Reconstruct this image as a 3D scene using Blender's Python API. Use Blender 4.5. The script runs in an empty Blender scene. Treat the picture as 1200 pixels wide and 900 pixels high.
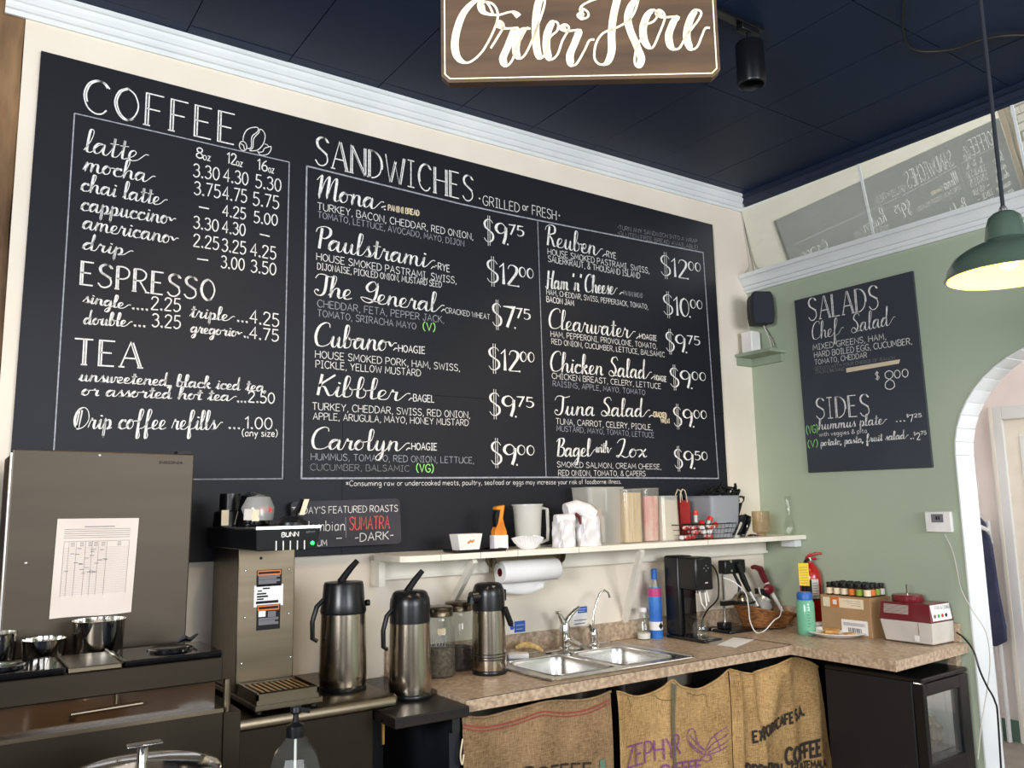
import bpy, bmesh, math, random
import numpy as np
from mathutils import Vector, Matrix
random.seed(7)
C = bpy.context.scene.collection
PI = math.pi
sc = bpy.context.scene

# ------------------------------------------------------------------ camera
CAM = np.array([0.0, 0.0, 1.55]); FPX = 979.82
YAW, PITCH, ROLL = 0.60186, 0.14637, -0.01912
def cam_axes():
    cy, sy, cp, sp = math.cos(YAW), math.sin(YAW), math.cos(PITCH), math.sin(PITCH)
    f = np.array([sy*cp, cy*cp, sp]); r = np.array([cy, -sy, 0.0]); u = np.cross(r, f)
    return (r*math.cos(ROLL)+u*math.sin(ROLL), -r*math.sin(ROLL)+u*math.cos(ROLL), f)
AX = cam_axes()
cd = bpy.data.cameras.new('camera'); cam = bpy.data.objects.new('camera', cd); C.objects.link(cam)
cd.sensor_width = 36; cd.lens = 36*FPX/1200; cd.clip_start = 0.02
m = Matrix.Identity(4)
for i, a in enumerate((AX[0], AX[1], -AX[2])):
    for j in range(3): m[j][i] = a[j]
m.translation = Vector(CAM); cam.matrix_world = m
sc.camera = cam
# ------------------------------------------------------------------ world, lights, exposure
w = bpy.data.worlds.new('world'); sc.world = w; w.use_nodes = True
bg = w.node_tree.nodes['Background']; bg.inputs[0].default_value = (0.80, 0.90, 1.0, 1); bg.inputs[1].default_value = 1.1
sc.view_settings.view_transform = 'Standard'; sc.view_settings.look = 'None'
sc.view_settings.exposure = 0.0; sc.view_settings.gamma = 1.0; sc.view_settings.use_curve_mapping = False
try:
    sc.cycles.use_denoising = True; sc.cycles.max_bounces = 7; sc.cycles.diffuse_bounces = 4; sc.cycles.glossy_bounces = 4
    sc.cycles.transparent_max_bounces = 12; sc.cycles.caustics_reflective = False; sc.cycles.caustics_refractive = False
    sc.cycles.sample_clamp_indirect = 4.0
except Exception: pass
def area(name, loc, target, sx, sy, power, col):
    l = bpy.data.lights.new(name, 'AREA'); l.shape = 'RECTANGLE'; l.size = sx; l.size_y = sy; l.energy = power; l.color = col
    o = bpy.data.objects.new(name, l); C.objects.link(o); o.location = loc
    o.rotation_euler = (Vector(target)-Vector(loc)).to_track_quat('-Z', 'Y').to_euler(); return o
def spot(name, loc, target, power, col, size=70, rad=0.04, blend=.7):
    l = bpy.data.lights.new(name, 'SPOT'); l.energy = power; l.color = col; l.spot_size = math.radians(size); l.spot_blend = blend; l.shadow_soft_size = rad
    o = bpy.data.objects.new(name, l); C.objects.link(o); o.location = loc
    o.rotation_euler = (Vector(target)-Vector(loc)).to_track_quat('-Z', 'Y').to_euler(); return o
# daylight through the shop windows behind the camera (openings built in wall_front) and through the right-hand passage
area('daylight_front_right', (2.2, -3.9, 2.3), (2.6, 3.0, 3.1), 2.6, 1.6, 215, (0.93, 0.96, 1.0))
area('daylight_front_left', (-1.3, -3.9, 2.3), (1.4, 3.0, 3.2), 2.2, 1.6, 60, (0.95, 0.97, 1.0))
area('side_fill', (-2.9, -0.2, 2.2), (3.8, 1.6, 2.1), 2.4, 1.3, 375, (0.97, 0.98, 1.0))  # added fill to brighten the green wall; the left wall has no opening
area('daylight_passage', (4.9, 0.45, 2.7), (5.3, 3.0, 0.9), 1.2, 1.2, 42, (1.0, 0.97, 0.95))
# warm track heads over the work counter
spot('track_spot_counter', (2.55, 1.75, 3.20), (2.55, 3.05, 1.1), 58, (1.0, 0.78, 0.52), 80)
spot('track_spot_brewer', (0.75, 1.55, 3.20), (1.1, 3.1, 1.2), 36, (1.0, 0.70, 0.42), 75)

# ------------------------------------------------------------------ pixel rays to world points on known planes
def ray(px, py):
    return AX[0]*((px-600)/FPX) + AX[1]*((450-py)/FPX) + AX[2]
def onx(px, py, x): d = ray(px, py); return CAM + d*(x/d[0])
def ony(px, py, y): d = ray(px, py); return CAM + d*(y/d[1])
def onz(px, py, z): d = ray(px, py); return CAM + d*((z-CAM[2])/d[2])

DA, XB, ZC, ZCEIL = 3.16, 3.86, 0.91, 3.35

# ------------------------------------------------------------------ materials
def lin(c): c = c/255.0; return c/12.92 if c <= .04045 else ((c+.055)/1.055)**2.4
MATS = {}
def mat(name, rgb, rough=.6, metal=0., rgb2=None, scale=8., detail=4., bump=0., bscale=None, stretch=(1, 1, 1), alpha=1., trans=0., emit=0., spec=.5, ior=1.45, coat=0., lo=.35, hi=.65, noise='NOISE', aniso=0.):
    if name in MATS: return MATS[name]
    m = bpy.data.materials.new(name); m.use_nodes = True; nt = m.node_tree; b = nt.nodes['Principled BSDF']
    col = tuple(lin(v) for v in rgb)+(1,)
    b.inputs['Base Color'].default_value = col; b.inputs['Roughness'].default_value = rough; b.inputs['Metallic'].default_value = metal
    b.inputs['Alpha'].default_value = alpha; b.inputs['Transmission Weight'].default_value = trans; b.inputs['IOR'].default_value = ior
    b.inputs['Specular IOR Level'].default_value = spec; b.inputs['Coat Weight'].default_value = coat
    if emit: b.inputs['Emission Color'].default_value = col; b.inputs['Emission Strength'].default_value = emit
    tc = nt.nodes.new('ShaderNodeTexCoord'); mp = nt.nodes.new('ShaderNodeMapping'); mp.inputs['Scale'].default_value = stretch
    nt.links.new(tc.outputs['Object'], mp.inputs['Vector'])
    n = nt.nodes.new('ShaderNodeTexNoise'); n.inputs['Scale'].default_value = scale; n.inputs['Detail'].default_value = detail
    nt.links.new(mp.outputs[0], n.inputs['Vector'])
    if rgb2 is None: rgb2 = tuple(max(0, v*.94) for v in rgb)
    r = nt.nodes.new('ShaderNodeValToRGB'); r.color_ramp.elements[0].position = lo; r.color_ramp.elements[1].position = hi
    r.color_ramp.elements[0].color = tuple(lin(v) for v in rgb2)+(1,); r.color_ramp.elements[1].color = col
    nt.links.new(n.outputs['Fac'], r.inputs[0]); nt.links.new(r.outputs[0], b.inputs['Base Color'])
    if bump:
        n2 = nt.nodes.new('ShaderNodeTexNoise'); n2.inputs['Scale'].default_value = bscale or scale*4; nt.links.new(mp.outputs[0], n2.inputs['Vector'])
        bp = nt.nodes.new('ShaderNodeBump'); bp.inputs['Strength'].default_value = bump; bp.inputs['Distance'].default_value = .004
        nt.links.new(n2.outputs['Fac'], bp.inputs['Height']); nt.links.new(bp.outputs[0], b.inputs['Normal'])
    MATS[name] = m; return m
M = dict(
 wall=mat('cream_paint', (236, 226, 210), .75, rgb2=(228, 217, 200), scale=2.5, bump=.15, bscale=40),
 trimw=mat('white_trim_paint', (226, 230, 230), .45, rgb2=(216, 221, 222), scale=3),
 green=mat('sage_green_paint', (170, 182, 160), .7, rgb2=(165, 177, 155), scale=1.6, bump=.1, bscale=50),
 ledgegreen=mat('sage_shelf_paint', (150, 164, 142), .6),
 ceil=mat('navy_black_ceiling', (27, 41, 68), .5, rgb2=(23, 36, 60), scale=2.0, bump=.1, bscale=10, spec=.25),
 ceilgap=mat('ceiling_gap', (6, 7, 10), .8),
 ceiltrim=mat('navy_trim', (28, 38, 58), .4),
 roomdark=mat('brown_room_paint', (92, 78, 64), .8),
 sboard=mat('sheen_blue_black_chalkboard', (60, 65, 74), .45, rgb2=(53, 58, 66), scale=1.6),  # lighter bluish tone puts the board's sheen into its colour
 floor=mat('grey_concrete', (150, 142, 134), .5, rgb2=(130, 122, 115), scale=4),
 pink=mat('pinkish_white_paint', (242, 235, 232), .7, rgb2=(229, 220, 216), scale=2),
 board=mat('chalkboard', (30, 31, 38), .5, rgb2=(23, 24, 30), scale=1.6, detail=8, lo=.3, hi=.75, bump=.06, bscale=60, spec=.3),
 chalk=mat('chalk_white', (246, 244, 240), .9, rgb2=(205, 204, 203), scale=90, lo=.3, hi=.6),
 chalkdim=mat('chalk_faded', (150, 150, 152), .9, rgb2=(105, 106, 110), scale=80, lo=.3, hi=.6),
 chalkline=mat('chalk_line', (170, 173, 182), .9, rgb2=(130, 133, 142), scale=60, lo=.3, hi=.6),
 chalkgreen=mat('chalk_green', (170, 240, 140), .9, rgb2=(140, 210, 115), scale=80),
 chalkred=mat('chalk_red', (226, 104, 92), .9, rgb2=(180, 70, 66), scale=80),
 chalkcream=mat('chalk_cream', (240, 222, 190), .9),
 tape=mat('masking_tape', (226, 208, 178), .7),
 cream_ink=mat('cream_paint_ink', (246, 236, 208), .7, rgb2=(210, 196, 165), scale=70, stretch=(3, 3, .4), lo=.35, hi=.55),
 signwood=mat('stained_sign_wood', (98, 76, 54), .5, rgb2=(70, 54, 42), scale=4, stretch=(1, 1, 9), detail=8, lo=.3, hi=.7),
 signedge=mat('sign_edge_wood', (84, 60, 40), .6),
 steel=mat('brushed_steel', (190, 178, 162), .20, 1., rgb2=(150, 140, 124), scale=14, stretch=(1, 1, .06)),
 steelh=mat('brushed_steel_horizontal', (118, 107, 90), .33, 1., rgb2=(104, 94, 78), scale=20, stretch=(.05, 1, 1)),
 steeldoor=mat('dull_steel_door', (76, 68, 57), .45, .6, rgb2=(71, 63, 53), scale=16, stretch=(.05, 1, 1)),
 steeldark=mat('dark_steel_panel', (52, 45, 35), .42, .8, rgb2=(46, 40, 31), scale=10, stretch=(.1, 1, 1)),
 sink=mat('sink_steel', (214, 212, 208), .27, 1., rgb2=(198, 196, 192), scale=12),
 chrome=mat('chrome', (225, 222, 216), .10, 1.),
 blackp=mat('black_plastic', (17, 18, 20), .28),
 blackm=mat('matte_black', (20, 20, 22), .55),
 blackgloss=mat('black_gloss', (10, 10, 12), .10, coat=.5),
 amberglass=mat('brown_tinted_panel', (62, 42, 24), .15, coat=.6, rgb2=(48, 32, 18), scale=3),
 counter=mat('speckled_laminate', (198, 176, 150), .38, rgb2=(160, 136, 114), scale=60, detail=10, lo=.38, hi=.62),
 darkwood=mat('black_stained_wood', (34, 28, 26), .35, rgb2=(24, 20, 19), scale=6, stretch=(.3, 2, 2)),
 undercab=mat('dark_cabinet', (26, 28, 33), .6),
 shelfw=mat('white_shelf_paint', (238, 234, 222), .5, rgb2=(228, 222, 208), scale=5),
 whitep=mat('white_plastic', (240, 238, 234), .35),
 paper=mat('white_paper', (242, 240, 238), .8, rgb2=(234, 232, 230), scale=6),
 sheetpaper=mat('warm_office_paper', (222, 210, 200), .85, rgb2=(212, 200, 190), scale=5),
 print_grey=mat('grey_print', (120, 118, 122), .9),
 ink=mat('black_ink', (22, 22, 24), .8),
 burlap=mat('burlap', (158, 130, 98), .95, rgb2=(106, 83, 58), scale=240, detail=3, bump=.8, bscale=420, stretch=(1, 1, 1)),
 burlap2=mat('golden_burlap', (182, 150, 104), .95, rgb2=(128, 100, 64), scale=230, detail=3, bump=.8, bscale=420),
 redstripe=mat('red_woven_stripe', (150, 78, 66), .95, rgb2=(128, 62, 52), scale=150),
 purpleink=mat('purple_sack_ink', (118, 66, 122), .95, rgb2=(150, 100, 130), scale=120, lo=.3, hi=.5),
 blackink=mat('black_sack_ink', (44, 38, 34), .95, rgb2=(84, 70, 52), scale=120, lo=.25, hi=.42),
 greyweave=mat('grey_green_stripe', (120, 122, 104), .95, rgb2=(96, 98, 84), scale=140),
 clear=mat('clear_plastic', (225, 228, 226), .22, alpha=.42, rgb2=(215, 218, 216)),
 frost=mat('frosted_plastic', (214, 216, 212), .4, alpha=.62, rgb2=(205, 207, 203)),
 glass=mat('clear_glass', (232, 238, 234), .05, alpha=.26, spec=.9, rgb2=(226, 232, 228)),
 amber=mat('smoky_amber_glass', (172, 146, 110), .08, alpha=.6, spec=.9),
 coffee=mat('coffee_beans', (66, 48, 38), .7, rgb2=(34, 24, 20), scale=70, bump=.8, bscale=90),
 grounds=mat('grey_beans', (104, 92, 76), .7, rgb2=(66, 58, 48), scale=70, bump=.8, bscale=90),
 tan=mat('wooden_stirrers', (232, 206, 164), .7, rgb2=(206, 176, 130), scale=30, stretch=(6, 6, .3)),
 pinkstuff=mat('pink_straws', (232, 150, 144), .6, rgb2=(236, 208, 190), scale=12, stretch=(3, 3, .6)),
 bagwhite=mat('crumpled_white_bag', (232, 230, 230), .7, rgb2=(222, 220, 222), scale=10, bump=.6, bscale=20),
 red=mat('red_paper', (170, 40, 36), .65, rgb2=(150, 32, 30), scale=8),
 redcap=mat('red_plastic', (214, 40, 36), .35),
 candy=mat('red_and_white_candy', (196, 60, 60), .45, rgb2=(226, 196, 190), scale=45, lo=.45, hi=.55),
 wire=mat('dark_wire', (52, 46, 42), .4, .7),
 greybin=mat('grey_translucent_bin', (150, 154, 158), .35, alpha=.86),
 orange=mat('orange_packet', (232, 150, 40), .5, rgb2=(206, 116, 24), scale=14),
 silver=mat('silver_metal', (200, 198, 194), .3, .9),
 blue=mat('blue_plastic', (44, 104, 190), .4),
 bluelabel=mat('blue_label', (58, 128, 206), .4, rgb2=(44, 100, 186), scale=12),
 pinklabel=mat('magenta_label', (196, 66, 120), .45),
 signblue=mat('blue_notice', (58, 100, 190), .5),
 mint=mat('mint_green_plastic', (104, 176, 142), .35, alpha=.93),
 extred=mat('fire_red_enamel', (176, 26, 26), .25, coat=.4),
 yellow=mat('yellow_tag', (240, 206, 40), .6),
 card=mat('brown_cardboard', (176, 142, 104), .8, rgb2=(164, 130, 92), scale=6),
 maroon=mat('maroon_plastic', (112, 26, 36), .3, coat=.3),
 lightgrey=mat('warm_grey_plastic', (206, 200, 190), .5),
 wicker=mat('wicker', (150, 98, 50), .7, rgb2=(96, 58, 28), scale=30, stretch=(1, 1, 5), bump=.8, bscale=60),
 bread=mat('toast', (222, 176, 110), .85, rgb2=(190, 130, 70), scale=30),
 plate=mat('white_ceramic', (238, 238, 236), .2),
 sponge=mat('tan_brush', (206, 178, 120), .9, rgb2=(170, 140, 90), scale=50),
 lampgreen=mat('dark_green_enamel', (78, 96, 84), .3, coat=.3),
 lampin=mat('lit_lamp_interior', (255, 238, 130), .6, emit=.75),
 bulb=mat('warm_bulb', (255, 236, 150), .5, emit=3),
 led=mat('green_led', (40, 255, 90), .5, emit=5),
 navy=mat('navy_apron_cloth', (62, 68, 96), .9, rgb2=(50, 56, 82), scale=8),
 brick=mat('whitewashed_brick', (206, 200, 188), .85, rgb2=(176, 166, 152), scale=12, bump=.5),
 mortar=mat('grey_mortar', (120, 112, 104), .95, rgb2=(104, 96, 88), scale=30),
 barn=mat('weathered_timber', (150, 118, 84), .85, rgb2=(84, 62, 44), scale=3.2, detail=10, stretch=(3, 3, .7), bump=.9, bscale=14, lo=.3, hi=.62),
 speaker=mat('black_speaker_cloth', (34, 38, 48), .8),
 stickerorange=mat('orange_warning_sticker', (216, 120, 50), .6),
 brass=mat('brass', (176, 136, 70), .35, .8),
 darkred=mat('dark_red_plastic', (104, 28, 34), .4),
 brownpaper=mat('brown_bag_paper', (150, 112, 72), .85),
 bagclear=mat('crinkled_clear_bag', (236, 226, 206), .25, alpha=.62, bump=1., bscale=30),
 baseg=mat('green_baseboard', (96, 128, 112), .6),
 curtaindark=mat('corner_shade_dark', (18, 20, 26), .7),  # near-black standing in for the shade under the corner worktop
)
def mirror_mat():
    m = bpy.data.materials.new('hazy_transom_mirror_glass'); m.use_nodes = True; nt = m.node_tree
    for n in list(nt.nodes): nt.nodes.remove(n)
    out = nt.nodes.new('ShaderNodeOutputMaterial'); g = nt.nodes.new('ShaderNodeBsdfGlossy'); g.inputs['Roughness'].default_value = .012
    g.inputs['Color'].default_value = (.93, .95, .90, 1)
    d = nt.nodes.new('ShaderNodeBsdfDiffuse'); d.inputs['Color'].default_value = (.62, .66, .55, 1)
    n = nt.nodes.new('ShaderNodeTexNoise'); n.inputs['Scale'].default_value = 1.8; n.inputs['Detail'].default_value = 8
    r = nt.nodes.new('ShaderNodeMapRange'); r.inputs['To Min'].default_value = .50; r.inputs['To Max'].default_value = .74
    nt.links.new(n.outputs['Fac'], r.inputs['Value'])
    mx = nt.nodes.new('ShaderNodeMixShader'); nt.links.new(r.outputs[0], mx.inputs[0]); nt.links.new(d.outputs[0], mx.inputs[1]); nt.links.new(g.outputs[0], mx.inputs[2])
    nt.links.new(mx.outputs[0], out.inputs[0]); return m
M['mirror'] = mirror_mat()
def thin(name, tint, haze=0., hazecol=(220, 222, 220), rough=.04):
    m = bpy.data.materials.new(name); m.use_nodes = True; nt = m.node_tree
    for n in list(nt.nodes): nt.nodes.remove(n)
    out = nt.nodes.new('ShaderNodeOutputMaterial'); t = nt.nodes.new('ShaderNodeBsdfTransparent'); t.inputs[0].default_value = tuple(lin(v) for v in tint)+(1,)
    d = nt.nodes.new('ShaderNodeBsdfDiffuse'); d.inputs[0].default_value = tuple(lin(v) for v in hazecol)+(1,)
    tl = nt.nodes.new('ShaderNodeBsdfTranslucent'); tl.inputs[0].default_value = tuple(lin(v) for v in hazecol)+(1,)
    m0 = nt.nodes.new('ShaderNodeMixShader'); m0.inputs[0].default_value = .15; nt.links.new(d.outputs[0], m0.inputs[1]); nt.links.new(tl.outputs[0], m0.inputs[2])
    m1 = nt.nodes.new('ShaderNodeMixShader'); m1.inputs[0].default_value = haze; nt.links.new(t.outputs[0], m1.inputs[1]); nt.links.new(m0.outputs[0], m1.inputs[2])
    g = nt.nodes.new('ShaderNodeBsdfGlossy'); g.inputs['Roughness'].default_value = rough
    lw = nt.nodes.new('ShaderNodeLayerWeight'); lw.inputs[0].default_value = .5; pw = nt.nodes.new('ShaderNodeMath'); pw.operation = 'POWER'; pw.inputs[1].default_value = 4.5; nt.links.new(lw.outputs['Facing'], pw.inputs[0])
    f = nt.nodes.new('ShaderNodeMapRange'); f.inputs['To Min'].default_value = .045; f.inputs['To Max'].default_value = .85; nt.links.new(pw.outputs[0], f.inputs['Value'])
    m2 = nt.nodes.new('ShaderNodeMixShader'); nt.links.new(f.outputs[0], m2.inputs[0]); nt.links.new(m1.outputs[0], m2.inputs[1]); nt.links.new(g.outputs[0], m2.inputs[2])
    nt.links.new(m2.outputs[0], out.inputs[0]); return m
def weave(name, hi, lo):
    m = bpy.data.materials.new(name); m.use_nodes = True; nt = m.node_tree; b = nt.nodes['Principled BSDF']; b.inputs['Roughness'].default_value = .95; b.inputs['Specular IOR Level'].default_value = .15
    tc = nt.nodes.new('ShaderNodeTexCoord'); ns = []
    for st in ((35, 35, 420), (420, 420, 35), (6, 6, 6)):
        mp = nt.nodes.new('ShaderNodeMapping'); mp.inputs['Scale'].default_value = st; n = nt.nodes.new('ShaderNodeTexNoise'); n.inputs['Scale'].default_value = 1.; n.inputs['Detail'].default_value = 2
        nt.links.new(tc.outputs['Object'], mp.inputs['Vector']); nt.links.new(mp.outputs[0], n.inputs['Vector']); ns.append(n)
    a = nt.nodes.new('ShaderNodeMath'); a.operation = 'ADD'; nt.links.new(ns[0].outputs['Fac'], a.inputs[0]); nt.links.new(ns[1].outputs['Fac'], a.inputs[1])
    a2 = nt.nodes.new('ShaderNodeMath'); a2.operation = 'MULTIPLY_ADD'; a2.inputs[1].default_value = .38; nt.links.new(a.outputs[0], a2.inputs[0])
    a3 = nt.nodes.new('ShaderNodeMath'); a3.operation = 'MULTIPLY'; a3.inputs[1].default_value = .24; nt.links.new(ns[2].outputs['Fac'], a3.inputs[0]); nt.links.new(a3.outputs[0], a2.inputs[2])
    r = nt.nodes.new('ShaderNodeValToRGB'); r.color_ramp.elements[0].position = .36; r.color_ramp.elements[1].position = .62
    r.color_ramp.elements[0].color = tuple(lin(v) for v in lo)+(1,); r.color_ramp.elements[1].color = tuple(lin(v) for v in hi)+(1,)
    nt.links.new(a2.outputs[0], r.inputs[0]); nt.links.new(r.outputs[0], b.inputs['Base Color'])
    bp = nt.nodes.new('ShaderNodeBump'); bp.inputs['Strength'].default_value = .6; bp.inputs['Distance'].default_value = .003; nt.links.new(a.outputs[0], bp.inputs['Height']); nt.links.new(bp.outputs[0], b.inputs['Normal'])
    return m
M['burlap'] = weave('brown_burlap_weave', (166, 138, 104), (98, 76, 52)); M['burlap2'] = weave('golden_burlap_weave', (196, 162, 112), (122, 94, 58))
M['glass'] = thin('clear_glass_thin', (246, 249, 246), .03)
M['clear'] = thin('clear_plastic_thin', (238, 240, 238), .40, (232, 232, 226), .15)
M['milky'] = thin('milky_canister_thin', (240, 240, 236), .36, (244, 242, 234), .2)
M['clearbox'] = thin('clear_box_thin', (242, 243, 240), .16, (236, 234, 226), .12)
M['frost'] = thin('frosted_plastic_thin', (236, 238, 234), .68, (236, 236, 228), .25)
M['amber'] = thin('smoky_amber_thin', (236, 222, 200), .34, (196, 176, 146))
M['bagclear'] = thin('clear_bag_thin', (238, 232, 220), .4, (228, 214, 190), .2)
M['greybin'] = thin('grey_bin_thin', (200, 204, 208), .75, (178, 182, 188), .25)
M['mint'] = thin('mint_bottle_thin', (150, 220, 190), .74, (140, 214, 180), .15)
M['dishglass'] = thin('dark_door_glass', (226, 228, 230), .04)

# ------------------------------------------------------------------ mesh builder
class MB:
    def __init__(s): s.v = []; s.f = []
    def add(s, vs, fs):
        k = len(s.v); s.v += [tuple(float(c) for c in v) for v in vs]; s.f += [tuple(k+i for i in f) for f in fs]; return s
    def box(s, x0, x1, y0, y1, z0, z1):
        x0, x1 = min(x0, x1), max(x0, x1); y0, y1 = min(y0, y1), max(y0, y1); z0, z1 = min(z0, z1), max(z0, z1)
        return s.add([(x0, y0, z0), (x1, y0, z0), (x1, y1, z0), (x0, y1, z0), (x0, y0, z1), (x1, y0, z1), (x1, y1, z1), (x0, y1, z1)],
                     [(0, 3, 2, 1), (4, 5, 6, 7), (0, 1, 5, 4), (1, 2, 6, 5), (2, 3, 7, 6), (3, 0, 4, 7)])
    def hexa(s, b, t):   # bottom quad, top quad (ccw from above)
        return s.add(list(b)+list(t), [(0, 3, 2, 1), (4, 5, 6, 7), (0, 1, 5, 4), (1, 2, 6, 5), (2, 3, 7, 6), (3, 0, 4, 7)])
    def slab(s, quad, off):  # quad of points extruded by off
        q = [np.array(p, float) for p in quad]; o = np.array(off, float); return s.hexa([p for p in q], [p+o for p in q])
    def lathe(s, prof, c=(0, 0, 0), n=24, axis=2, closed=False):
        k = len(s.v); cx = np.array(c, float)
        for r, h in prof:
            for i in range(n):
                a = 2*PI*i/n; p = [r*math.cos(a), r*math.sin(a), h]
                if axis == 0: p = [p[2], p[0], p[1]]
                elif axis == 1: p = [p[1], p[2], p[0]]
                s.v.append(tuple(float(q) for q in (cx+np.array(p))))
        for j in range(len(prof)-1):
            for i in range(n):
                a = k+j*n+i; b = k+j*n+(i+1) % n; s.f.append((a, b, b+n, a+n))
        if not closed:
            if prof[0][0] > 1e-6: s.f.append(tuple(k+i for i in range(n))[::-1])
            if prof[-1][0] > 1e-6: s.f.append(tuple(k+(len(prof)-1)*n+i for i in range(n)))
        return s
    def tube(s, pts, r, n=8, cap=True):
        P = [np.array(p, float) for p in pts]; k = len(s.v); N = len(P)
        rr = r if isinstance(r, (list, tuple)) else [r]*N
        up = None
        for i in range(N):
            t = P[min(i+1, N-1)]-P[max(i-1, 0)]; t /= (np.linalg.norm(t)+1e-12)
            if up is None: up = np.array([0, 0, 1.]) if abs(t[2]) < .9 else np.array([1., 0, 0])
            a = np.cross(t, up); a /= (np.linalg.norm(a)+1e-12); b = np.cross(a, t); up = b
            for j in range(n):
                q = 2*PI*j/n; s.v.append(tuple(float(c) for c in (P[i]+rr[i]*(a*math.cos(q)+b*math.sin(q)))))
        for i in range(N-1):
            for j in range(n):
                a = k+i*n+j; b = k+i*n+(j+1) % n; s.f.append((a, b, b+n, a+n))
        if cap: s.f.append(tuple(k+j for j in range(n))[::-1]); s.f.append(tuple(k+(N-1)*n+j for j in range(n)))
        return s
    def bar(s, p0, p1, w, h, up=(0, 0, 1)):   # rectangular bar between two points
        p0, p1, up = np.array(p0, float), np.array(p1, float), np.array(up, float)
        t = p1-p0; t /= np.linalg.norm(t); a = np.cross(t, up); a /= np.linalg.norm(a); b = np.cross(a, t); a = a*w/2; b = b*h/2
        return s.hexa([p0-a-b, p0+a-b, p1+a-b, p1-a-b], [p0-a+b, p0+a+b, p1+a+b, p1-a+b])
    def grid(s, fn, nu, nv):
        k = len(s.v)
        for j in range(nv+1):
            for i in range(nu+1): s.v.append(tuple(float(c) for c in fn(i/nu, j/nv)))
        for j in range(nv):
            for i in range(nu): a = k+j*(nu+1)+i; s.f.append((a, a+1, a+nu+2, a+nu+1))
        return s
    def sph(s, c, r, n=12, sc_=(1, 1, 1)):
        prof = [(max(1e-7, r*math.sin(PI*i/(n//2+2))), -r*math.cos(PI*i/(n//2+2))) for i in range(n//2+3)]
        k = len(s.v); s.lathe([(a, b) for a, b in prof], (0, 0, 0), n, closed=True)
        for i in range(k, len(s.v)): v = s.v[i]; s.v[i] = (c[0]+v[0]*sc_[0], c[1]+v[1]*sc_[1], c[2]+v[2]*sc_[2])
        return s
    def prism(s, poly, axis, a, b):   # poly in the two other axes, extruded along axis from a to b
        def P(u, v, t): return {0: (t, u, v), 1: (u, t, v), 2: (u, v, t)}[axis]
        n = len(poly); s.add([P(u, v, a) for u, v in poly]+[P(u, v, b) for u, v in poly],
                             [tuple(range(n))[::-1], tuple(range(n, 2*n))]+[(i, (i+1) % n, n+(i+1) % n, n+i) for i in range(n)])
        return s
def link(name, mb, material, parent=None, loc=None, world=False, smooth=True, bevel=0, solid=0, rot=None):
    me = bpy.data.meshes.new(name); vs = mb.v
    if world and parent is not None:
        base = parent.location if parent.parent is None else parent.location+parent.parent.location
        vs = [(v[0]-base[0], v[1]-base[1], v[2]-base[2]) for v in vs]
    me.from_pydata(vs, [], mb.f)
    bm = bmesh.new(); bm.from_mesh(me); bmesh.ops.recalc_face_normals(bm, faces=bm.faces); bm.to_mesh(me); bm.free()
    me.materials.append(M[material] if isinstance(material, str) else material)
    o = bpy.data.objects.new(name, me); C.objects.link(o)
    if parent is not None: o.parent = parent
    if loc is not None: o.location = loc
    if rot is not None: o.rotation_euler = rot
    if smooth:
        me.shade_smooth()
        try: me.set_sharp_from_angle(angle=math.radians(38))
        except Exception: pass
    if bevel:
        b = o.modifiers.new('bevel', 'BEVEL'); b.width = bevel; b.segments = 2; b.limit_method = 'ANGLE'; b.angle_limit = math.radians(40)
    if solid:
        b = o.modifiers.new('solid', 'SOLIDIFY'); b.thickness = solid
    return o
def thing(name, label, cat, loc=(0, 0, 0), rz=0., group=None, rot=None):
    o = bpy.data.objects.new(name, None); C.objects.link(o); o.empty_display_size = .05
    o.location = [float(v) for v in loc]; o.rotation_euler = rot or (0, 0, rz); o['label'] = label; o['category'] = cat
    if group: o['group'] = group
    return o
def tag(o, label, cat, group=None):
    o['label'] = label; o['category'] = cat
    if group: o['group'] = group
    return o
def struct(name, mb, material, parent=None, **k):
    o = link(name, mb, material, parent, **k)
    if parent is None: o['kind'] = 'structure'
    return o
def copy_thing(root, loc, rz, label, group=None):
    r = root.copy(); C.objects.link(r); r.location = loc; r.rotation_euler = (0, 0, rz); r['label'] = label
    if group: r['group'] = group
    for ch in list(root.children):
        c = ch.copy(); C.objects.link(c); c.parent = r
        for g in list(ch.children): d = g.copy(); C.objects.link(d); d.parent = c
    return r

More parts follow.
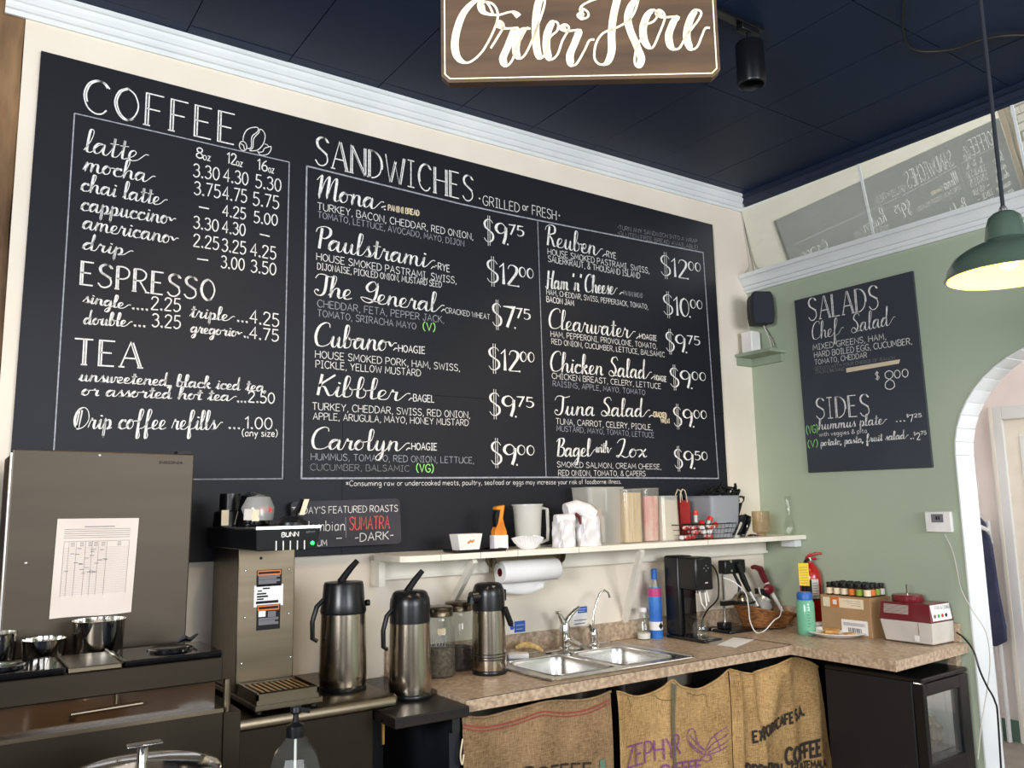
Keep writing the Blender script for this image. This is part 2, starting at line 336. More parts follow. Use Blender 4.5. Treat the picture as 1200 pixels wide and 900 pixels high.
# ------------------------------------------------------------------ hand lettering: stroke fonts drawn as flat ribbons
CAPS = {  # width, strokes; '~' = smooth curve, cap height 10
'A': (6, "0 0 3 10 6 0;1.2 3.6 4.8 3.6"), 'B': (5.2, "0 0 0 10;~0 10 3 10 4.5 8.8 4.3 6.4 2.6 5.4 0 5.3;~0 5.3 3.4 5.1 5.2 3.6 5 1.2 3 0 0 0"),
'C': (5.8, "~5.8 8.4 4.6 9.8 2.8 10 .9 8.4 0 5 .9 1.6 2.8 0 4.6 .2 5.8 1.6"), 'D': (5.8, "0 0 0 10;~0 10 2.6 9.8 5 8 5.8 5 5 2 2.6 .2 0 0"),
'E': (4.8, "4.8 10 0 10 0 0 4.8 0;0 5.2 3.9 5.2"), 'F': (4.8, "4.8 10 0 10 0 0;0 5.2 3.9 5.2"),
'G': (6, "~5.8 8.4 4.6 9.8 2.8 10 .9 8.4 0 5 .9 1.6 2.8 0 4.8 .4 6 2.2 6 4.4;6 4.5 3.4 4.5"), 'H': (5.8, "0 0 0 10;5.8 0 5.8 10;0 5.2 5.8 5.2"),
'I': (3.2, "1.6 0 1.6 10;0 10 3.2 10;0 0 3.2 0"), 'J': (4.6, "~3.6 10 3.6 3 3 .7 1.6 0 .5 .8 0 2.4;1.8 10 5.2 10"),
'K': (5.2, "0 0 0 10;5 10 0 4.4;1.4 5.8 5.4 0"), 'L': (4.4, "0 10 0 0 4.6 0"), 'M': (7, "0 0 .6 10 3.5 3 6.4 10 7 0"), 'N': (6, "0 0 0 10 6 0 6 10"),
'O': (6.2, "~3.1 10 1 8.4 0 5 1 1.6 3.1 0 5.2 1.6 6.2 5 5.2 8.4 3.1 10"), 'P': (5, "0 0 0 10;~0 10 3 10 4.9 8.6 4.8 6.2 3 4.8 0 4.6"),
'Q': (6.4, "~3.1 10 1 8.4 0 5 1 1.6 3.1 0 5.2 1.6 6.2 5 5.2 8.4 3.1 10;4 2.4 6.6 -.8"), 'R': (5.4, "0 0 0 10;~0 10 3 10 4.9 8.6 4.7 6.4 3 5 0 4.9;2.4 4.9 5.4 0"),
'S': (5.2, "~5 8.6 3.8 9.9 1.8 9.9 .4 8.4 .9 6.4 2.8 5.2 4.8 3.8 5 1.6 3.4 .1 1.4 .1 0 1.6"), 'T': (5.6, "0 10 5.6 10;2.8 10 2.8 0"),
'U': (5.8, "~0 10 0 3.4 .9 .8 2.9 0 4.9 .8 5.8 3.4 5.8 10"), 'V': (5.8, "0 10 2.9 0 5.8 10"), 'W': (8.4, "0 10 2 0 4.2 8 6.4 0 8.4 10"),
'X': (5.6, "0 10 5.6 0;5.6 10 0 0"), 'Y': (5.6, "0 10 2.8 5 5.6 10;2.8 5 2.8 0"), 'Z': (5.4, "0 10 5.4 10 0 0 5.4 0"),
'0': (5, "~2.5 10 .7 8.4 0 5 .7 1.6 2.5 0 4.3 1.6 5 5 4.3 8.4 2.5 10"), '1': (2.4, "0 8 2 10 2 0"), '2': (5, "~.2 7.8 1 9.6 2.8 10 4.6 8.8 4.4 6.4 2.4 3.4 0 0;0 0 5 0"),
'3': (4.8, "~.2 8.6 1.4 9.9 3.2 9.8 4.4 8.2 3.8 6 2 5.4;~2 5.4 4.2 4.8 4.9 2.6 3.6 .4 1.6 0 0 1.4"), '4': (5.2, "3.8 0 3.8 10 0 3.2 5.2 3.2"),
'5': (4.8, "4.6 10 .8 10 .5 5.6;~.5 5.6 2.4 6.2 4.5 4.8 4.6 2 3 .1 1.2 0 0 1.2"), '6': (5, "~4.2 9.8 1.8 7.6 .2 4 .6 1.2 2.4 0 4.4 1 4.9 3.2 3.8 5.2 2 5.2 .6 4"),
'7': (4.8, "0 10 4.8 10 1.6 0"), '8': (5, "~2.6 5.4 .8 6.6 .6 8.8 2.5 10 4.4 8.8 4.2 6.6 2.6 5.4 .5 3.8 .3 1.2 2.5 0 4.7 1.2 4.5 3.8 2.6 5.4"),
'9': (5, "~4.4 8.4 2.8 9.9 .9 9 .3 6.8 1.6 5 3.4 5.4 4.6 7.6 4.5 8.4;~4.6 8.2 4.4 4 3.4 0"),
'.': (1.2, ".3 0 .9 0 .9 .7 .3 .7 .3 0"), ',': (1.4, "~.8 .9 .8 -.2 .2 -1.8"), '-': (3.2, "0 4.6 3.2 4.8"), "'": (1, ".5 10 .4 7.6"), '!': (1.2, ".6 10 .6 3;.6 .6 .6 0"),
'&': (6, "~6 0 2.2 6 1.6 8.4 2.8 10 4.2 8.6 3.2 6.4 .8 4.2 .2 1.8 1.8 0 3.8 .6 5.6 4.4"), '(': (2.4, "~2.4 11 .6 8 .2 4.6 .8 1.4 2.4 -1.4"), ')': (2.4, "~0 11 1.8 8 2.2 4.6 1.6 1.4 0 -1.4"),
'$': (5.4, "~5 8.6 3.8 9.9 1.8 9.9 .4 8.4 .9 6.4 2.8 5.2 4.8 3.8 5 1.6 3.4 .1 1.4 .1 0 1.6;2.2 11.8 2.2 -1.8;3.3 11.8 3.3 -1.8"),
'*': (4, "0 3 4 7;0 7 4 3;2 2 2 8"), '/': (4, "0 -1 4 11"), '•': (1.6, ".4 4.6 1.2 4.6 1.2 5.6 .4 5.6 .4 4.6"),
# small print letters
'a': (4.6, "~4 5.4 2.4 6.2 .6 5 .2 2.6 1.2 .2 2.8 .4 4 3;~4 6 4 1.4 4.6 .1"), 'b': (4.4, "0 10 0 0;~0 4 1.6 6.2 3.8 5.4 4.3 3 3.4 .5 1.6 0 0 1.4"),
'c': (4, "~4 5.2 2.4 6.2 .6 5.2 .1 3 .8 .7 2.4 0 4 1"), 'd': (4.6, "~4.2 5 2.4 6.2 .6 5.2 .1 3 .9 .5 2.6 .2 4.2 2.4;4.3 10 4.3 0"),
'e': (4.2, "~.4 3.2 3.8 3.4 3.4 5.6 2 6.2 .5 5 .2 2.6 1.2 .3 2.8 0 4.2 1.2"), 'f': (3, "~3 9.6 1.8 10 1.1 8.4 1.1 0;0 6 2.6 6"), 'g': (4.6, "~4 5.2 2.4 6.2 .6 5.2 .2 2.8 1.4 .4 3 1 4 3.6;~4.1 6 4.1 -2 2.6 -3.8 .6 -3"),
'h': (4.4, "0 10 0 0;~0 3.6 1.6 6 3.4 5.8 4.1 4 4.2 0"), 'i': (1.2, ".6 6 .6 0;.6 8.6 .6 8"), 'k': (4, "0 10 0 0;3.6 6 0 2.6;1 3.6 4 0"), 'l': (1.2, ".6 10 .6 0"),
'm': (7, "0 6 0 0;~0 3.6 1.2 6 2.8 5.8 3.4 4 3.4 0;~3.4 3.6 4.8 6 6.4 5.8 6.9 4 6.9 0"), 'n': (4.4, "0 6 0 0;~0 3.6 1.6 6 3.4 5.8 4.1 4 4.2 0"), 'o': (4.4, "~2.2 6.1 .6 5.2 0 3 .7 .8 2.2 0 3.8 .8 4.4 3 3.8 5.2 2.2 6.1"),
'p': (4.4, "0 6 0 -3.8;~0 4 1.6 6.2 3.8 5.4 4.3 3 3.4 .5 1.6 0 0 1.4"), 'r': (3.2, "0 6 0 0;~0 3.4 1.2 5.8 3.2 5.8"), 's': (3.6, "~3.4 5.4 1.8 6.2 .4 5.2 1.4 3.6 3 2.6 3.4 1 1.8 0 0 .8"),
't': (3.2, "~1.4 9 1.4 1.4 2.2 0 3.2 .6;0 6 3 6"), 'u': (4.4, "~0 6 .1 2 1 .2 2.8 .6 4.1 3;4.1 6 4.2 0"), 'v': (4, "0 6 2 0 4 6"), 'w': (6, "0 6 1.4 0 3 5 4.6 0 6 6"), 'x': (4, "0 6 4 0;4 6 0 0"),
'y': (4.2, "0 6 2.2 .6;4.2 6 1 -3.8"), 'z': (3.8, "0 6 3.6 6 0 0 3.8 0"),
}
SCR = {  # connected brush script; x-height 4.7, ascender 10.6; (width, path, extra strokes, exit is high)
'a': (5.6, "0 .5 1.8 3.8 3.4 4.7 1.8 4.8 .7 3.2 .6 1.2 1.5 0 2.9 1.2 3.9 4.7 3.8 1.3 4.5 0 5.6 .6"), 'b': (4.8, "0 .5 1.6 4.5 2.4 9 1.6 10.6 .9 9 .8 3 1 .6 2 0 3.4 1 3.6 3.4 2.8 4.6 3.4 3.9 4.8 4.2", "", 1),
'c': (4.2, "0 .5 1.6 3.6 3.1 4.7 3.3 3.7 2 4.8 .8 3.2 .7 1.2 1.8 0 3 .2 4.2 .8"), 'd': (5.8, "0 .5 1.8 3.8 3.4 4.7 1.8 4.8 .7 3.2 .6 1.2 1.5 0 2.9 1.2 4 5 4.4 9.8 3.9 10.4 3.8 1.3 4.6 0 5.8 .6"),
'e': (4, "0 .5 2 2 3 3.8 2.2 4.8 1 4 .6 2 1 .4 2.2 0 4 .8"), 'f': (4.4, "0 .5 2 4 3.4 9 2.6 10.6 1.7 9 1.5 2 1.5 -4 2.2 -5 2.9 -3.6 2.2 -.2 4.4 .8"),
'g': (5.4, "0 .5 1.8 3.8 3.4 4.7 1.8 4.8 .7 3.2 .6 1.2 1.5 0 2.9 1.2 3.9 4.7 3.8 -2.5 2.6 -5 1.4 -4.2 2.4 -2 5.4 .6"), 'h': (5.6, "0 .5 1.6 5 2.4 9.4 1.6 10.6 1 9 1 0 1.8 3.4 3 4.7 3.9 3.8 3.9 1.2 4.6 0 5.6 .6"),
'i': (2.8, "0 .5 1 3.4 1.4 4.7 1.2 1.2 1.8 0 2.8 .6", "1.7 7 1.6 6.3"), 'k': (5, "0 .5 1.6 5 2.4 9.4 1.6 10.6 1 9 1 0 1.4 2.6 2.8 4.7 3.4 3.8 1.6 2.4 2.8 1.6 3.8 0 5 .6"),
'l': (3, "0 .5 1.8 5 2.4 9.4 1.6 10.6 1 9 1 1.4 1.7 0 3 .6"), 'm': (8, "0 .5 .8 3.8 1.2 4.7 1.1 0 2 4 3 4.7 3.6 3.8 3.6 0 4.4 4 5.4 4.7 6.1 3.8 6.1 1.2 6.8 0 8 .6"),
'n': (5.6, "0 .5 .8 3.8 1.2 4.7 1.1 0 2 4 3.2 4.7 3.9 3.8 3.9 1.2 4.6 0 5.6 .6"), 'o': (4.8, "0 .5 1.8 4 2.8 4.7 1.6 4.8 .6 3.2 .6 1.2 1.8 0 3.2 1 3.5 3.2 2.6 4.7 3.2 4 4.8 4.3", "", 1),
'p': (5, "0 .5 .8 3.8 1.1 4.7 1.1 -4.8 1.2 2 2.4 4.7 3.6 4 3.8 1.6 2.8 0 3.6 .1 5 .6"), 'r': (4.4, "0 .5 1 4.4 1.3 5.3 1.7 4.4 3 4.3 3 3.6 2.8 1.2 3.4 0 4.4 .6"),
's': (3.8, "0 .5 1.4 3.4 2.2 5.1 2.1 4 3.1 1.8 2.4 .1 1 .2 2.4 .1 3.8 .6"), 't': (3.6, "0 .5 1.4 4 1.8 8.6 1.7 1.2 2.3 0 3.6 .6", ".3 5.8 3.5 6.1"),
'u': (5.6, "0 .5 .8 3.6 1.2 4.7 1.1 1.4 1.9 0 3 .8 3.8 4.7 3.8 1.2 4.5 0 5.6 .6"), 'v': (4.8, "0 .5 1 4.7 1.4 1.5 2 0 3.2 2.6 3.4 4.6 4.8 4.2", "", 1),
'w': (6.8, "0 .5 1 4.7 1.1 1.2 1.8 0 2.9 1 3.4 4.6 3.4 1.2 4.2 0 5.4 1.6 5.5 4.5 6.8 4.2", "", 1), 'x': (4.6, "0 .5 1 4.4 2 3.4 3 .6 3.6 0 4.6 .6", "3.8 4.7 .4 0"),
'y': (5.4, "0 .5 .8 3.6 1.2 4.7 1.1 1.4 1.9 0 3 .8 3.8 4.7 3.8 -2.5 2.6 -5 1.4 -4 2.4 -2 5.4 .6"), 'z': (4.2, "0 .5 1 4.6 3 4.6 1 .6 1.4 0 4.2 .6"),
'C': (6.8, "6.2 8.8 5.8 10.4 4 10.8 1.6 8.8 .6 4.6 1.6 .8 3.6 0 5.4 .5 6.8 1.6"), 'D': (7.2, "2 9.6 1.8 .6 3.4 0 5.8 1.8 7 5 6 9 3.6 10.8 1 9 0 4.6 1 1 3 0", "2.7 9.4 2.5 5 2.1 .6"),
'O': (7.4, "4.4 10.6 2 9.4 .6 5 1.4 1 3.6 0 6.2 2 7 6 6 9.6 4.2 10.6 3.6 9.4 5.4 7.6 7.6 8.8 8.6 8.2"), 'L': (6.6, ".4 8.4 1.4 10.2 3.6 10.8 4 8.6 3 3.4 1.4 .2 .6 1 2.6 1.2 5 -.1 6.6 .8"),
'S': (6.2, "6 9 4.8 10.8 2.6 10.2 2 8 4 5.8 5 3.2 3.8 .4 1.6 0 .4 1.6 2 3 4.6 .6 6.2 .6"), 'G': (7.4, "6.4 9 5.4 10.8 3.6 10 2.4 7.4 3.8 5.4 6 6.8 6.8 10 6.6 3.4 5 .2 2.4 0 .4 2 3 2 7.4 .8"),
'M': (10, "0 8 1.4 10.2 1.9 9.4 1.8 0 3 6.6 4.4 10.2 5.1 9.4 5 .4 6.2 7 7.6 10.2 8.3 9 8.2 1.4 8.9 0 10 .6"), 'E': (6, "5.6 9.4 4 10.8 2.2 9.6 2.6 6.6 4.2 5.8 2 5.4 .8 2.8 2 .2 4 0 6 1.6"),
'P': (5.4, "2.2 9.8 2 0", "0 7.6 .6 9.6 3.2 10.8 5.4 9.8 5.6 7.2 4 5.2 2.2 5.2"), 'T': (6, "4.4 10 4.4 3.4 3.6 .6 1.8 0 .4 1.4 .8 2.8 2 2.2", "0 8.2 1 10.2 3 10.6 5.4 9.8 8 10.6"),
'K': (6.8, "2.2 10.4 1.8 0", "6.6 10.6 2 5 3.6 4.2 5.4 .4 6.8 .6"), 'R': (6.8, "2.2 9.8 1.8 0", "0 7.6 .6 9.6 3.2 10.8 5.2 9.8 5.2 7 2.4 5.4 4 3.6 5.4 .2 6.8 .6"),
'H': (7.6, "2.4 10.4 2 .6 1 0 0 1.2", "6.8 10.6 6 6 5.6 1.4 6.4 0 7.6 .6;1.2 4.4 3 5.8 6 5.6"), 'B': (6, "2 10.2 1.6 0", ".2 8.6 1.6 10.4 4.4 10.6 5 8.6 3.6 6 2.2 5.6 5 5 5.8 2.6 4 .2 1 .6"),
"'": (1.4, ".8 10.4 .5 8.2"), ',': (1.8, ".8 .8 .8 -.2 0 -1.8"), '.': (1.6, ".4 0 .9 0 .9 .6 .4 .6"),
}
def cr(P, k=5):
    P = np.array(P, float)
    if len(P) < 3: return [P[0]+(P[-1]-P[0])*t for t in np.linspace(0, 1, 4)]
    Q = np.vstack([2*P[0]-P[1], P, 2*P[-1]-P[-2]]); out = []
    for i in range(1, len(Q)-2):
        for j in range(k):
            t = j/k; a, b, c, d = Q[i-1:i+3]
            out.append(.5*((2*b)+(-a+c)*t+(2*a-5*b+4*c-d)*t*t+(-a+3*b-3*c+d)*t**3))
    out.append(P[-1]); return out
def nums(s): v = [float(x) for x in s.split()]; return [(v[i], v[i+1]) for i in range(0, len(v), 2)]
def layout_caps(txt, sp=1.7, space=3.4, title=False):
    x = 0; S = []
    for ch in txt:
        if ch == ' ': x += space; continue
        w_, st = CAPS[ch]
        for s in st.split(';'):
            sm = s[0] == '~'; P = nums(s[1:] if sm else s); P = cr(P) if sm else P
            P = [(p[0]+x, p[1]) for p in P]
            S.append(P)
            if title and ch not in "I":
                if sm and ch in 'COSDG': S.append([(p[0]+.55, p[1]*.97+.2) for p in P[:int(len(P)*.6)]])
                elif not sm:
                    for a, b in zip(P[:-1], P[1:]):
                        if abs(b[1]-a[1]) > 6 and (ch not in 'ANW' or (b[1] < a[1]) == (ch == 'A')or ch == 'N'): S.append([(a[0]+.75, a[1]), (b[0]+.75, b[1])])
            if title and not sm and ch in 'FEPRTAHLND':
                for p in (P[0], P[-1]):
                    if p[1] < .2 and ch not in 'EL': S.append([(p[0]-.6, 0), (p[0]+1.3, 0)])
        x += w_+sp
    return S, x-sp
def layout_script(txt, swash=False):
    x = 0; S = []; cur = None; high = False
    for i, ch in enumerate(txt):
        if ch == ' ':
            if cur: S.append(cr(cur, 4)); cur = None
            x += 3.2; high = False; continue
        if ch not in SCR:
            if cur: S.append(cr(cur, 4)); cur = None
            w_, st = CAPS[ch]
            for s in st.split(';'):
                sm = s[0] == '~'; P = nums(s[1:] if sm else s); S.append([(p[0]+x, p[1]) for p in (cr(P) if sm else P)])
            x += w_+1.2; continue
        g = SCR[ch]; P = [(p[0]+x, p[1]) for p in nums(g[1])]
        up = ch.isupper() or ch in "',."
        if up:
            if cur: S.append(cr(cur, 4)); cur = None
            cur = list(P)
            if ch in "PTHKRBDOMS',." or ch in "'": S.append(cr(cur, 4)); cur = None
        else:
            if cur is None: cur = list(P)
            else: cur += P[1:] if not high else P[1:]
        high = len(g) > 3 and bool(g[3])
        if len(g) > 2 and g[2]:
            for s in g[2].split(';'): S.append(cr([(p[0]+x, p[1]) for p in nums(s)], 4))
        x += g[0]
    if cur:
        if swash: cur += [(x+1.3, 2.4), (x+2.6, 4.0), (x+3.8, 4.0)]; x += 3.8
        S.append(cr(cur, 4))
    S = [[(p[0]+.10*p[1], p[1]) for p in s] for s in S]
    return S, x+.4
def ribbon(mb, S, ox, oy, frame, thin, thick, brush):
    """S strokes in metres in (u, v); frame maps (u, v) to a 3D point"""
    for P in S:
        P = [np.array(p, float) for p in P]
        Q = [P[0]]
        for p in P[1:]:
            if np.hypot(*(p-Q[-1])) > 1e-6: Q.append(p)
        if len(Q) < 2: continue
        n = len(Q); L = []; R = []
        for i in range(n):
            a = Q[i]-Q[i-1] if i else Q[1]-Q[0]; b = Q[i+1]-Q[i] if i < n-1 else a
            a = a/np.hypot(*a); b = b/np.hypot(*b); t = a+b
            t = b if np.hypot(*t) < .2 else t/np.hypot(*t)
            nn = np.array([-t[1], t[0]]); c = max(.55, abs(float(np.dot(nn, [-b[1], b[0]]))))
            wd = thin+(thick-thin)*(max(0., -t[1])**1.3 if brush and n > 2 else (.5 if not brush else 0))
            wd = wd/2/c
            L.append(Q[i]+nn*wd); R.append(Q[i]-nn*wd)
        k = len(mb.v)
        for l, r in zip(L, R): mb.v.append(tuple(float(q) for q in frame(*l))); mb.v.append(tuple(float(q) for q in frame(*r)))
        for i in range(n-1): a = k+2*i; mb.f.append((a, a+1, a+3, a+2))
class Board:
    """a flat surface for lettering; axis 'y' = plane facing -y, axis 'x' = plane facing -x"""
    def __init__(s, parent, axis, coord, fn=None): s.parent, s.axis, s.c, s.fn = parent, axis, coord, fn
    def P(s, px, py): return onx(px, py, s.c) if s.axis == 'x' else ony(px, py, s.c)
    def text(s, txt, x0, y0, x1, y1, h, style='caps', material='chalk', thin=.0028, thick=.0042, name='lettering', swash=False, extra=None):
        if style == 'caps' and len(txt) > 12: h *= .88
        A, B = s.P(x0, y0), s.P(x1, y1); T = s.P(x0, y0-h); hm = T[2]-A[2]
        if style == 'script': S, W = layout_script(txt, swash)
        elif style == 'title': S, W = layout_caps(txt, 2.0, 4, True)
        else: S, W = layout_caps(txt)
        u = B-A; Lm = np.linalg.norm(u); u = u/Lm; sx = Lm/W; sy = hm/10.
        if style == 'caps' and len(txt) > 12 and thick < .006: thin = min(thin, .085*hm); thick = min(thick, .10*hm)
        S = [[(p[0]*sx, p[1]*sy) for p in st] for st in S]
        jit = random.Random(txt)
        mb = MB()
        def frame(a, b):
            q = A+u*a; q = np.array([q[0], q[1], q[2]+b])
            return s.fn(q) if s.fn else q
        ribbon(mb, S, 0, 0, frame, thin, thick, style == 'script' or style == 'brush')
        return link(name, mb, material, s.parent, world=True, smooth=False)
    def lines(s, strokes, material='chalk', wd=.003, name='drawing', smooth=False):
        A = s.P(*strokes[0][0]); ua = np.array([1., 0, 0]) if s.axis == 'y' else np.array([0, -1., 0])
        mb = MB(); S = []
        for st in strokes:
            P = [s.P(*p) for p in st]; Q = [(float(np.dot(p-A, ua)), float(p[2]-A[2])) for p in P]
            S.append(cr(Q, 5) if smooth else Q)
        def frame(a, b):
            q = A+ua*a; q = np.array([q[0], q[1], q[2]+b]); return s.fn(q) if s.fn else q
        ribbon(mb, S, 0, 0, frame, wd, wd, False)
        return link(name, mb, material, s.parent, world=True, smooth=False)

# ================================================================== THE ROOM
struct('floor', MB().box(-3, 6.2, -4, 3.6, -.1, 0), 'floor')
struct('wall_back', MB().box(.148, 4.1, DA, DA+.12, 0, 3.4), 'wall')
# right wall with the arch opening
YC, AA, ZS, BB = 1.5, .53, 1.75, .476
arch = [(YC+AA, 0.0)]+[(YC+AA*math.cos(a), ZS+BB*math.sin(a)) for a in np.linspace(0, PI, 25)]+[(YC-AA, 0.0)]
mb = MB(); T = .15
def wall_with_arch(mb, x, pts, ztop, y0, y1):
    N = len(pts)
    for i in range(1, N-2):   # strips above the arch curve
        (ya, za), (yb, zb) = pts[i], pts[i+1]
        mb.add([(x, ya, za), (x, yb, zb), (x, yb, ztop), (x, ya, ztop)], [(0, 1, 2, 3)])
    mb.add([(x, y1, 0), (x, pts[0][0], 0), (x, pts[1][0], pts[1][1]), (x, pts[1][0], ztop), (x, y1, ztop)], [(0, 1, 2, 3, 4)])
    mb.add([(x, y0, 0), (x, pts[-1][0], 0), (x, pts[-2][0], pts[-2][1]), (x, pts[-2][0], ztop), (x, y0, ztop)], [(0, 1, 2, 3, 4)])
wall_with_arch(mb, XB, arch, 2.80, -4, DA); 
wr = struct('wall_right', mb, 'green', smooth=False)
mb = MB(); wall_with_arch(mb, XB+T, arch, 2.80, -4, DA)
struct('passage_side_wall', mb, 'pink', smooth=False)
mb = MB()   # white reveal of the arch
for (ya, za), (yb, zb) in zip(arch[:-1], arch[1:]):
    mb.hexa([(XB-.004, ya, za), (XB+T+.004, ya, za), (XB+T+.004, yb, zb), (XB-.004, yb, zb)],
            [(XB-.004, ya-(ya-YC)*.012, za), (XB+T+.004, ya-(ya-YC)*.012, za), (XB+T+.004, yb-(yb-YC)*.012, zb-.004), (XB-.004, yb-(yb-YC)*.012, zb-.004)])
struct('trim_1', mb, 'trimw', smooth=False)
struct('upper_wall_right', MB().box(3.97, 4.1, -4, DA, 2.78, 3.4), 'trimw')
# passage behind the arch
struct('passage_far_wall', MB().box(5.85, 5.97, -1, 3.45, 0, 3.35), 'pink')
struct('passage_end_wall', MB().box(4.01, 5.97, 3.45, 3.55, 0, 3.35), 'pink')
struct('passage_ceiling', MB().box(4.1, 5.97, -1, 3.55, 3.35, 3.45), 'wall')
struct('baseboard_passage', MB().box(5.83, 5.85, -1, 2.86, .0, .13).box(5.83, 5.85, 2.86, 3.45, 0, .13), 'baseg')
# shop front with two window openings behind the camera, left wall
mb = MB()
mb.box(-3, 4.01, -4.12, -4, 0, .6).box(-3, 4.01, -4.12, -4, 2.95, 3.4)
for a, b in ((-3, -2.4), (-.2, .85), (3.55, 4.01)): mb.box(a, b, -4.12, -4, .6, 2.95)
struct('wall_front', mb, 'roomdark')
struct('wall_left', MB().box(-3.12, -3, -4, 3.16, 0, 3.4), 'roomdark')
# ceiling with its panels
ceil = struct('ceiling', MB().box(-3, 4.1, -4, DA+.12, ZCEIL+.012, ZCEIL+.1), 'ceilgap')
xs = [3.86]+[3.43-.395*k for k in range(14)]; ys = [3.16, 3.045, 2.32, 1.60, .88, .16]
tilemesh = None
for j in range(len(ys)-1):
    for i in range(len(xs)-1):
        off = (random.random()-.5)*.002; tilt = (random.random()-.5)*.003
        x1, x0 = xs[i]-.0018, xs[i+1]+.0018; y1, y0 = ys[j]-.0018, ys[j+1]+.0018
        if j % 2 and i: pass
        b = MB(); zz = ZCEIL+off
        b.hexa([(x0, y0, zz), (x1, y0, zz+tilt), (x1, y1, zz+tilt), (x0, y1, zz)], [(x0, y0, zz+.011), (x1, y0, zz+.011), (x1, y1, zz+.011), (x0, y1, zz+.011)])
        link('ceiling_tile', b, 'ceil', ceil, smooth=False)
link('ceiling_field', MB().box(-3, xs[-1]-.004, -4, DA, ZCEIL, ZCEIL+.011).box(xs[-1], 3.86, -4, .156, ZCEIL, ZCEIL+.011), 'ceil', ceil, smooth=False)
# crown mouldings
prof = [(3.16, 3.262), (3.150, 3.262), (3.147, 3.270), (3.147, 3.278), (3.138, 3.281), (3.132, 3.290), (3.128, 3.300), (3.122, 3.303), (3.113, 3.318), (3.108, 3.330), (3.100, 3.333), (3.100, 3.3495), (3.16, 3.3495)]
mb = MB().prism(prof, 0, .085, 3.845); struct('trim_2', mb, 'trimw', smooth=False)
prof = [(3.86, 2.764), (3.845, 2.764), (3.842, 2.778), (3.834, 2.781), (3.832, 2.800), (3.822, 2.803), (3.812, 2.828), (3.802, 2.842), (3.792, 2.846), (3.790, 2.868), (3.96, 2.868), (3.96, 2.764)]
mb = MB()
for (a, b), (c, d) in zip(prof[:-1], prof[1:]): mb.add([(a, -4, b), (c, -4, d), (c, 3.158, d), (a, 3.158, b)], [(0, 1, 2, 3)])
struct('trim_3', mb, 'trimw', smooth=False)
prof = [(3.865, 3.279), (3.836, 3.279), (3.834, 3.292), (3.822, 3.300), (3.818, 3.325), (3.800, 3.330), (3.800, 3.349), (3.97, 3.349), (3.97, 3.279)]
struct('trim_4', MB().prism([(a, b) for a, b in prof], 1, -4, 3.12), 'ceiltrim', smooth=False)
# leaning transom glass above the crown of the right wall: panes and glazing bars
win = bpy.data.objects.new('window_1', None); C.objects.link(win); win['kind'] = 'structure'; win.location = (3.9, 1.6, 2.87)
TT = math.tan(.2205)
def gx(z): return 3.883-(z-3.1)*TT
ye = [3.155, 2.378, 1.62, .86, .10]
for a, b in zip(ye[:-1], ye[1:]):
    z0, z1 = 2.870, 3.285; s = .02
    sh = lambda z: (0.0)
    q = [(gx(z0), a-.004, z0), (gx(z0), b+.004, z0), (gx(z1), b+.004+.0, z1), (gx(z1), a-.004, z1)]
    link('pane', MB().slab(q, (.006, 0, .0013)), 'mirror', win, world=True, smooth=False)
for a in ye[1:]:
    z0, z1 = 2.870, 3.285
    q = [(gx(z0)-.004, a+.006, z0), (gx(z0)-.004, a-.006, z0), (gx(z1)-.004, a-.006, z1), (gx(z1)-.004, a+.006, z1)]
    link('glazing_bar', MB().slab(q, (.008, 0, .0018)), 'trimw', win, world=True, smooth=False)
# rough timber at the left end of the menu wall, then the whitewashed brick wall
tw = struct('trim_5', MB().box(-.10, .146, 3.19, 3.28, 0, 3.35), 'barn')
for k, (a, b, c) in enumerate(((-.10, -.02, .0), (-.018, .060, .012), (.062, .146, .004))):
    g = MB().grid(lambda u, v: (a+(b-a)*u+.003*math.sin(v*37+k), 3.165+c+.006*math.sin(v*23+u*4+k*2)+.004*math.sin(v*61), 3.35*v), 4, 60)
    link('plank', g, 'barn', tw, solid=-.02)
bw = struct('wall_back_brick', MB().box(-3, -.10, 3.20, 3.32, 0, 3.35), 'mortar')
bm0 = None
for r in range(9):
    for k in range(9):
        x1 = -.108-k*.215-(.107 if r % 2 else 0); z0 = 2.66+r*.076
        dx, dz, dy = random.random()*.006, random.random()*.004, random.random()*.008
        if bm0 is None:
            bm0 = link('brick', MB().box(-.2, 0, -.02, .02, 0, .062), 'brick', bw, bevel=0, smooth=False); o = bm0
        else: o = bm0.copy(); C.objects.link(o)
        o.location = (x1-dx, 3.196-dy, z0+dz)

def rrect(tl, tr, br, bl, r, n=5):
    out = []; P = [np.array(p) for p in (tl, tr, br, bl)]
    for i in range(4):
        p, a, c = P[i], P[i-1], P[(i+1) % 4]; ua = (a-p)/np.linalg.norm(a-p); uc = (c-p)/np.linalg.norm(c-p)
        for t in np.linspace(0, PI/2, n): out.append(p+ua*r*(1-math.sin(t))+uc*r*(1-math.cos(t)))
    return out
def plate_mesh(pts, off):
    n = len(pts); o = np.array(off); return MB().add(list(pts)+[p+o for p in pts], [tuple(range(n)), tuple(range(n, 2*n))[::-1]]+[(i, (i+1) % n, n+(i+1) % n, n+i) for i in range(n)])

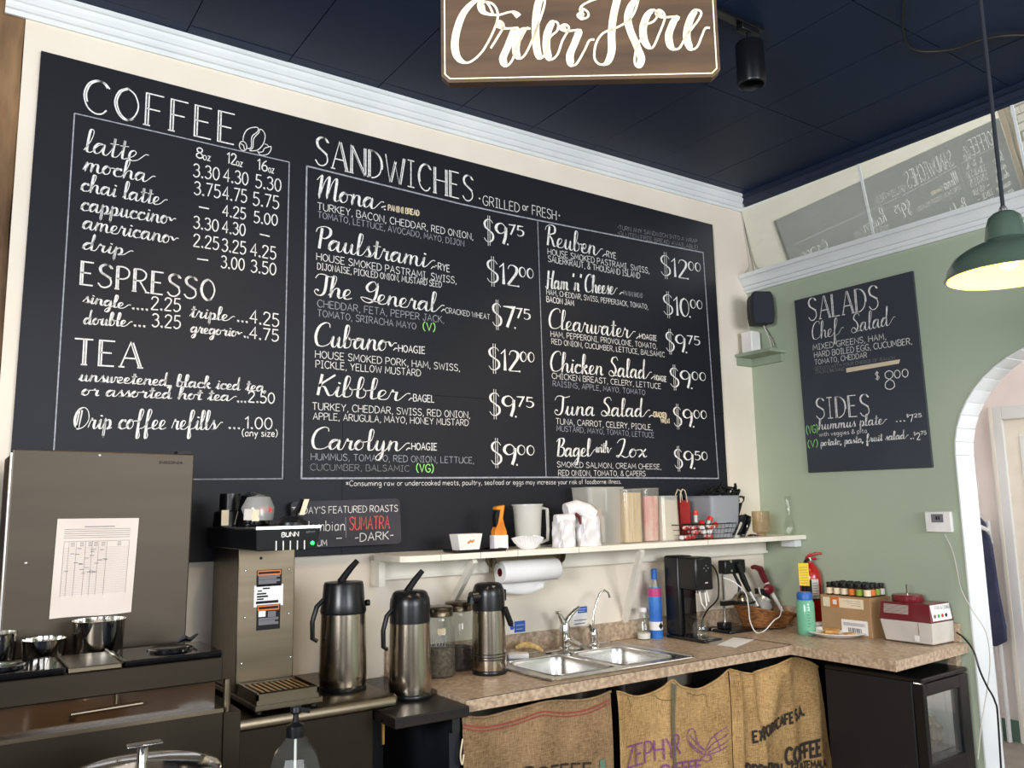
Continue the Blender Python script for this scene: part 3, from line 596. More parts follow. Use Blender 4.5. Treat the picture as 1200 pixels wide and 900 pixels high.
# ================================================================== MENU BOARD ON THE BACK WALL
YB = 3.142
TL = ony(48.3, 59.3, YB); TR = ony(835, 263.3, YB)
mbd = thing('menu_board', 'huge black chalk menu board of coffee, espresso, tea and sandwiches covering the back wall', 'menu board', (1.9, YB, 1.38))
def bx_at(z):   # right edge x as a function of height
    p = ony(853, 570, YB); t = (TR[2]-z)/(TR[2]-p[2]); return TR[0]+(p[0]-TR[0])*t
XM = ony(402, 459, YB)[0]; ZSM = 2.035
def bl_at(z): return TL[0]-.006*(TL[2]-z)
ztop = lambda x: TL[2]+(TR[2]-TL[2])*(x-TL[0])/(TR[0]-TL[0])
def panel(x0t, x0b, x1t, x1b, z0, za, zb, off):
    q = [(x0b, YB+off, z0), (x1b, YB+off, z0), (x1t, YB+off, zb), (x0t, YB+off, za)]
    link('panel', MB().slab(q, (0, .015, 0)), 'board', mbd, world=True, smooth=False, bevel=.0008)
pl_ = [(TL[0], YB, TL[2]), (TR[0], YB, TR[2]), (bx_at(ZSM), YB, ZSM+.0006), (XM, YB, ZSM+.0006), (XM, YB, 1.378), (bl_at(1.38), YB, 1.378)]
link('panel', plate_mesh(pl_, (0, .015, 0)), 'board', mbd, world=True, smooth=False)
panel(XM+.0014, XM+.0014, bx_at(ZSM), bx_at(1.38), 1.378, ZSM-.0006, ZSM-.0006, 0.0002)
b = Board(mbd, 'y', YB-.0012)
R_ = 'lettering'
b.lines([[(87.3, 132.7), (339, 190), (331, 561), (228, 561.7), (61, 562.5), (87.3, 132.7)]], 'chalkline', .0042, 'ruled_frame')
b.lines([[(359.5, 194.5), (450, 217), (540, 239), (600, 252), (660, 264), (824, 296), (842, 560.7), (640, 559.3), (353.3, 560.7), (359.5, 194.5)]], 'chalkline', .0065, 'ruled_frame')
b.lines([[(630, 258.3), (640, 559.5)]], 'chalkline', .0042, 'ruled_frame')
TX = [
("COFFEE", 97.5, 129.5, 274, 169.5, 39, 'title'), ("ESPRESSO", 94, 333, 251, 353, 27, 'title'), ("TEA", 86, 426.5, 163, 431, 30, 'title'), ("SANDWICHES", 369.5, 192, 554, 236.5, 33, 'title'),
("GRILLED", 566, 240, 608.8, 249, 11, 'c2'), ("or", 612.5, 246, 619.5, 247.5, 9, 'c2'), ("FRESH", 623.8, 251.5, 652, 258, 11, 'c2'), ("•", 561, 237, 563, 237.5, 9, 'c2'), ("•", 654.5, 257, 656.5, 257.5, 9, 'c2'),
("latte", 98, 177, 174, 192, 26, 's'), ("mocha", 97, 199.5, 182, 215, 21, 's'), ("chai latte", 94, 223, 196, 242, 20, 's'), ("cappuccino", 94, 246, 206, 264, 20, 's'),
("americano", 96, 267.5, 209, 287, 20, 's'), ("drip", 96, 291.5, 156, 301, 17, 's'),
("8", 230, 184.5, 237.5, 186, 12, 'n'), ("oz", 238, 187, 246.5, 188.7, 9, 'c2'), ("12", 266, 191, 276.5, 193.3, 12.5, 'n'), ("oz", 277, 194, 284, 195.7, 9, 'c2'), ("16", 301.6, 198.6, 313, 201, 12.5, 'n'), ("oz", 314.5, 201.8, 321, 203.2, 9, 'c2'),
("3.30", 226.5, 206.7, 256.6, 211.3, 15, 'n'), ("4.30", 262, 212.4, 290.4, 217.2, 15, 'n'), ("5.30", 299.4, 219.3, 329, 224.7, 15, 'n'),
("3.75", 227.4, 227.5, 257.8, 232, 15, 'n'), ("4.75", 261, 233.3, 288.8, 237.5, 15, 'n'), ("5.75", 296.5, 240, 326.4, 245, 15, 'n'),
("4.25", 261, 253, 287.5, 257, 13, 'n'), ("5.00", 297.6, 260.5, 324.8, 264.5, 13, 'n'), ("3.30", 226.7, 267, 255.5, 271.5, 14, 'n'), ("4.30", 260.7, 272.5, 287, 276.5, 14, 'n'),
("2.25", 226.7, 288.5, 256, 292.7, 14.5, 'n'), ("3.25", 260, 294, 287.7, 298, 14.5, 'n'), ("4.25", 293.7, 299.5, 323, 304, 14.5, 'n'), ("3.00", 259, 313.5, 286, 317, 14, 'n'), ("3.50", 294, 318.5, 323, 322.5, 14, 'n'),
("single", 97, 354, 153, 363, 14, 's'), ("....", 155, 362, 173, 363.5, 14, 'n'), ("2.25", 177, 362.5, 211, 365, 15, 'n'), ("double", 97.5, 379.5, 155, 383, 15, 's'), ("...", 157, 382, 170, 383, 14, 'n'), ("3.25", 178, 382.5, 211, 385, 15, 'n'),
("triple", 222, 371, 275, 377, 15, 's'), ("...", 278, 376.5, 290, 378, 14, 'n'), ("4.25", 293, 378, 326.4, 383, 15, 'n'), ("gregorio", 223, 389, 284, 395, 13, 's'), ("..", 286, 395, 291, 396, 14, 'n'), ("4.75", 292.6, 396.5, 326, 400, 13.5, 'n'),
("unsweetened, black iced tea,", 92, 446, 313, 459, 14.5, 's'), ("or assorted hot tea", 95, 463, 277, 470, 14.5, 's'), ("...", 278, 471, 288, 471.5, 12, 'n'), ("2.50", 290.8, 471, 321.4, 472.8, 12.5, 'n'),
("Drip coffee refills", 86, 502, 261, 503.5, 23, 's'), ("...", 268, 502, 281, 502.5, 12, 'n'), ("1.00", 287, 502, 318.5, 503, 13.5, 'n'), ("(any size)", 283.6, 511, 325, 511.7, 8, 'c2'),
("Mona", 369, 231, 450, 247, 26, 'S'), ("PANINI BREAD", 455, 246.5, 491, 253, 6.5, 'cream'), ("TURKEY, BACON, CHEDDAR, RED ONION,", 372, 245.5, 554.5, 281, 9.5, 'c'), ("TOMATO, LETTUCE, AVOCADO, MAYO, DIJON", 372.5, 255, 543.8, 288.7, 8.5, 'd2'),
("Paulstrami", 368, 290, 510, 315, 25, 'S'), ("-RYE", 510, 315, 527, 319, 8, 'c'), ("HOUSE SMOKED PASTRAMI, SWISS,", 371, 304.5, 535, 332.5, 9.5, 'c'), ("DIJONAISE, PICKLED ONION, MUSTARD SEED", 372, 315.5, 517.5, 337, 8.5, 'c'),
("The General", 367, 345, 521, 367, 24, 'S'), ("CRACKED WHEAT", 522, 366.5, 574, 374.5, 7, 'c'), ("CHEDDAR, FETA, PEPPER JACK,", 372, 359.5, 520.5, 378.5, 9.5, 'd2'), ("TOMATO, SRIRACHA MAYO", 372, 370.5, 487.5, 386, 9, 'd2'), ("(V)", 495.7, 386.5, 510, 388, 9, 'g'),
("Cubano", 367, 405, 465, 412, 26, 'S'), ("HOAGIE", 467, 412, 498, 414.5, 8, 'c'), ("HOUSE SMOKED PORK, HAM, SWISS,", 369.5, 419, 539, 435, 9.5, 'c'), ("PICKLE, YELLOW MUSTARD", 370, 430.5, 493, 441, 9.5, 'c'),
("Kibbler", 366, 462.5, 481, 470.5, 24, 'S'), ("BAGEL", 484.5, 470, 508.8, 471.5, 8, 'c'), ("TURKEY, CHEDDAR, SWISS, RED ONION,", 366, 480, 550.8, 490, 9.5, 'c'), ("APPLE, ARUGULA, MAYO, HONEY MUSTARD", 367, 491.5, 549, 499, 9, 'c'),
("Carolyn", 363, 526, 480, 528.5, 24, 'S'), ("HOAGIE", 482.5, 527, 512, 527.5, 8, 'c'), ("HUMMUS, TOMATO, RED ONION, LETTUCE,", 364.5, 539, 555.5, 543, 9, 'd2'), ("CUCUMBER, BALSAMIC", 363.8, 551, 479.5, 552.5, 8.5, 'd'), ("(VG)", 488, 552.5, 508, 553.5, 9, 'g'),
("*Consuming raw or undercooked meats, poultry, seafood or eggs may increase your risk of foodborne illness.", 405.5, 569.5, 728, 566.7, 7, 'lc'),
("Reuben", 638, 286.5, 707, 301, 23, 'S'), ("RYE", 711, 301, 722, 303.5, 7, 'c'), ("HOUSE SMOKED PASTRAMI, SWISS,", 642, 298, 761, 320.5, 8, 'c'), ("SAUERKRAUT, & THOUSAND ISLAND", 642.5, 306.5, 750, 326.5, 8, 'c'),
("•TURN ANY SANDWICH INTO A WRAP", 724, 268.5, 817, 285, 5.5, 'd'), ("•GLUTEN FREE BREAD AVAILABLE!", 724, 275.5, 818, 292.5, 5.5, 'd'),
("Ham 'n' Cheese", 639, 337.5, 724, 345.5, 20, 'S'), ("PANINI BREAD", 731, 345.8, 753, 349, 5, 'd'), ("HAM, CHEDDAR, SWISS, PEPPERJACK, TOMATO,", 640.6, 345, 759.5, 362.5, 7, 'c'), ("BACON JAM", 640.6, 353.5, 672.5, 358.5, 6.5, 'c'),
("Clearwater", 642, 384, 745, 397, 22, 'S'), ("HOAGIE", 749.5, 396.5, 769.6, 399.3, 5.8, 'c'), ("HAM, PEPPERONI, PROVOLONE, TOMATO,", 645.5, 394.3, 770, 409, 7.4, 'c'), ("RED ONION, CUCUMBER, LETTUCE, BALSAMIC", 646.5, 403, 779, 418.5, 7, 'c'),
("Chicken Salad", 644, 434.5, 764, 444.5, 22, 'S'), ("HOAGIE", 767, 445, 781, 447.5, 6, 'c'), ("CHICKEN BREAST, CELERY, LETTUCE", 647, 443.5, 774.5, 455.8, 7.5, 'c'), ("RAISINS, APPLE, MAYO, TOMATO", 648, 452.5, 756, 463, 7.2, 'd2'),
("Tuna Salad", 649, 486, 762, 488.5, 21, 'S'), ("CRACKED", 766, 488.5, 781, 489.8, 6, 'cream'), ("WHEAT", 774.5, 495.3, 785, 496.2, 5, 'cream'), ("TUNA, CARROT, CELERY, PICKLE,", 651.6, 497, 764.5, 504, 7.8, 'c'), ("MUSTARD, MAYO, TOMATO, LETTUCE", 652.5, 505, 766.5, 513, 7.2, 'd2'),
("Bagel", 651, 535, 699, 534.5, 20, 'S'), ("with", 698, 530, 717, 530.5, 13, 's'), ("Lox", 721, 536, 759, 535.5, 20, 'S'), ("SMOKED SALMON, CREAM CHEESE,", 653, 547.3, 775, 550, 7.2, 'c'), ("RED ONION, TOMATO, & CAPERS", 654.5, 557.3, 756.5, 558, 7.2, 'c'),
]
STY = {'title': ('title', 'chalk', .0046, .0056, False), 'n': ('caps', 'chalk', .004, .005, False), 'c2': ('caps', 'chalk', .0028, .0034, False), 's': ('script', 'chalk', .0026, .0078, True), 'S': ('script', 'chalk', .0030, .0115, True),
       'c': ('caps', 'chalk', .0032, .0038, False), 'd': ('caps', 'chalkdim', .0028, .0032, False), 'd2': ('caps', 'chalkline', .0028, .0034, False), 'g': ('caps', 'chalkgreen', .004, .0046, False), 'cream': ('caps', 'chalkcream', .0042, .005, False), 'lc': ('caps', 'chalk', .0028, .0034, False)}
def write(bd, rows, scale=1.):
    for t, x0, y0, x1, y1, h, st in rows:
        s, mt, tn, tk, sw = STY[st]
        bd.text(t, x0, y0, x1, y1, h, s, mt, tn*scale, tk*scale, swash=sw and len(t) > 3 and t[-1] not in ',')
write(b, TX)
for p in (((233, 242.3), (245, 244.7)), ((304.5, 274.3), (316, 277)), ((231, 303.3), (244, 305)), ((454-4, 245), (457-5, 246)), ((447, 243), (452, 241.5))):
    b.lines([p], 'chalk', .005, 'dash')
for x, y in ((505, 314), (517, 364), (461, 409.5), (479, 468), (476, 526.5), (706, 299.5), (726, 344), (745.5, 396), (763, 443), (760.5, 488)):
    b.lines([[(x, y+1), (x+2.5, y-1.5), (x+5, y-1)]], 'chalk', .004, 'dash')
def price(bd, Lx, Ly, Rx, Ry, d, c, h=24.):
    n = len(d); W = Rx-Lx; sl = (Ry-Ly)/W
    xs_ = [0, .25, .27, .62 if n == 1 else .66, .66 if n == 1 else .70, 1.]
    f = lambda t: (Lx+W*t, Ly+sl*W*t)
    bd.text('$', *f(0), *f(.24), h, 'brush', 'chalk', .003, .012)
    bd.text(d, *f(.29 if n == 1 else .27), *f(.58 if n == 1 else .66), h*.92, 'brush', 'chalk', .004, .016)
    p, q = f(.58 if n == 1 else .66), f(.60 if n == 1 else .68); bd.lines([[(p[0], p[1]), (q[0]+.8, q[1])]], 'chalk', .008, 'dot')
    a, e = f(.62 if n == 1 else .70), f(1.0); bd.text(c, a[0], a[1]-h*.46, e[0], e[1]-h*.46, h*.44, 'brush', 'chalk', .003, .010)
for a in ((567.5, 282.5, 613.5, 289, '9', '75', 26), (571, 330, 625, 338.5, '12', '00', 26), (577.5, 381.3, 621, 386.5, '7', '75', 26), (573, 432.8, 626, 436.5, '12', '00', 26), (574, 486.3, 625, 489.5, '9', '75', 26), (576, 543.7, 626, 545.5, '9', '00', 26),
          (775, 322, 821, 329, '12', '00', 23), (778, 368, 823, 373, '10', '00', 23), (781, 411, 820, 414.5, '9', '75', 22), (786, 453, 827, 456.5, '9', '00', 22), (790, 499, 828, 501, '9', '00', 22), (791, 548.5, 829, 549.3, '9', '50', 22)):
    price(b, *a)
def bean(px, py, s, k=1.): return [(270+(px+x*s)/18., 140+(py+y*s)/18.) for x, y in k]
def circ(cx, cy, rx, ry, a0=0, a1=2*PI, n=14, rot=0):
    return [(cx+rx*math.cos(t)*math.cos(rot)-ry*math.sin(t)*math.sin(rot), cy+rx*math.cos(t)*math.sin(rot)+ry*math.sin(t)*math.cos(rot)) for t in np.linspace(a0, a1, n)]
Kb = lambda pts: [(270+x/18., 140+y/18.) for x, y in pts]
b.lines([Kb([(265, 450), (280, 340), (340, 230), (440, 175), (560, 165), (590, 210), (560, 270), (480, 330), (445, 400), (445, 520), (430, 600), (360, 615)]),
         Kb([(620, 200), (680, 230), (730, 320), (725, 420), (690, 520), (620, 610), (540, 655), (410, 655), (470, 600), (480, 500), (490, 410), (540, 340), (600, 280), (620, 200)]),
         Kb(circ(268, 560, 75, 100, rot=-.3)), Kb([(215, 510), (270, 540), (290, 600), (300, 640)]), Kb([(720, 515), (770, 530), (810, 575), (855, 570), (850, 650), (780, 735), (640, 750), (570, 665)]), Kb([(810, 580), (720, 610), (680, 680), (600, 690)])],
        'chalk', .0032, 'coffee_bean_drawing', smooth=True)

# ================================================================== ROASTS SIGN, SALADS BOARD, ORDER SIGN
YR = 3.10
rs = thing('roasts_sign', 'small rounded chalk sign of featured roasts with red lettering, behind the black headed brewer', 'sign', tuple(ony(405, 640, YR)))
tl, tr, br, bl = ony(340, 588, YR), ony(468.5, 584, YR), ony(470.5, 637, YR), ony(346, 643, YR)
M['slate'] = mat('grey_slate_board', (58, 56, 64), .6, rgb2=(40, 39, 46), scale=5, detail=8)
link('panel', plate_mesh(rrect(tl, tr, br, bl, .02), (0, .012, 0)), 'slate', rs, world=True, smooth=False)
b = Board(rs, 'y', YR-.0012)
write(b, [("TODAY'S FEATURED ROASTS", 342, 602.5, 466, 599.3, 9, 'c2'), ("Colombian", 345, 623, 404, 621.5, 12, 'c2'), ("MEDIUM", 350, 640.5, 383, 639.6, 7, 'c2'), ("-", 394, 632.8, 400.6, 632.5, 4, 'c2'), ("-DARK-", 416, 635, 461, 631.5, 9.5, 'c2')])
b.text("SUMATRA", 409.6, 621, 456.4, 619.5, 15, 'caps', 'chalkred', .004, .005)
b.lines([[(409-4, 606), (405.5, 630)]], 'chalkdim', .0025, 'ruled_line')

sb = thing('salads_board', 'tall black chalkboard of salads and sides on the green wall', 'menu board', tuple(onx(1020, 551, XB-.008)))
pts = [onx(930.7, 352.3, XB-.014), onx(1069.3, 317.3, XB-.014), onx(1092.7, 547.7, XB-.014), onx(947.3, 554, XB-.014)]
link('panel', plate_mesh(pts, (.013, 0, 0)), 'sboard', sb, world=True, smooth=False, bevel=.001)
b = Board(sb, 'x', XB-.0152)
write(b, [("SALADS", 948, 376, 1029.5, 361.5, 26, 'title'), ("Chef", 951, 398.5, 989, 391.5, 19, 's'), ("Salad", 997, 390.5, 1050, 379.5, 20, 's'), ("MIXED GREENS, HAM,", 953, 410.5, 1038.5, 397.5, 7.4, 'c'), ("HARD BOILED EGG, CUCUMBER,", 954.4, 419.3, 1069, 403, 7.4, 'c'), ("TOMATO, CHEDDAR", 955, 427.5, 1016, 418.8, 6.6, 'c'),
          ("•SERVED WITH YOUR CHOICE OF RANCH,", 953.5, 433.7, 1050, 421, 4, 'd'), ("ITALIAN, BALSAMIC", 956, 438, 989.7, 434, 4, 'd'), ("$", 1026, 444.6, 1030.5, 444, 8, 'c2'), ("8", 1037.5, 457, 1049, 455.5, 22, 'n'), ("00", 1048.5, 443.5, 1064.5, 441.5, 9.5, 'n'),
          ("SIDES", 957, 491, 1019, 487, 24, 'title'), ("(VG)", 945.3, 508.7, 958.5, 506.5, 9, 'g'), ("hummus plate", 959, 503.8, 1040, 496.5, 12, 's'), ("...", 1050, 494.3, 1060.6, 493.5, 8, 'n'), ("$", 1062.5, 489, 1065, 488.8, 3.5, 'c2'), ("7", 1066, 494.5, 1070.5, 494, 8, 'n'), ("25", 1071.5, 489, 1080, 488.5, 4, 'c2'),
          ("with veggies & pita", 960, 511.5, 1016, 507, 5.5, 'c2'), ("(V)", 947, 524.5, 958.5, 523, 8, 'g'), ("potato, pasta, fruit salad", 961.5, 522.7, 1065, 513.5, 8.5, 's'), ("..", 1067, 514.3, 1071, 514, 8, 'n'), ("$", 1071, 510, 1073, 509.9, 3.5, 'c2'), ("2", 1074.5, 515.5, 1078.5, 515, 8, 'n'), ("75", 1079, 509.5, 1085.5, 509, 4, 'c2')], .85)
q = [onx(992, 436.6, XB-.0156), onx(1053.5, 426, XB-.0156), onx(1055, 421, XB-.0156), onx(991.5, 431.5, XB-.0156)]
link('masking_tape', plate_mesh(q, (-.0004, 0, 0)), 'tape', sb, world=True, smooth=False)

# hanging Order Here sign
A_ = CAM+ray(517, 97)*1.5; Bz = onz(845, 90, A_[2]); ux = (Bz-A_)/np.linalg.norm(Bz-A_); WS = float(np.linalg.norm(Bz-A_))
osn = thing('order_here_sign', 'brown stained wooden sign with cream brush lettering hanging from the ceiling', 'sign', tuple(A_), math.atan2(ux[1], ux[0]))
HS = .26; cc = .014
poly = [(cc, 0), (WS-cc, 0), (WS, cc), (WS, HS-cc), (WS-cc, HS), (cc, HS), (0, HS-cc), (0, cc)]
link('board', MB().prism(poly, 1, 0, .02), 'signwood', osn, smooth=False, bevel=.0015)
fr = MB(); off = .007
P8 = [(cc+.002, off), (WS-cc-.002, off), (WS-off, cc+.002), (WS-off, HS-cc), (WS-cc, HS-off), (cc, HS-off), (off, HS-cc), (off, cc+.002), (cc+.002, off)]
ribbon(fr, [P8], 0, 0, lambda a, c: (a, -.0008, c), .0024, .0024, False)
link('painted_border', fr, 'cream_ink', osn, smooth=False)
def sgn(px, py):   # photograph pixel -> position on the sign face
    d = ray(px, py); nrm = np.array([-ux[1], ux[0], 0]); t = np.dot(A_-CAM, nrm)/np.dot(d, nrm); p = CAM+d*t
    return (float(np.dot(p-A_, ux)), float(p[2]-A_[2]))
S8 = lambda pts: cr([sgn(500+x/3.333, y/3.333) for x, y in pts], 6)
OH = [
 [(262, 60), (235, 12), (190, 6), (140, 60), (112, 150), (118, 220), (160, 246), (215, 205), (262, 120), (278, 60), (262, 20), (228, 8), (212, 20), (225, 50), (275, 60), (325, 48), (345, 52), (360, 66)],
 [(250, 190), (275, 150), (300, 105), (290, 85), (282, 100), (305, 112), (345, 112), (340, 125), (318, 180), (298, 230), (312, 258), (335, 235), (350, 190), (385, 120), (398, 108)],
 [(405, 112), (375, 118), (352, 165), (350, 210), (370, 228), (398, 190), (430, 110), (455, 40), (462, -5), (448, -10), (432, 30), (425, 110), (430, 190), (445, 228), (465, 205), (480, 150), (510, 120), (512, 92), (492, 88), (472, 130), (468, 190), (482, 232), (510, 215), (530, 160), (555, 115), (545, 98), (530, 110), (550, 122), (592, 122), (580, 165), (560, 215), (565, 252), (585, 250), (615, 200), (635, 160), (655, 155)],
 [(612, 50), (600, 60), (612, 74), (630, 66), (630, 50), (612, 36), (600, 45), (605, 25), (640, 5), (690, -10), (735, -20), (745, -10), (730, 60), (722, 130), (722, 200), (705, 245), (675, 252), (655, 225), (662, 170), (690, 130), (740, 110), (790, 80), (815, 40), (828, -5)],
 [(830, -12), (800, 20), (785, 70), (795, 120), (820, 180), (838, 230), (825, 262), (812, 240), (822, 180), (850, 140)],
 [(845, 100), (885, 85), (900, 60), (888, 40), (862, 60), (845, 110), (852, 165), (880, 188), (905, 140), (930, 70), (915, 42), (905, 55), (925, 68), (972, 68), (962, 90), (945, 140), (955, 185), (985, 190), (1015, 140), (1060, 80), (1072, 50), (1052, 42), (1028, 80), (1015, 140), (1030, 190), (1055, 185), (1075, 140), (1088, 112), (1106, 110)],
]
mb = MB(); ribbon(mb, [S8(s) for s in OH], 0, 0, lambda a, c: (a, -.0010, c), .0042, .0140, True)
link('lettering', mb, 'cream_ink', osn, smooth=False)
for u in (.08, WS-.08):
    link('hanging_chain', MB().tube([(u, .01, HS), (u, .01, ZCEIL-A_[2]-.01)], .0022, 6), 'wire', osn)

# ================================================================== COUNTER, SINK, WORKTOPS
YF, XF = 2.53, 3.25
SX0, SX1, SY0, SY1 = 1.935, 2.655, 2.585, 3.09
wt = thing('worktop', 'speckled beige laminate worktop with a sink, wrapping the corner', 'worktop', (2.6, 2.9, ZC-.042))
mb = MB(); z0 = ZC-.042
mb.hexa([(1.525, YF, z0), (SX0, YF, z0), (SX0, DA, z0), (1.525, DA, z0)], [(1.525, YF, ZC), (SX0, YF, ZC), (SX0, DA, ZC), (1.525, DA, ZC)])
mb.box(SX1, XF, YF, DA, z0, ZC).box(SX0, SX1, YF, SY0, z0, ZC).box(SX0, SX1, SY1, DA, z0, ZC)
mb.hexa([(3.225, 2.015, z0), (XB, 2.055, z0), (XB, DA, z0), (XF, DA, z0)], [(3.225, 2.015, ZC), (XB, 2.055, ZC), (XB, DA, ZC), (XF, DA, ZC)])
link('slab', mb, 'counter', wt, world=True, smooth=False)
bk = thing('backsplash', 'low speckled laminate backsplash along the back and green walls behind the worktop', 'backsplash', (2.7, 3.15, ZC))
link('backsplash_strip', MB().box(1.525, XB-.02, DA-.02, DA-.001, ZC+.0003, ZC+.085), 'counter', bk, world=True, smooth=False, bevel=.003)
link('backsplash_strip', MB().box(XB-.02, XB-.001, 2.075, DA-.021, ZC+.0003, ZC+.085), 'counter', bk, world=True, smooth=False, bevel=.003)
link('edge_seam', MB().box(1.523, XF, YF-.0015, YF, ZC-.0025, ZC-.0005), 'darkwood', wt, world=True, smooth=False)
# cabinet carcass behind the sack curtains
cb = thing('sink_cabinet', 'dark cabinet under the laminate worktop behind the sack curtains', 'cabinet', (2.4, 2.9, 0))
link('side_panel', MB().box(1.535, 1.56, 2.60, 3.14, 0, z0-.002), 'undercab', cb, world=True, smooth=False)
link('back_panel', MB().box(1.562, 3.24, 3.10, 3.14, 0, z0-.22), 'undercab', cb, world=True, smooth=False)
link('side_panel', MB().box(3.20, 3.225, 2.72, 3.098, 0, z0-.002), 'undercab', cb, world=True, smooth=False)
t = thing('support_panel', 'laminate support strip under the arch end of the worktop', 'panel', (3.83, 2.11, 0)); link('panel', MB().box(3.815, 3.855, 2.09, 2.13, 0, z0-.002), 'counter', t, world=True, smooth=False)
# sink
sk = thing('double_sink', 'stainless steel double bowl sink set into the laminate worktop', 'sink', (2.3, 2.84, ZC))
def basin(x0, x1, y0, y1, d):
    mb = MB(); n = 6; rings = []
    for k, (ins, z) in enumerate(((0, .004), (.006, 0), (.012, -.02), (.016, -d+.03), (.03, -d+.006), (.06, -d), (.13, -d-.004))):
        pts = rrect((x0+ins, y0+ins, z), (x1-ins, y0+ins, z), (x1-ins, y1-ins, z), (x0+ins, y1-ins, z), max(.012, .055-ins*.3), 5); rings.append(pts)
    k = len(rings[0]); vs = [p for r in rings for p in r]; fs = []
    for j in range(len(rings)-1):
        for i in range(k): a = j*k+i; b_ = j*k+(i+1) % k; fs.append((a, b_, b_+k, a+k))
    fs.append(tuple(range((len(rings)-1)*k, len(rings)*k)))
    mb.add([(p[0], p[1], p[2]+ZC+.002) for p in vs], fs); return mb, [p for p in rings[0]]
b1, r1 = basin(1.975, 2.275, 2.625, 2.985, .17); b2, r2 = basin(2.315, 2.615, 2.625, 2.985, .17)
link('bowl', b1, 'sink', sk, world=True); link('bowl', b2, 'sink', sk, world=True)
for cx in (2.125, 2.465):
    link('drain', MB().lathe([(.001, .003), (.022, .003), (.034, .006), (.038, .001)], (cx, 2.80, ZC-.170), 20), 'chrome', sk, world=True)
# rim as strips around the bowls with a rolled outer edge
mb = MB(); zt = ZC+.006
for (xa, xb, ya, yb) in ((SX0-.015, 1.975, SY0-.015, SY1+.012), (2.275, 2.315, 2.625, 2.985), (2.615, SX1+.015, SY0-.015, SY1+.012), (1.975, 2.615, SY0-.015, 2.625), (1.975, 2.615, 2.985, SY1+.012)):
    mb.box(xa, xb, ya, yb, ZC-.001, zt)
link('rim', mb, 'sink', sk, world=True, smooth=False)
ro = rrect((SX0-.017, SY0-.017, zt), (SX1+.017, SY0-.017, zt), (SX1+.017, SY1+.014, zt), (SX0-.017, SY1+.014, zt), .03, 5); ro.append(ro[0])
link('rolled_edge', MB().tube(ro, .0045, 6), 'sink', sk, world=True)
for x0_, x1_ in ((1.975, 2.275), (2.315, 2.615)):
    rr_ = rrect((x0_, 2.625, zt), (x1_, 2.625, zt), (x1_, 2.985, zt), (x0_, 2.985, zt), .05, 5); rr_.append(rr_[0]); link('bowl_lip', MB().tube(rr_, .003, 5), 'sink', sk, world=True)
ft = thing('mixer_faucet', 'chrome mixer faucet with two lever handles and a long low spout over the sink', 'faucet', (2.36, 3.055, zt))
link('base', MB().lathe([(.045, 0), (.045, .012), (.028, .02), (.024, .06), (.024, .065)], (0, 0, 0), 20), 'chrome', ft)
link('deck_plate', MB().add(*(lambda m: (m.v, m.f))(MB().sph((-.01, -.01, .004), .1, 16, (1.1, .36, .10)))), 'chrome', ft)
link('body', MB().tube([(0, 0, .06), (0, 0, .10), (.004, 0, .13)], [.023, .024, .016], 14), 'chrome', ft)
link('handle', MB().tube([(0, 0, .11), (-.022, 0, .145), (-.032, 0, .165), (-.05, 0, .168)], [.014, .011, .009, .006], 10), 'chrome', ft)
link('handle', MB().tube([(0, 0, .115), (.022, -.005, .145), (.05, -.01, .168), (.075, -.012, .182)], [.014, .011, .009, .007], 10), 'chrome', ft)
link('spout', MB().tube([(0, 0, .03), (-.02, -.06, .05), (-.05, -.14, .052), (-.06, -.19, .045)], [.013, .012, .011, .010], 12), 'chrome', ft)
ff = thing('filter_faucet', 'slim gooseneck chrome filter faucet at the back of the sink', 'faucet', (2.515, 3.045, zt))
link('base', MB().lathe([(.03, 0), (.03, .006), (.02, .014), (.017, .035), (.022, .05), (.015, .075), (.009, .085)], (0, 0, 0), 18), 'chrome', ff)
link('lever', MB().tube([(0, 0, .05), (-.018, 0, .085), (-.03, 0, .10)], [.009, .008, .011], 8), 'chrome', ff)
link('spout', MB().tube([(0, 0, .08), (.004, 0, .14), (.018, -.002, .19), (.042, -.005, .235), (.066, -.01, .247), (.085, -.012, .236), (.094, -.013, .212)], [.0055, .0052, .005, .005, .005, .005, .006], 10), 'chrome', ff)
sp = thing('soap_bar', 'pale pink soap bar on the sink edge', 'soap', tuple(onz(648/1200*0+617, 771, zt)))
link('bar', MB().box(-.045, .045, -.028, .028, 0, .022), 'bagwhite', sp, bevel=.006)
sp.location = (2.085, 3.03, zt); sp.rotation_euler = (0, 0, -.5)
br_ = thing('scrub_brush', 'tan bristled scrub brush lying against the soap bar', 'brush', (2.155, 3.048, zt), -.3)
link('brush', MB().tube([(-.06, 0, .036), (-.03, 0, .046), (0, 0, .044), (.04, 0, .030), (.062, 0, .016)], [.008, .014, .015, .013, .008], 10), 'sponge', br_)

# dark side table and stainless table
bt = thing('black_side_table', 'low black stained table between the stainless table and the worktop', 'table', (1.38, 2.8, 0))
link('tabletop', MB().hexa([(1.245, 2.50, .862), (1.521, 2.50, .862), (1.521, 3.14, .862), (1.245, 3.14, .862)], [(1.245, 2.50, .897), (1.521, 2.50, .897), (1.521, 3.14, .897), (1.245, 3.14, .897)]), 'darkwood', bt, world=True, smooth=False, bevel=.004)
link('side_panel', MB().box(1.475, 1.518, 2.56, 3.10, 0, .861), 'undercab', bt, world=True, smooth=False)
link('back_panel', MB().box(1.25, 1.474, 3.06, 3.10, 0, .861), 'undercab', bt, world=True, smooth=False)
link('bracket', MB().box(1.47, 1.50, 2.53, 2.555, .81, .861), 'blackm', bt, world=True, smooth=False)
st = thing('stainless_table', 'stainless steel topped work table under the black headed brewer', 'table', (.95, 2.9, 0))
zs_ = .945
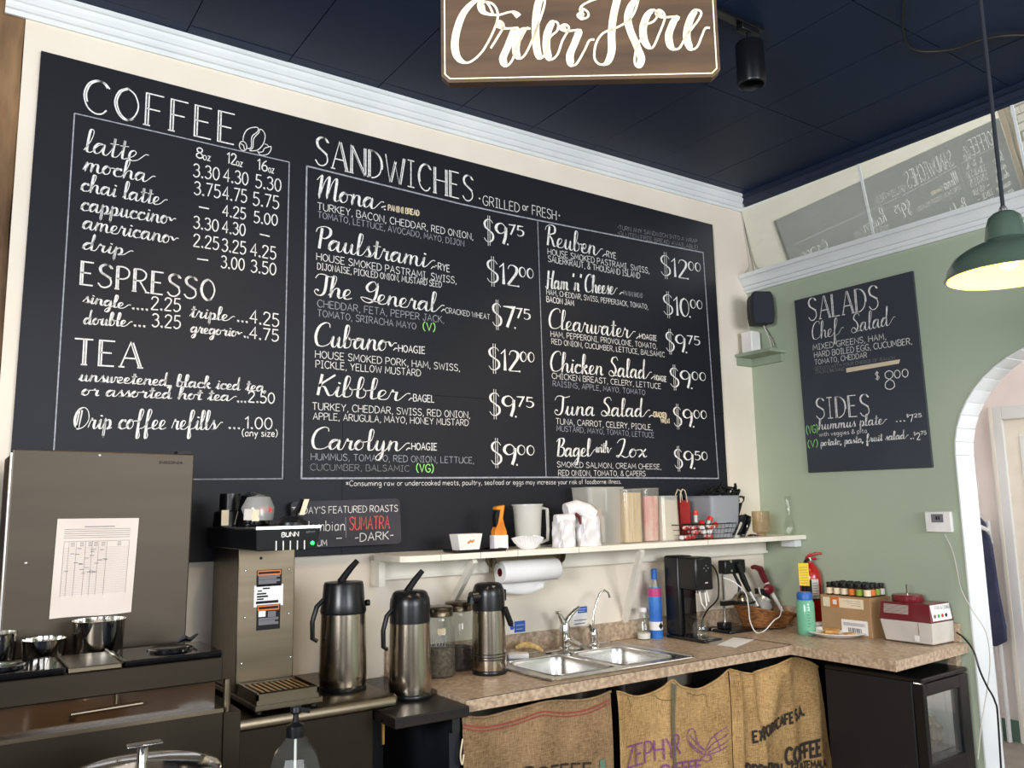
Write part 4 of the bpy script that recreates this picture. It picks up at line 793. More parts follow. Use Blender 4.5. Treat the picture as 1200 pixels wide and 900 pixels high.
mb = MB().prism([(2.625, zs_), (2.61, zs_-.006), (2.602, zs_-.02), (2.604, zs_-.036), (2.62, zs_-.042), (2.66, zs_-.036), (3.15, zs_-.036), (3.15, zs_)], 0, .66, 1.302)
link('tabletop', mb, 'steelh', st, world=True, bevel=.004)
link('corner_cap', MB().sph((1.297, 2.625, zs_-.021), .021, 12, (.8, 1.0, 1.0)), 'steelh', st, world=True)
link('apron', MB().box(.68, 1.235, 2.645, 2.665, .70, .907), 'steeldark', st, world=True, smooth=False)
link('shelf', MB().box(.68, 1.235, 2.67, 3.12, .50, .52), 'steeldark', st, world=True, smooth=False)
link('side_panel', MB().box(1.215, 1.235, 2.668, 3.12, .0, .907), 'steeldark', st, world=True, smooth=False)
link('leg', MB().box(1.19, 1.238, 2.643, 2.667, 0, .699), 'steelh', st, world=True, smooth=False)
link('clip', MB().box(1.245, 1.252, 2.59, 2.60, .80, .875).box(1.245, 1.285, 2.59, 2.60, .868, .876), 'brass', st, world=True, smooth=False)
jb = thing('glass_canister', 'small clear glass canister under the stainless table', 'jar', tuple(np.array([1.14, 2.72, .521])))
link('body', MB().lathe([(.05, 0), (.055, .01), (.055, .13), (.045, .15)], n=24), 'glass', jb); link('lid', MB().lathe([(.047, .151), (.047, .17), (.02, .176), (.012, .19), (.001, .195)], n=20), 'glass', jb)

# ================================================================== BREWERS, AIRPOTS, JARS
br = thing('column_brewer', 'tall stainless coffee brewer with a black head and a green light, on the stainless table', 'coffee brewer', (.93, 2.85, zs_))
link('column', MB().box(.835, 1.026, 2.82, 3.12, zs_+.03, 1.432), 'steelh', br, world=True, smooth=False, bevel=.003)
link('base', MB().box(.83, 1.045, 2.60, 3.12, zs_+.012, zs_+.03), 'steelh', br, world=True, smooth=False, bevel=.003)
for x in (.85, 1.025):
    for y in (2.63, 3.09): link('foot', MB().lathe([(.012, 0), (.012, .012)], (x, y, zs_), 10), 'blackm', br, world=True)
tr_ = link('drip_tray', MB().prism([(2.60, zs_+.030), (2.60, zs_+.062), (2.606, zs_+.066), (2.612, zs_+.062), (2.612, zs_+.044), (2.79, zs_+.044), (2.79, zs_+.062), (2.80, zs_+.062), (2.80, zs_+.030)], 0, .836, 1.030), 'steelh', br, world=True, smooth=False)
for xa_ in (.836, 1.024): link('tray_side', MB().box(xa_, xa_+.006, 2.60, 2.80, zs_+.044, zs_+.066), 'steelh', tr_, world=False, loc=(-br.location[0], -br.location[1], -br.location[2]), smooth=False)
for k in range(9):
    x = .862+k*.018; link('grate_bar', MB().box(x-.93, x+.009-.93, 2.625-2.85, 2.78-2.85, .056, .060), 'brass', br, smooth=False)
link('head', MB().hexa([(.812, 2.565, 1.432), (1.004, 2.565, 1.432), (1.004, 3.12, 1.432), (.812, 3.12, 1.432)], [(.808, 2.558, 1.498), (1.010, 2.558, 1.498), (1.010, 3.12, 1.498), (.808, 3.12, 1.498)]), 'blackp', br, world=True, smooth=False, bevel=.003)
link('top_trim', MB().box(.806, 1.012, 2.553, 2.562, 1.497, 1.506).box(.806, .812, 2.562, 3.12, 1.499, 1.503), 'silver', br, world=True, smooth=False)
link('top_plate', MB().box(.812, 1.008, 2.563, 3.12, 1.4985, 1.503), 'blackm', br, world=True, smooth=False)
yh = 2.558
bb = Board(br, 'y', yh-.0012)
fc = lambda q: np.array([q[0], 2.5565+(1.498-q[2])*.11, q[2]])
bb.fn = fc
bb.text("BUNN", 330.5, 629.3, 350, 628, 5, 'caps', 'chalk', .0028, .0034)
bb.text("AIRPOT", 359, 624.5, 369, 624, 1.8, 'caps', 'chalkdim', .0008, .001)
for k in range(5):
    x = 324.2+k*8.3; bb.lines([[(x, 634-.2*k), (x+.3, 645-.3*k)]], 'chalk', .0036, 'button_mark')
link('led', MB().sph(tuple(fc(np.array([0, 0, ony(366.5, 636.3, yh)[2]]))*np.array([0, 1, 1])+np.array([ony(366.5, 636.3, yh)[0], -.001, 0])), .006, 10, (1, .4, 1)), 'led', br, world=True)
yc_ = 2.8187
def pl(x0, y0, x1, y1, material, name='label', lab=None, off=0.):
    a, c = ony(x0, y0, yc_), ony(x1, y1, yc_); z1, z0_ = a[2], c[2]
    return link(name, MB().box(a[0], c[0], yc_-off, yc_+.0012, z0_, z1), material, br, world=True, smooth=False)
for (x0, y0, x1, y1, top) in ((301, 668.5, 330, 686, 1), (298, 686.5, 331.5, 709, 0), (301, 709.5, 328, 736.5, 1)):
    pl(x0, y0, x1, y1, 'ink' if top else 'paper')
    if top:
        pl(x0+1, y0+.6, x1-1, y0+4.6, 'stickerorange', off=.0008); pl(x0+2, y0+2, x1-2, y0+3, 'ink', off=.0012, name='print')
        for k in range(4 if y0 < 700 else 3): pl(x0+2, y0+6.2+k*2.6+(9 if y0 > 700 else 0), x1-2-(k % 2)*4, y0+7.1+k*2.6+(9 if y0 > 700 else 0), 'print_grey', off=.0008, name='print')
        if y0 > 700: pl(x0+2, y0+7, x0+10, y0+13, 'paper', off=.0008, name='print'); pl(x0+13, y0+7, x0+22, y0+13, 'print_grey', off=.0008, name='print')
    else:
        for k, (u0, u1) in enumerate(((10, 18), (4, 9), (3, 14), (3, 16), (3, 11), (2, 28))): pl(x0+u0, y0+2.4+k*3.2, x0+u1, y0+3.5+k*3.2, 'ink', off=.0008, name='print')
for px, py in ((288, 669), (339, 667), (287, 724), (338.5, 719), (340.5, 770), (283, 778)):
    p = ony(px, py, yc_); link('screw', MB().sph(tuple(p), .004, 8, (1, .5, 1)), 'chrome', br, world=True)
p = ony(306, 654, yc_); link('screw', MB().sph(tuple(p), .005, 8, (1, .5, 1)), 'blackm', br, world=True)
# things standing on the brewer head
zh = 1.5035
g = thing('filter_basket', 'clear and black brew basket with paper tags, upside down on the brewer head', 'brew basket', (.865, 2.78, zh))
link('body', MB().lathe([(.055, 0), (.058, .01), (.045, .07), (.04, .10), (.015, .112), (.001, .113)], n=24), 'blackgloss', g)
link('dome', MB().lathe([(.05, .02), (.054, .06), (.04, .095), (.001, .108)], (.01, -.02, 0), 20), 'clear', g)
link('tag', MB().box(-.050, -.020, -.066, -.063, .02, .055), 'lightgrey', g, rot=(0, .05, 0)); link('tag', MB().box(.0, .04, -.069, -.066, .045, .062), 'chalkred', g)
link('tag', MB().box(-.023, .0, -.069, -.066, .018, .055), 'chalkcream', g)
g = thing('basket_holder', 'black brew funnel handle with a cream tag at the left of the brewer head', 'brew basket', (.795+.03, 2.90, zh))
link('body', MB().lathe([(.055, 0), (.05, .05), (.035, .055), (.034, .11), (.001, .112)], n=20), 'blackp', g); link('tag', MB().box(-.045, -.022, -.066, -.060, .005, .055), 'chalkcream', g)
g = thing('black_funnel', 'flat black funnel with an upright cream tag at the right of the brewer head', 'brew basket', (.955, 2.66, zh))
link('body', MB().lathe([(.052, 0), (.05, .012), (.03, .03), (.001, .034)], n=22), 'blackp', g)
link('handle', MB().tube([(0, 0, .028), (.02, -.01, .06), (.03, -.02, .085)], .009, 8), 'blackp', g); link('tag', MB().slab([(.012, -.035, .035), (.028, -.035, .035), (.042, -.04, .085), (.026, -.04, .085)], (0, .003, 0)), 'chalkcream', g)

def airpot(name, label, loc, h, r, rz=0., grooves=False, spout=False, lever=True, dome=False):
    t = thing(name, label, 'airpot', loc, rz); hb = h*.70
    link('base_ring', MB().lathe([(r*.97, 0), (r*1.0, .004), (r*1.0, .014), (r*.96, .018)], n=36), 'blackp', t)
    pr = [(r*.97, .018), (r*.985, .03)]
    if grooves: pr += [(r, .05), (r, .055), (r*1.0, hb*.3)]
    pr += [(r*1.0, .05), (r*.985, hb*.4), (r*.95, hb*.8), (r*.93, hb)]
    link('body', MB().lathe(sorted(set(pr), key=lambda q: q[1]), n=48), 'steel', t)
    if grooves:
        for z in (.058, .068, .079): link('groove', MB().lathe([(r*1.0, z-.0022), (r*1.008, z-.001), (r*1.008, z+.001), (r*1.0, z+.0022)], n=40), 'blackp', t)
    rt = r*.95
    if dome: pt = [(rt, hb), (rt*1.0, hb+.06*h/.36), (rt*.97, hb+.08*h/.36), (rt*.84, h-.006), (rt*.70, h), (.001, h)]
    else: pt = [(rt*1.0, hb), (rt*1.03, hb+.01), (rt*.95, hb+.04), (rt*.90, h-.012), (rt*.85, h-.003), (.001, h)]
    link('top', MB().lathe(pt, n=36), 'blackp', t)
    if lever:
        link('pump_lever', MB().tube([(-.01, .0, h-.004), (.0, 0, h+.012), (.022, 0, h+.038), (.05, 0, h+.066)], [.016, .013, .012, .010], 8), 'blackp', t)
        link('handle', MB().tube([(-rt*.95, 0, hb+.05), (-r*1.2, 0, hb+.028), (-r*1.38, 0, hb-.02), (-r*1.36, 0, hb-.075), (-r*1.16, 0, hb-.085)], [.008, .009, .009, .009, .007], 8), 'blackp', t)
        link('pivot', MB().lathe([(.011, 0), (.011, .012)], (rt*.98, -.02, hb+.03), 12, axis=0), 'blackp', t)
    if spout:
        link('spout', MB().tube([(-r*.4, -.01, hb+.055), (-r*1.30, -.01, hb+.055)], [.026, .021], 12).tube([(-r*1.22, -.01, hb+.055), (-r*1.30, -.01, hb+.030)], .018, 8), 'blackp', t)
        link('handle', MB().bar((r*.55, -r*.86, hb+.01), (r*1.1, -r*.70, hb-.062), .016, .02).bar((r*1.1, -r*.7, hb-.062), (r*1.2, -r*.55, hb-.052), .016, .016), 'blackp', t, bevel=.003)
        link('latch', MB().box(r*.85, r*1.12, -.016, .016, hb+.03, hb+.075), 'blackp', t, bevel=.004)
    return t
airpot('airpot', 'stainless airpot with raised pump lever, on the stainless table beside the brewer', (1.195, 2.80, zs_), .362, .081, grooves=False)
airpot('airpot', 'stainless airpot with raised pump lever, standing on the black side table', (1.425, 2.745, .897), .365, .076, dome=True)
a3 = airpot('airpot', 'stainless airpot with black bands and its spout to the left, on the laminate worktop', (1.835, 2.865, ZC), .345, .068, grooves=True, spout=True, lever=False, dome=True)
p = ony(407, 801, 2.72)
link('engraved_mark', MB().tube([(.02, -.0795, .050), (.016, -.0803, .044), (.021, -.0795, .040), (.026, -.0780, .044), (.034, -.075, .044)], .0012, 4), 'ink', bpy.data.objects['airpot'])
def jar(name, label, loc, h, r, fill, fh):
    t = thing(name, label, 'jar', loc)
    link('glass', MB().lathe([(r*.92, 0), (r, .01), (r, h*.68), (r*.9, h*.76), (r*.82, h*.80), (r*.82, h*.86)], n=36, closed=False), 'glass', t)
    link('contents', MB().lathe([(.001, .004), (r*.93, .005), (r*.95, .012), (r*.95, fh), (r*.5, fh+.006), (.001, fh+.004)], n=30), fill, t)
    link('lid', MB().lathe([(r*.84, h*.86), (r*.88, h*.865), (r*.88, h*.93), (r*.85, h*.94), (r*.88, h*.95), (r*.88, h*.99), (r*.82, h), (.001, h)], n=36), 'steelh', t)
    return t
j = jar('glass_jar', 'large glass jar of grey beans with embossed script, between the second and third airpots', (1.655, 2.945, ZC), .262, .063, 'grounds', .11)
S, W_ = layout_script('Ball'); mb = MB()
ribbon(mb, [[(q[0]*.0038, q[1]*.0040) for q in s] for s in S], 0, 0, lambda a, c: ((.0645)*math.sin((a-.04)/.0645-.45), -(.0645)*math.cos((a-.04)/.0645-.45), .118+c), .0012, .0022, True)
link('embossed_lettering', mb, 'chalkline', j, smooth=False)
link('label', MB().grid(lambda u, v: (.0642*math.sin(u*.5-.6), -.0642*math.cos(u*.5-.6), .165+.02*v), 4, 1), 'chalkcream', j)
jar('glass_jar', 'large glass jar of dark coffee beans, half hidden behind the third airpot', (1.79, 3.02, ZC), .265, .063, 'coffee', .085)

# compact fridge with taped sheet
fx0, fx1, fy, fz0, fz1 = .168, .655, 2.70, .945, 1.737
fr_ = thing('compact_fridge', 'compact refrigerator with a plain stainless door behind the espresso machine', 'refrigerator', (.41, 2.9, fz0))
link('cabinet', MB().box(fx0+.006, fx1-.004, fy+.04, 3.12, fz0, fz1-.006), 'blackm', fr_, world=True, smooth=False)
q0 = [(fx0, fy, fz0+.01), (fx1-.010, fy, fz0+.01), (fx1-.010, fy+.038, fz0+.01), (fx0, fy+.038, fz0+.01)]
q1 = [(fx0, fy, fz1), (fx1, fy, fz1-.006), (fx1, fy+.038, fz1-.006), (fx0, fy+.038, fz1)]
link('door', MB().hexa(q0, q1), 'steeldoor', fr_, world=True, smooth=False, bevel=.004)
link('door_edge_strip', MB().box(fx0-.004, fx0, fy+.004, fy+.036, fz0+.01, fz1-.01), 'silver', fr_, world=True, smooth=False)
link('hinge_cap', MB().box(fx1-.05, fx1-.01, fy+.005, fy+.05, fz1-.005, fz1+.004), 'blackm', fr_, world=True, smooth=False)
bf = Board(fr_, 'y', fy-.0012); bf.text("INSIGNIA", 186.5, 543.2, 214, 543.7, 2.8, 'caps', 'ink', .0014, .0018)
for px, py in ((30.5, 660), (117, 533.5)): pp = ony(px, py, fy-.001); link('scuff', MB().sph(tuple(pp), .0035, 6, (1, .2, 1)), 'silver', fr_, world=True)
ps = thing('printed_sheet', 'white printed table sheet taped to the stainless refrigerator door', 'paper', tuple(ony(110, 727, fy-.003)))
yp = fy-.0035
c4 = [ony(x, y, yp) for x, y in ((67.5, 608), (163, 607), (153.5, 717.5), (57.5, 725.5))]
def sheetpt(u, v, o=0.):   # u right, v down
    a = c4[0]*(1-u)*(1-v)+c4[1]*u*(1-v)+c4[2]*u*v+c4[3]*(1-u)*v
    return (a[0], yp-o-.010*max(0, v-.93)*(.5+.5*math.sin(u*9))*4-.002*math.sin(u*3)*v, a[2]+.004*max(0, v-.9)*math.sin(u*7)*4)
link('sheet', MB().grid(lambda u, v: sheetpt(u, v), 10, 14), 'sheetpaper', ps, world=True)
mb = MB()
def strip(u0, v0, u1, v1, wu, wv):
    n = 6; k = len(mb.v)
    for i in range(n+1):
        t = i/n; u, v = u0+(u1-u0)*t, v0+(v1-v0)*t
        mb.v.append(sheetpt(u-wu, v-wv, .0006)); mb.v.append(sheetpt(u+wu, v+wv, .0006))
    for i in range(n): a = k+2*i; mb.f.append((a, a+1, a+3, a+2))
strip(.33, .085, .70, .085, 0, .004)
for k in range(5): strip(.09, .11+k*.022, .90, .11+k*.022, 0, .0022)
strip(.1, .235, .9, .235, 0, .0018)
for k in range(28): strip(.1, .30+k*.0175, .9, .30+k*.0175, 0, .0008)
for u in (.1, .16, .25, .36, .44, .52, .62, .9): strip(u, .235, u, .79, .0016, 0)
rr = random.Random(3)
for k in range(26):
    u, v = rr.uniform(.12, .6), rr.uniform(.3, .58); strip(u, v, u+.05, v, 0, .003)
for u in (.18, .29, .39, .46, .55, .75):
    for k in range(3): strip(u, .25+k*.016, u+.05, .25+k*.016, 0, .003)
link('printed_table', mb, 'print_grey', ps, world=True, smooth=False)

# espresso / brewer body at the lower left
em = thing('espresso_machine', 'low wide stainless espresso machine with black warmer trays at the lower left', 'coffee machine', (.3, 2.45, 0))
x0, x1, yf, zt_ = -.62, .648, 2.30, 1.182
link('body', MB().box(x0, x1, yf, 2.66, 1.118, zt_-.004), 'steeldark', em, world=True, smooth=False, bevel=.003)
link('recess_panel', MB().box(x0+.01, x1-.01, yf+.03, 2.64, 1.050, 1.118), 'amberglass', em, world=True, smooth=False)
link('recess_floor', MB().box(x0, x1+.004, yf-.004, 2.64, 1.040, 1.050), 'steelh', em, world=True, smooth=False)
link('lower_body', MB().box(x0, x1+.004, yf, 2.58, .0, 1.0395), 'steeldark', em, world=True, smooth=False, bevel=.002)
link('side_column', MB().box(x1+.006, x1+.052, yf+.005, 2.58, 0, 1.036), 'steeldark', em, world=True, smooth=False, bevel=.002)
link('post', MB().tube([(x1+.018, yf+.02, 1.036), (x1+.018, yf+.02, 1.118)], .010, 12), 'steelh', em, world=True)
def xat(px, py, y, z): return float(onz(px, py, z)[0])
def warm(xa, xb, nm='warmer_tray'):
    tr = link(nm, MB().box(xa-.3, xb-.3, yf-.002-2.45, 2.512-2.45, zt_-.004, zt_+.012), 'blackgloss', em, smooth=False, bevel=.005)
    link('warmer_disc', MB().lathe([(.001, .0175), (.048, .0175), (.052, .0195), (.056, .0175), (.058, .0120)], ((xa+xb)/2-.3+.01, 2.405-2.45, zt_), 30), 'blackgloss', tr)
    return tr
warm(.410, .648); warm(.0, .283)
link('deck', MB().box(.287, .405, yf-.001, 2.512, zt_-.004, zt_+.010), 'steelh', em, world=True, smooth=False, bevel=.003)
link('deck_lip', MB().tube([(.405, yf, zt_+.012), (.405, 2.45, zt_+.012), (.40, 2.51, zt_+.014)], .003, 6), 'chrome', em, world=True)
link('grip', MB().tube([(.30, yf+.024, 1.065), (.30, yf+.018, 1.082), (.46, yf+.018, 1.086)], .004, 8), 'steelh', em, world=True)
link('pin', MB().tube([(.40, yf+.02, 1.092), (.40, yf+.02, 1.117)], .004, 8), 'steelh', em, world=True)
zdk = zt_+.010
def cup(label, x, y, r, h, z=zdk):
    t = thing('steel_cup', label, 'steel cup', (x, y, z))
    link('wall', MB().lathe([(r*.9, 0), (r*.92, .003), (r, h-.004), (r*1.02, h), (r*.98, h), (r*.9, .006), (.001, .005)], n=32), 'chrome', t)
    return t
zc_ = zt_-.0038
cup('tall polished steel cup, biggest of the three on the espresso machine', .392, 2.586, .066, .090, zc_)
cup('short polished steel cup between two taller ones on the espresso machine', .262, 2.586, .054, .052, zc_)
cup('polished steel cup cut off by the left edge of the photo', .150, 2.575, .050, .078, zc_)
tw_ = thing('foil_twist', 'small crumpled foil twist on the right warmer tray', 'foil', (.595, 2.488, zt_+.0125))
link('foil', MB().tube([(-.02, 0, .006), (0, .004, .016), (.015, 0, .010), (.035, .005, .022)], [.003, .009, .006, .003], 6), 'chrome', tw_)

# front service ledge with pot and soap bottle
sl = thing('service_ledge', 'dark service ledge in front of the espresso machine', 'counter', (.3, 1.9, 0))
link('top', MB().box(-.6, .90, 1.55, 2.02, .85, .88), 'darkwood', sl, world=True, smooth=False, bevel=.003); link('front_panel', MB().box(-.58, .88, 1.60, 1.98, 0, .849), 'undercab', sl, world=True, smooth=False)
po = thing('soup_pot', 'round polished steel pot with an upright knob on its lid, lower left', 'pot', (.372, 1.86, .90))
link('body', MB().lathe([(.135, -.019), (.14, -.01), (.14, .135)], n=40), 'steel', po)
ld = link('lid', MB().lathe([(.001, .168), (.02, .167), (.06, .163), (.115, .156), (.143, .150), (.150, .143), (.146, .135)], n=48), 'chrome', po)
link('knob', MB().lathe([(.010, .166), (.010, .192), (.012, .196)], n=14), 'chrome', ld); link('knob_cap', MB().box(-.03, .036, -.013, .013, .196, .201), 'chrome', ld, bevel=.002)
so = thing('soap_bottle', 'clear soap dispenser bottle with a black pump, in front of the stainless table', 'soap bottle', (.70, 1.90, .88))
link('bottle', MB().lathe([(.058, 0), (.062, .01), (.062, .095), (.05, .135), (.022, .172), (.017, .178)], n=8), 'glass', so, smooth=False)
link('soap', MB().lathe([(.001, .004), (.056, .005), (.057, .09), (.001, .091)], n=8), 'clearbox', so, smooth=False)
link('collar', MB().lathe([(.020, .172), (.021, .176), (.020, .196), (.012, .200), (.007, .204), (.006, .222)], n=16), 'blackp', so)
link('pump_head', MB().lathe([(.010, .222), (.013, .226), (.012, .236), (.001, .238)], n=14).bar((0, 0, .231), (.028, -.012, .226), .012, .009), 'blackp', so)
link('dip_tube', MB().tube([(0, 0, .02), (0, 0, .172)], .003, 6), 'whitep', so)

# ================================================================== WALL SHELF AND WHAT IS ON IT
ZS1, YS0 = 1.375, 2.865
sh = thing('display_shelf', 'long white painted shelf with diagonal braces under the menu board', 'shelf', (2.7, 3.0, ZS1))
xl = 1.455
pts = [(xl+.03, 3.138), (xl, 3.11), (xl+.005, YS0+.03), (xl+.035, YS0+.004), (xl+.07, YS0), (3.857, YS0), (3.857, 3.138)]
link('board', MB().prism(pts, 2, ZS1-.024, ZS1), 'shelfw', sh, world=True, smooth=False, bevel=.002)
link('cleat', MB().box(1.49, 3.84, 3.120, 3.156, 1.272, ZS1-.0245), 'shelfw', sh, world=True, smooth=False)
link('cleat_bead', MB().box(1.49, 3.845, 3.114, 3.120, 1.272, 1.285), 'shelfw', sh, world=True, smooth=False)
link('end_block', MB().box(1.462, 1.489, 3.08, 3.156, 1.25, ZS1-.0245), 'shelfw', sh, world=True, smooth=False)
link('wall_block', MB().box(3.80, 3.856, 2.90, 2.985, ZS1-.062, ZS1-.0245), 'trimw', sh, world=True, smooth=False)
link('brace', MB().bar((1.79, 2.895, ZS1-.028), (1.83, 3.150, 1.145), .032, .02, (1, 0, 0)), 'shelfw', sh, world=True, smooth=False)
link('brace', MB().bar((2.69, 2.895, ZS1-.028), (2.80, 3.150, .998), .032, .02, (1, 0, 0)), 'shelfw', sh, world=True, smooth=False)
for k, x in enumerate((1.62, 1.80, 1.98, 2.3, 3.1)): link('tape_mark', MB().box(x, x+.002, YS0-.0006, YS0, ZS1-.024, ZS1), 'chalkdim', sh, world=True, smooth=False)
def sx(px, y=2.99): return float(ony(px, 632, y)[0])
def szh(px, py, y=2.99): return float(ony(px, py, y)[2]-ZS1)
zz = ZS1+.0005
t = thing('serving_tray', 'flat black tray under the white square container at the left end of the shelf', 'tray', (sx(544), 2.93, zz))
link('tray', MB().box(-.10, .13, -.055, .055, 0, .006), 'blackgloss', t, bevel=.002); link('rim', MB().tube([(-.10, -.055, .008), (.13, -.055, .008), (.13, .055, .008), (-.10, .055, .008), (-.10, -.055, .008)], .004, 6), 'blackgloss', t)
t = thing('white_container', 'small white square flared container with a yellow logo on the black tray', 'container', (sx(537), 2.93, zz+.007))
link('box', MB().hexa([(-.046, -.03, 0), (.046, -.03, 0), (.046, .03, 0), (-.046, .03, 0)], [(-.058, -.036, .066), (.058, -.036, .066), (.058, .036, .066), (-.058, .036, .066)]), 'whitep', t, bevel=.003)
link('logo', MB().tube([(-.012, -.0355, .030), (.0, -.0360, .040), (.008, -.036, .034), (.016, -.036, .042)], .0035, 5), 'orange', t)
t = thing('sauce_packet', 'orange seven-shaped squeeze bottle with a white label on the shelf', 'bottle', (sx(578.5), 2.95, zz))
link('body', MB().prism([(-.034, 0), (.034, 0), (.030, .075), (.020, .10), (.012, .13), (.022, .185), (-.018, .178), (-.018, .165), (.002, .165), (-.012, .11), (-.028, .08)], 1, -.018, .018), 'orange', t, bevel=.004)
link('label', MB().box(-.0345, .0345, -.0195, .0195, .004, .062), 'bagwhite', t, bevel=.003); link('dark_handle', MB().prism([(-.021, .095), (-.006, .10), (-.002, .163), (-.016, .163), (-.024, .14)], 1, -.012, .012), 'blackp', t)
t = thing('coffee_filters', 'stack of fluted white paper coffee filters on the shelf', 'coffee filters', (sx(608), 2.925, zz))
def flute(u, v):
    a = 2*PI*u; r = .030+.034*v**.7+.006*v*math.sin(a*34); return (r*math.cos(a), r*math.sin(a), .050*v+(.006*math.sin(a*2) if v > .5 else 0))
link('filters', MB().grid(flute, 204, 5), 'paper', t, solid=.0012, smooth=False); link('base', MB().lathe([(.001, .001), (.030, .001), (.028, .006), (.001, .006)], n=24), 'paper', t)
def tub(name, label, px0, px1, pyt, y, mt, fill=None, fh=.8, flare=1.18, cat='container', sy=.9, lid=None):
    xa, xb = sx(px0, y), sx(px1, y); w2 = (xb-xa)/2; h = szh((px0+px1)/2, pyt, y)
    t = thing(name, label, cat, ((xa+xb)/2, y, zz)); b2 = w2/flare; n = 5
    R0 = rrect((-b2, -b2*sy, 0), (b2, -b2*sy, 0), (b2, b2*sy, 0), (-b2, b2*sy, 0), .018, n); R1 = rrect((-w2, -w2*sy, h), (w2, -w2*sy, h), (w2, w2*sy, h), (-w2, w2*sy, h), .02, n)
    k = len(R0); mb = MB().add(R0+R1, [tuple(range(k))[::-1]]+[(i, (i+1) % k, k+(i+1) % k, k+i) for i in range(k)])
    link('wall', mb, mt, t); R1c = [tuple(p) for p in R1]; R1c.append(R1c[0]); link('rim', MB().tube(R1c, .0035, 6), mt, t)
    if fill:
        f = .9; q0 = rrect((-b2*f, -b2*sy*f, .004), (b2*f, -b2*sy*f, .004), (b2*f, b2*sy*f, .004), (-b2*f, b2*sy*f, .004), .014, n)
        wm = (b2+(w2-b2)*fh)*f; q1 = rrect((-wm, -wm*sy, h*fh), (wm, -wm*sy, h*fh), (wm, wm*sy, h*fh), (-wm, wm*sy, h*fh), .014, n)
        link('contents', MB().add(q0+q1, [tuple(range(k))[::-1], tuple(range(k, 2*k))]+[(i, (i+1) % k, k+(i+1) % k, k+i) for i in range(k)]), fill, t)
    if lid: link('lid', MB().box(-w2*1.02, w2*1.02, -w2*sy*1.02, w2*sy*1.02, h, h+.012), lid, t, bevel=.004)
    return t, w2, h
t = thing('clear_pitcher', 'translucent plastic measuring pitcher with a handle on the shelf', 'pitcher', (sx(622), 3.01, zz))
hp = szh(622, 591, 3.01); link('body', MB().lathe([(.050, 0), (.053, .004), (.062, hp*.8), (.066, hp)], n=30).lathe([(.001, .002), (.050, .002)], n=30, closed=True), 'frost', t); link('rim', MB().lathe([(.064, hp-.006), (.069, hp-.006), (.069, hp), (.064, hp)], n=30), 'frost', t)
link('handle', MB().tube([(.060, -.01, hp*.92), (.095, -.015, hp*.88), (.098, -.015, hp*.4), (.094, -.015, .03), (.058, -.01, .02)], .008, 8), 'frost', t)
def sack(name, label, x, y, w_, d_, h, seed):
    r = random.Random(seed); t = thing(name, label, 'bag', (x, y, zz)); k = [r.uniform(0, 6) for _ in range(6)]
    def f(u, v):
        a = 2*PI*u; c, s_ = math.cos(a), math.sin(a); e = .45
        px = w_*math.copysign(abs(c)**e, c); py = d_*math.copysign(abs(s_)**e, s_)
        q = 1-.10*v-(.5*max(0, v-.86)/.14 if v > .86 else 0); wob = .006*math.sin(a*5+k[0]+v*6)+.004*math.sin(a*9+k[1]-v*11)
        return ((px+wob)*q, (py+wob)*q, h*min(1, v*1.06)-.004*math.sin(a*3+k[2])*(v > .5))
    link('bag', MB().grid(f, 56, 16), 'bagwhite', t); return t
t = sack('folded_bag', 'crumpled white bag with a rolled top beside the clear pitcher', sx(660, 2.93)-.0, 2.925, .046, .040, .118, 1)
link('rolled_top', MB().tube([(-.045, 0, .118), (.04, -.02, .122)], .022, 14).tube([(.039, -.0195, .122), (.0415, -.020, .122)], .013, 12), 'bagwhite', t)
t = sack('folded_bag', 'bigger crumpled white bag under the rolled cloth on the shelf', sx(688, 2.92), 2.918, .058, .040, .132, 2)
t = thing('rolled_cloth', 'rolled white cloth lying on top of the two crumpled white bags', 'cloth', (sx(680, 2.93), 2.93, ZS1+.146))
link('roll', MB().tube([(-.07, .01, .012), (-.02, 0, .022), (.035, -.01, .006), (.064, -.018, -.014)], [.030, .035, .035, .030], 16), 'bagwhite', t); link('roll_opening', MB().tube([(.0635, -.0178, -.0138), (.067, -.019, -.0165)], [.020, .019], 14), 'chalkdim', t)
link('dark_ribbon', MB().tube([(-.052, -.035, -.004), (-.035, -.04, -.018), (-.03, -.042, -.050)], [.008, .007, .004], 6), 'darkred', t)
tub('tall_canister', 'tall clear canister, widest of the row, with coloured packets inside', 680.5, 723.5, 572, 3.03, 'milky', None, flare=1.16, sy=.62)
t = thing('snack_packets', 'coloured packets inside the widest clear canister', 'packets', (sx(703, 3.03), 3.03, zz+.003))
link('packet', MB().slab([(-.04, -.01, 0), (.0, -.015, 0), (.01, -.012, .16), (-.05, -.01, .14)], (0, .02, 0)), 'pinkstuff', t, bevel=.006); link('packet', MB().slab([(.0, .01, 0), (.045, .012, 0), (.045, .01, .12), (.0, .012, .15)], (0, .018, 0)), 'bagwhite', t, bevel=.006)
link('packet', MB().slab([(-.045, -.035, 0), (-.01, -.037, 0), (-.02, -.035, .09), (-.05, -.034, .08)], (0, .016, 0)), 'greyweave', t, bevel=.006)
tub('stirrer_canister', 'clear canister packed with tan wooden stirrers', 724.8, 747, 574, 2.985, 'clearbox', 'tan', .94, 1.02)
tub('straw_canister', 'clear canister of pink and red striped straws, right of the wooden stirrers', 748.5, 768, 573, 3.01, 'clearbox', 'pinkstuff', .86, 1.10)
tub('short_canister', 'shorter frosted canister right of the pink straws', 769.5, 789, 582, 3.0, 'clear', 'chalkcream', .92, .93)
xg = sx(803, 3.03); t = thing('gift_bag', 'red paper gift bag with cream twisted handles on the shelf', 'bag', (xg, 3.045, zz)); hg = szh(800, 586.5, 3.03)
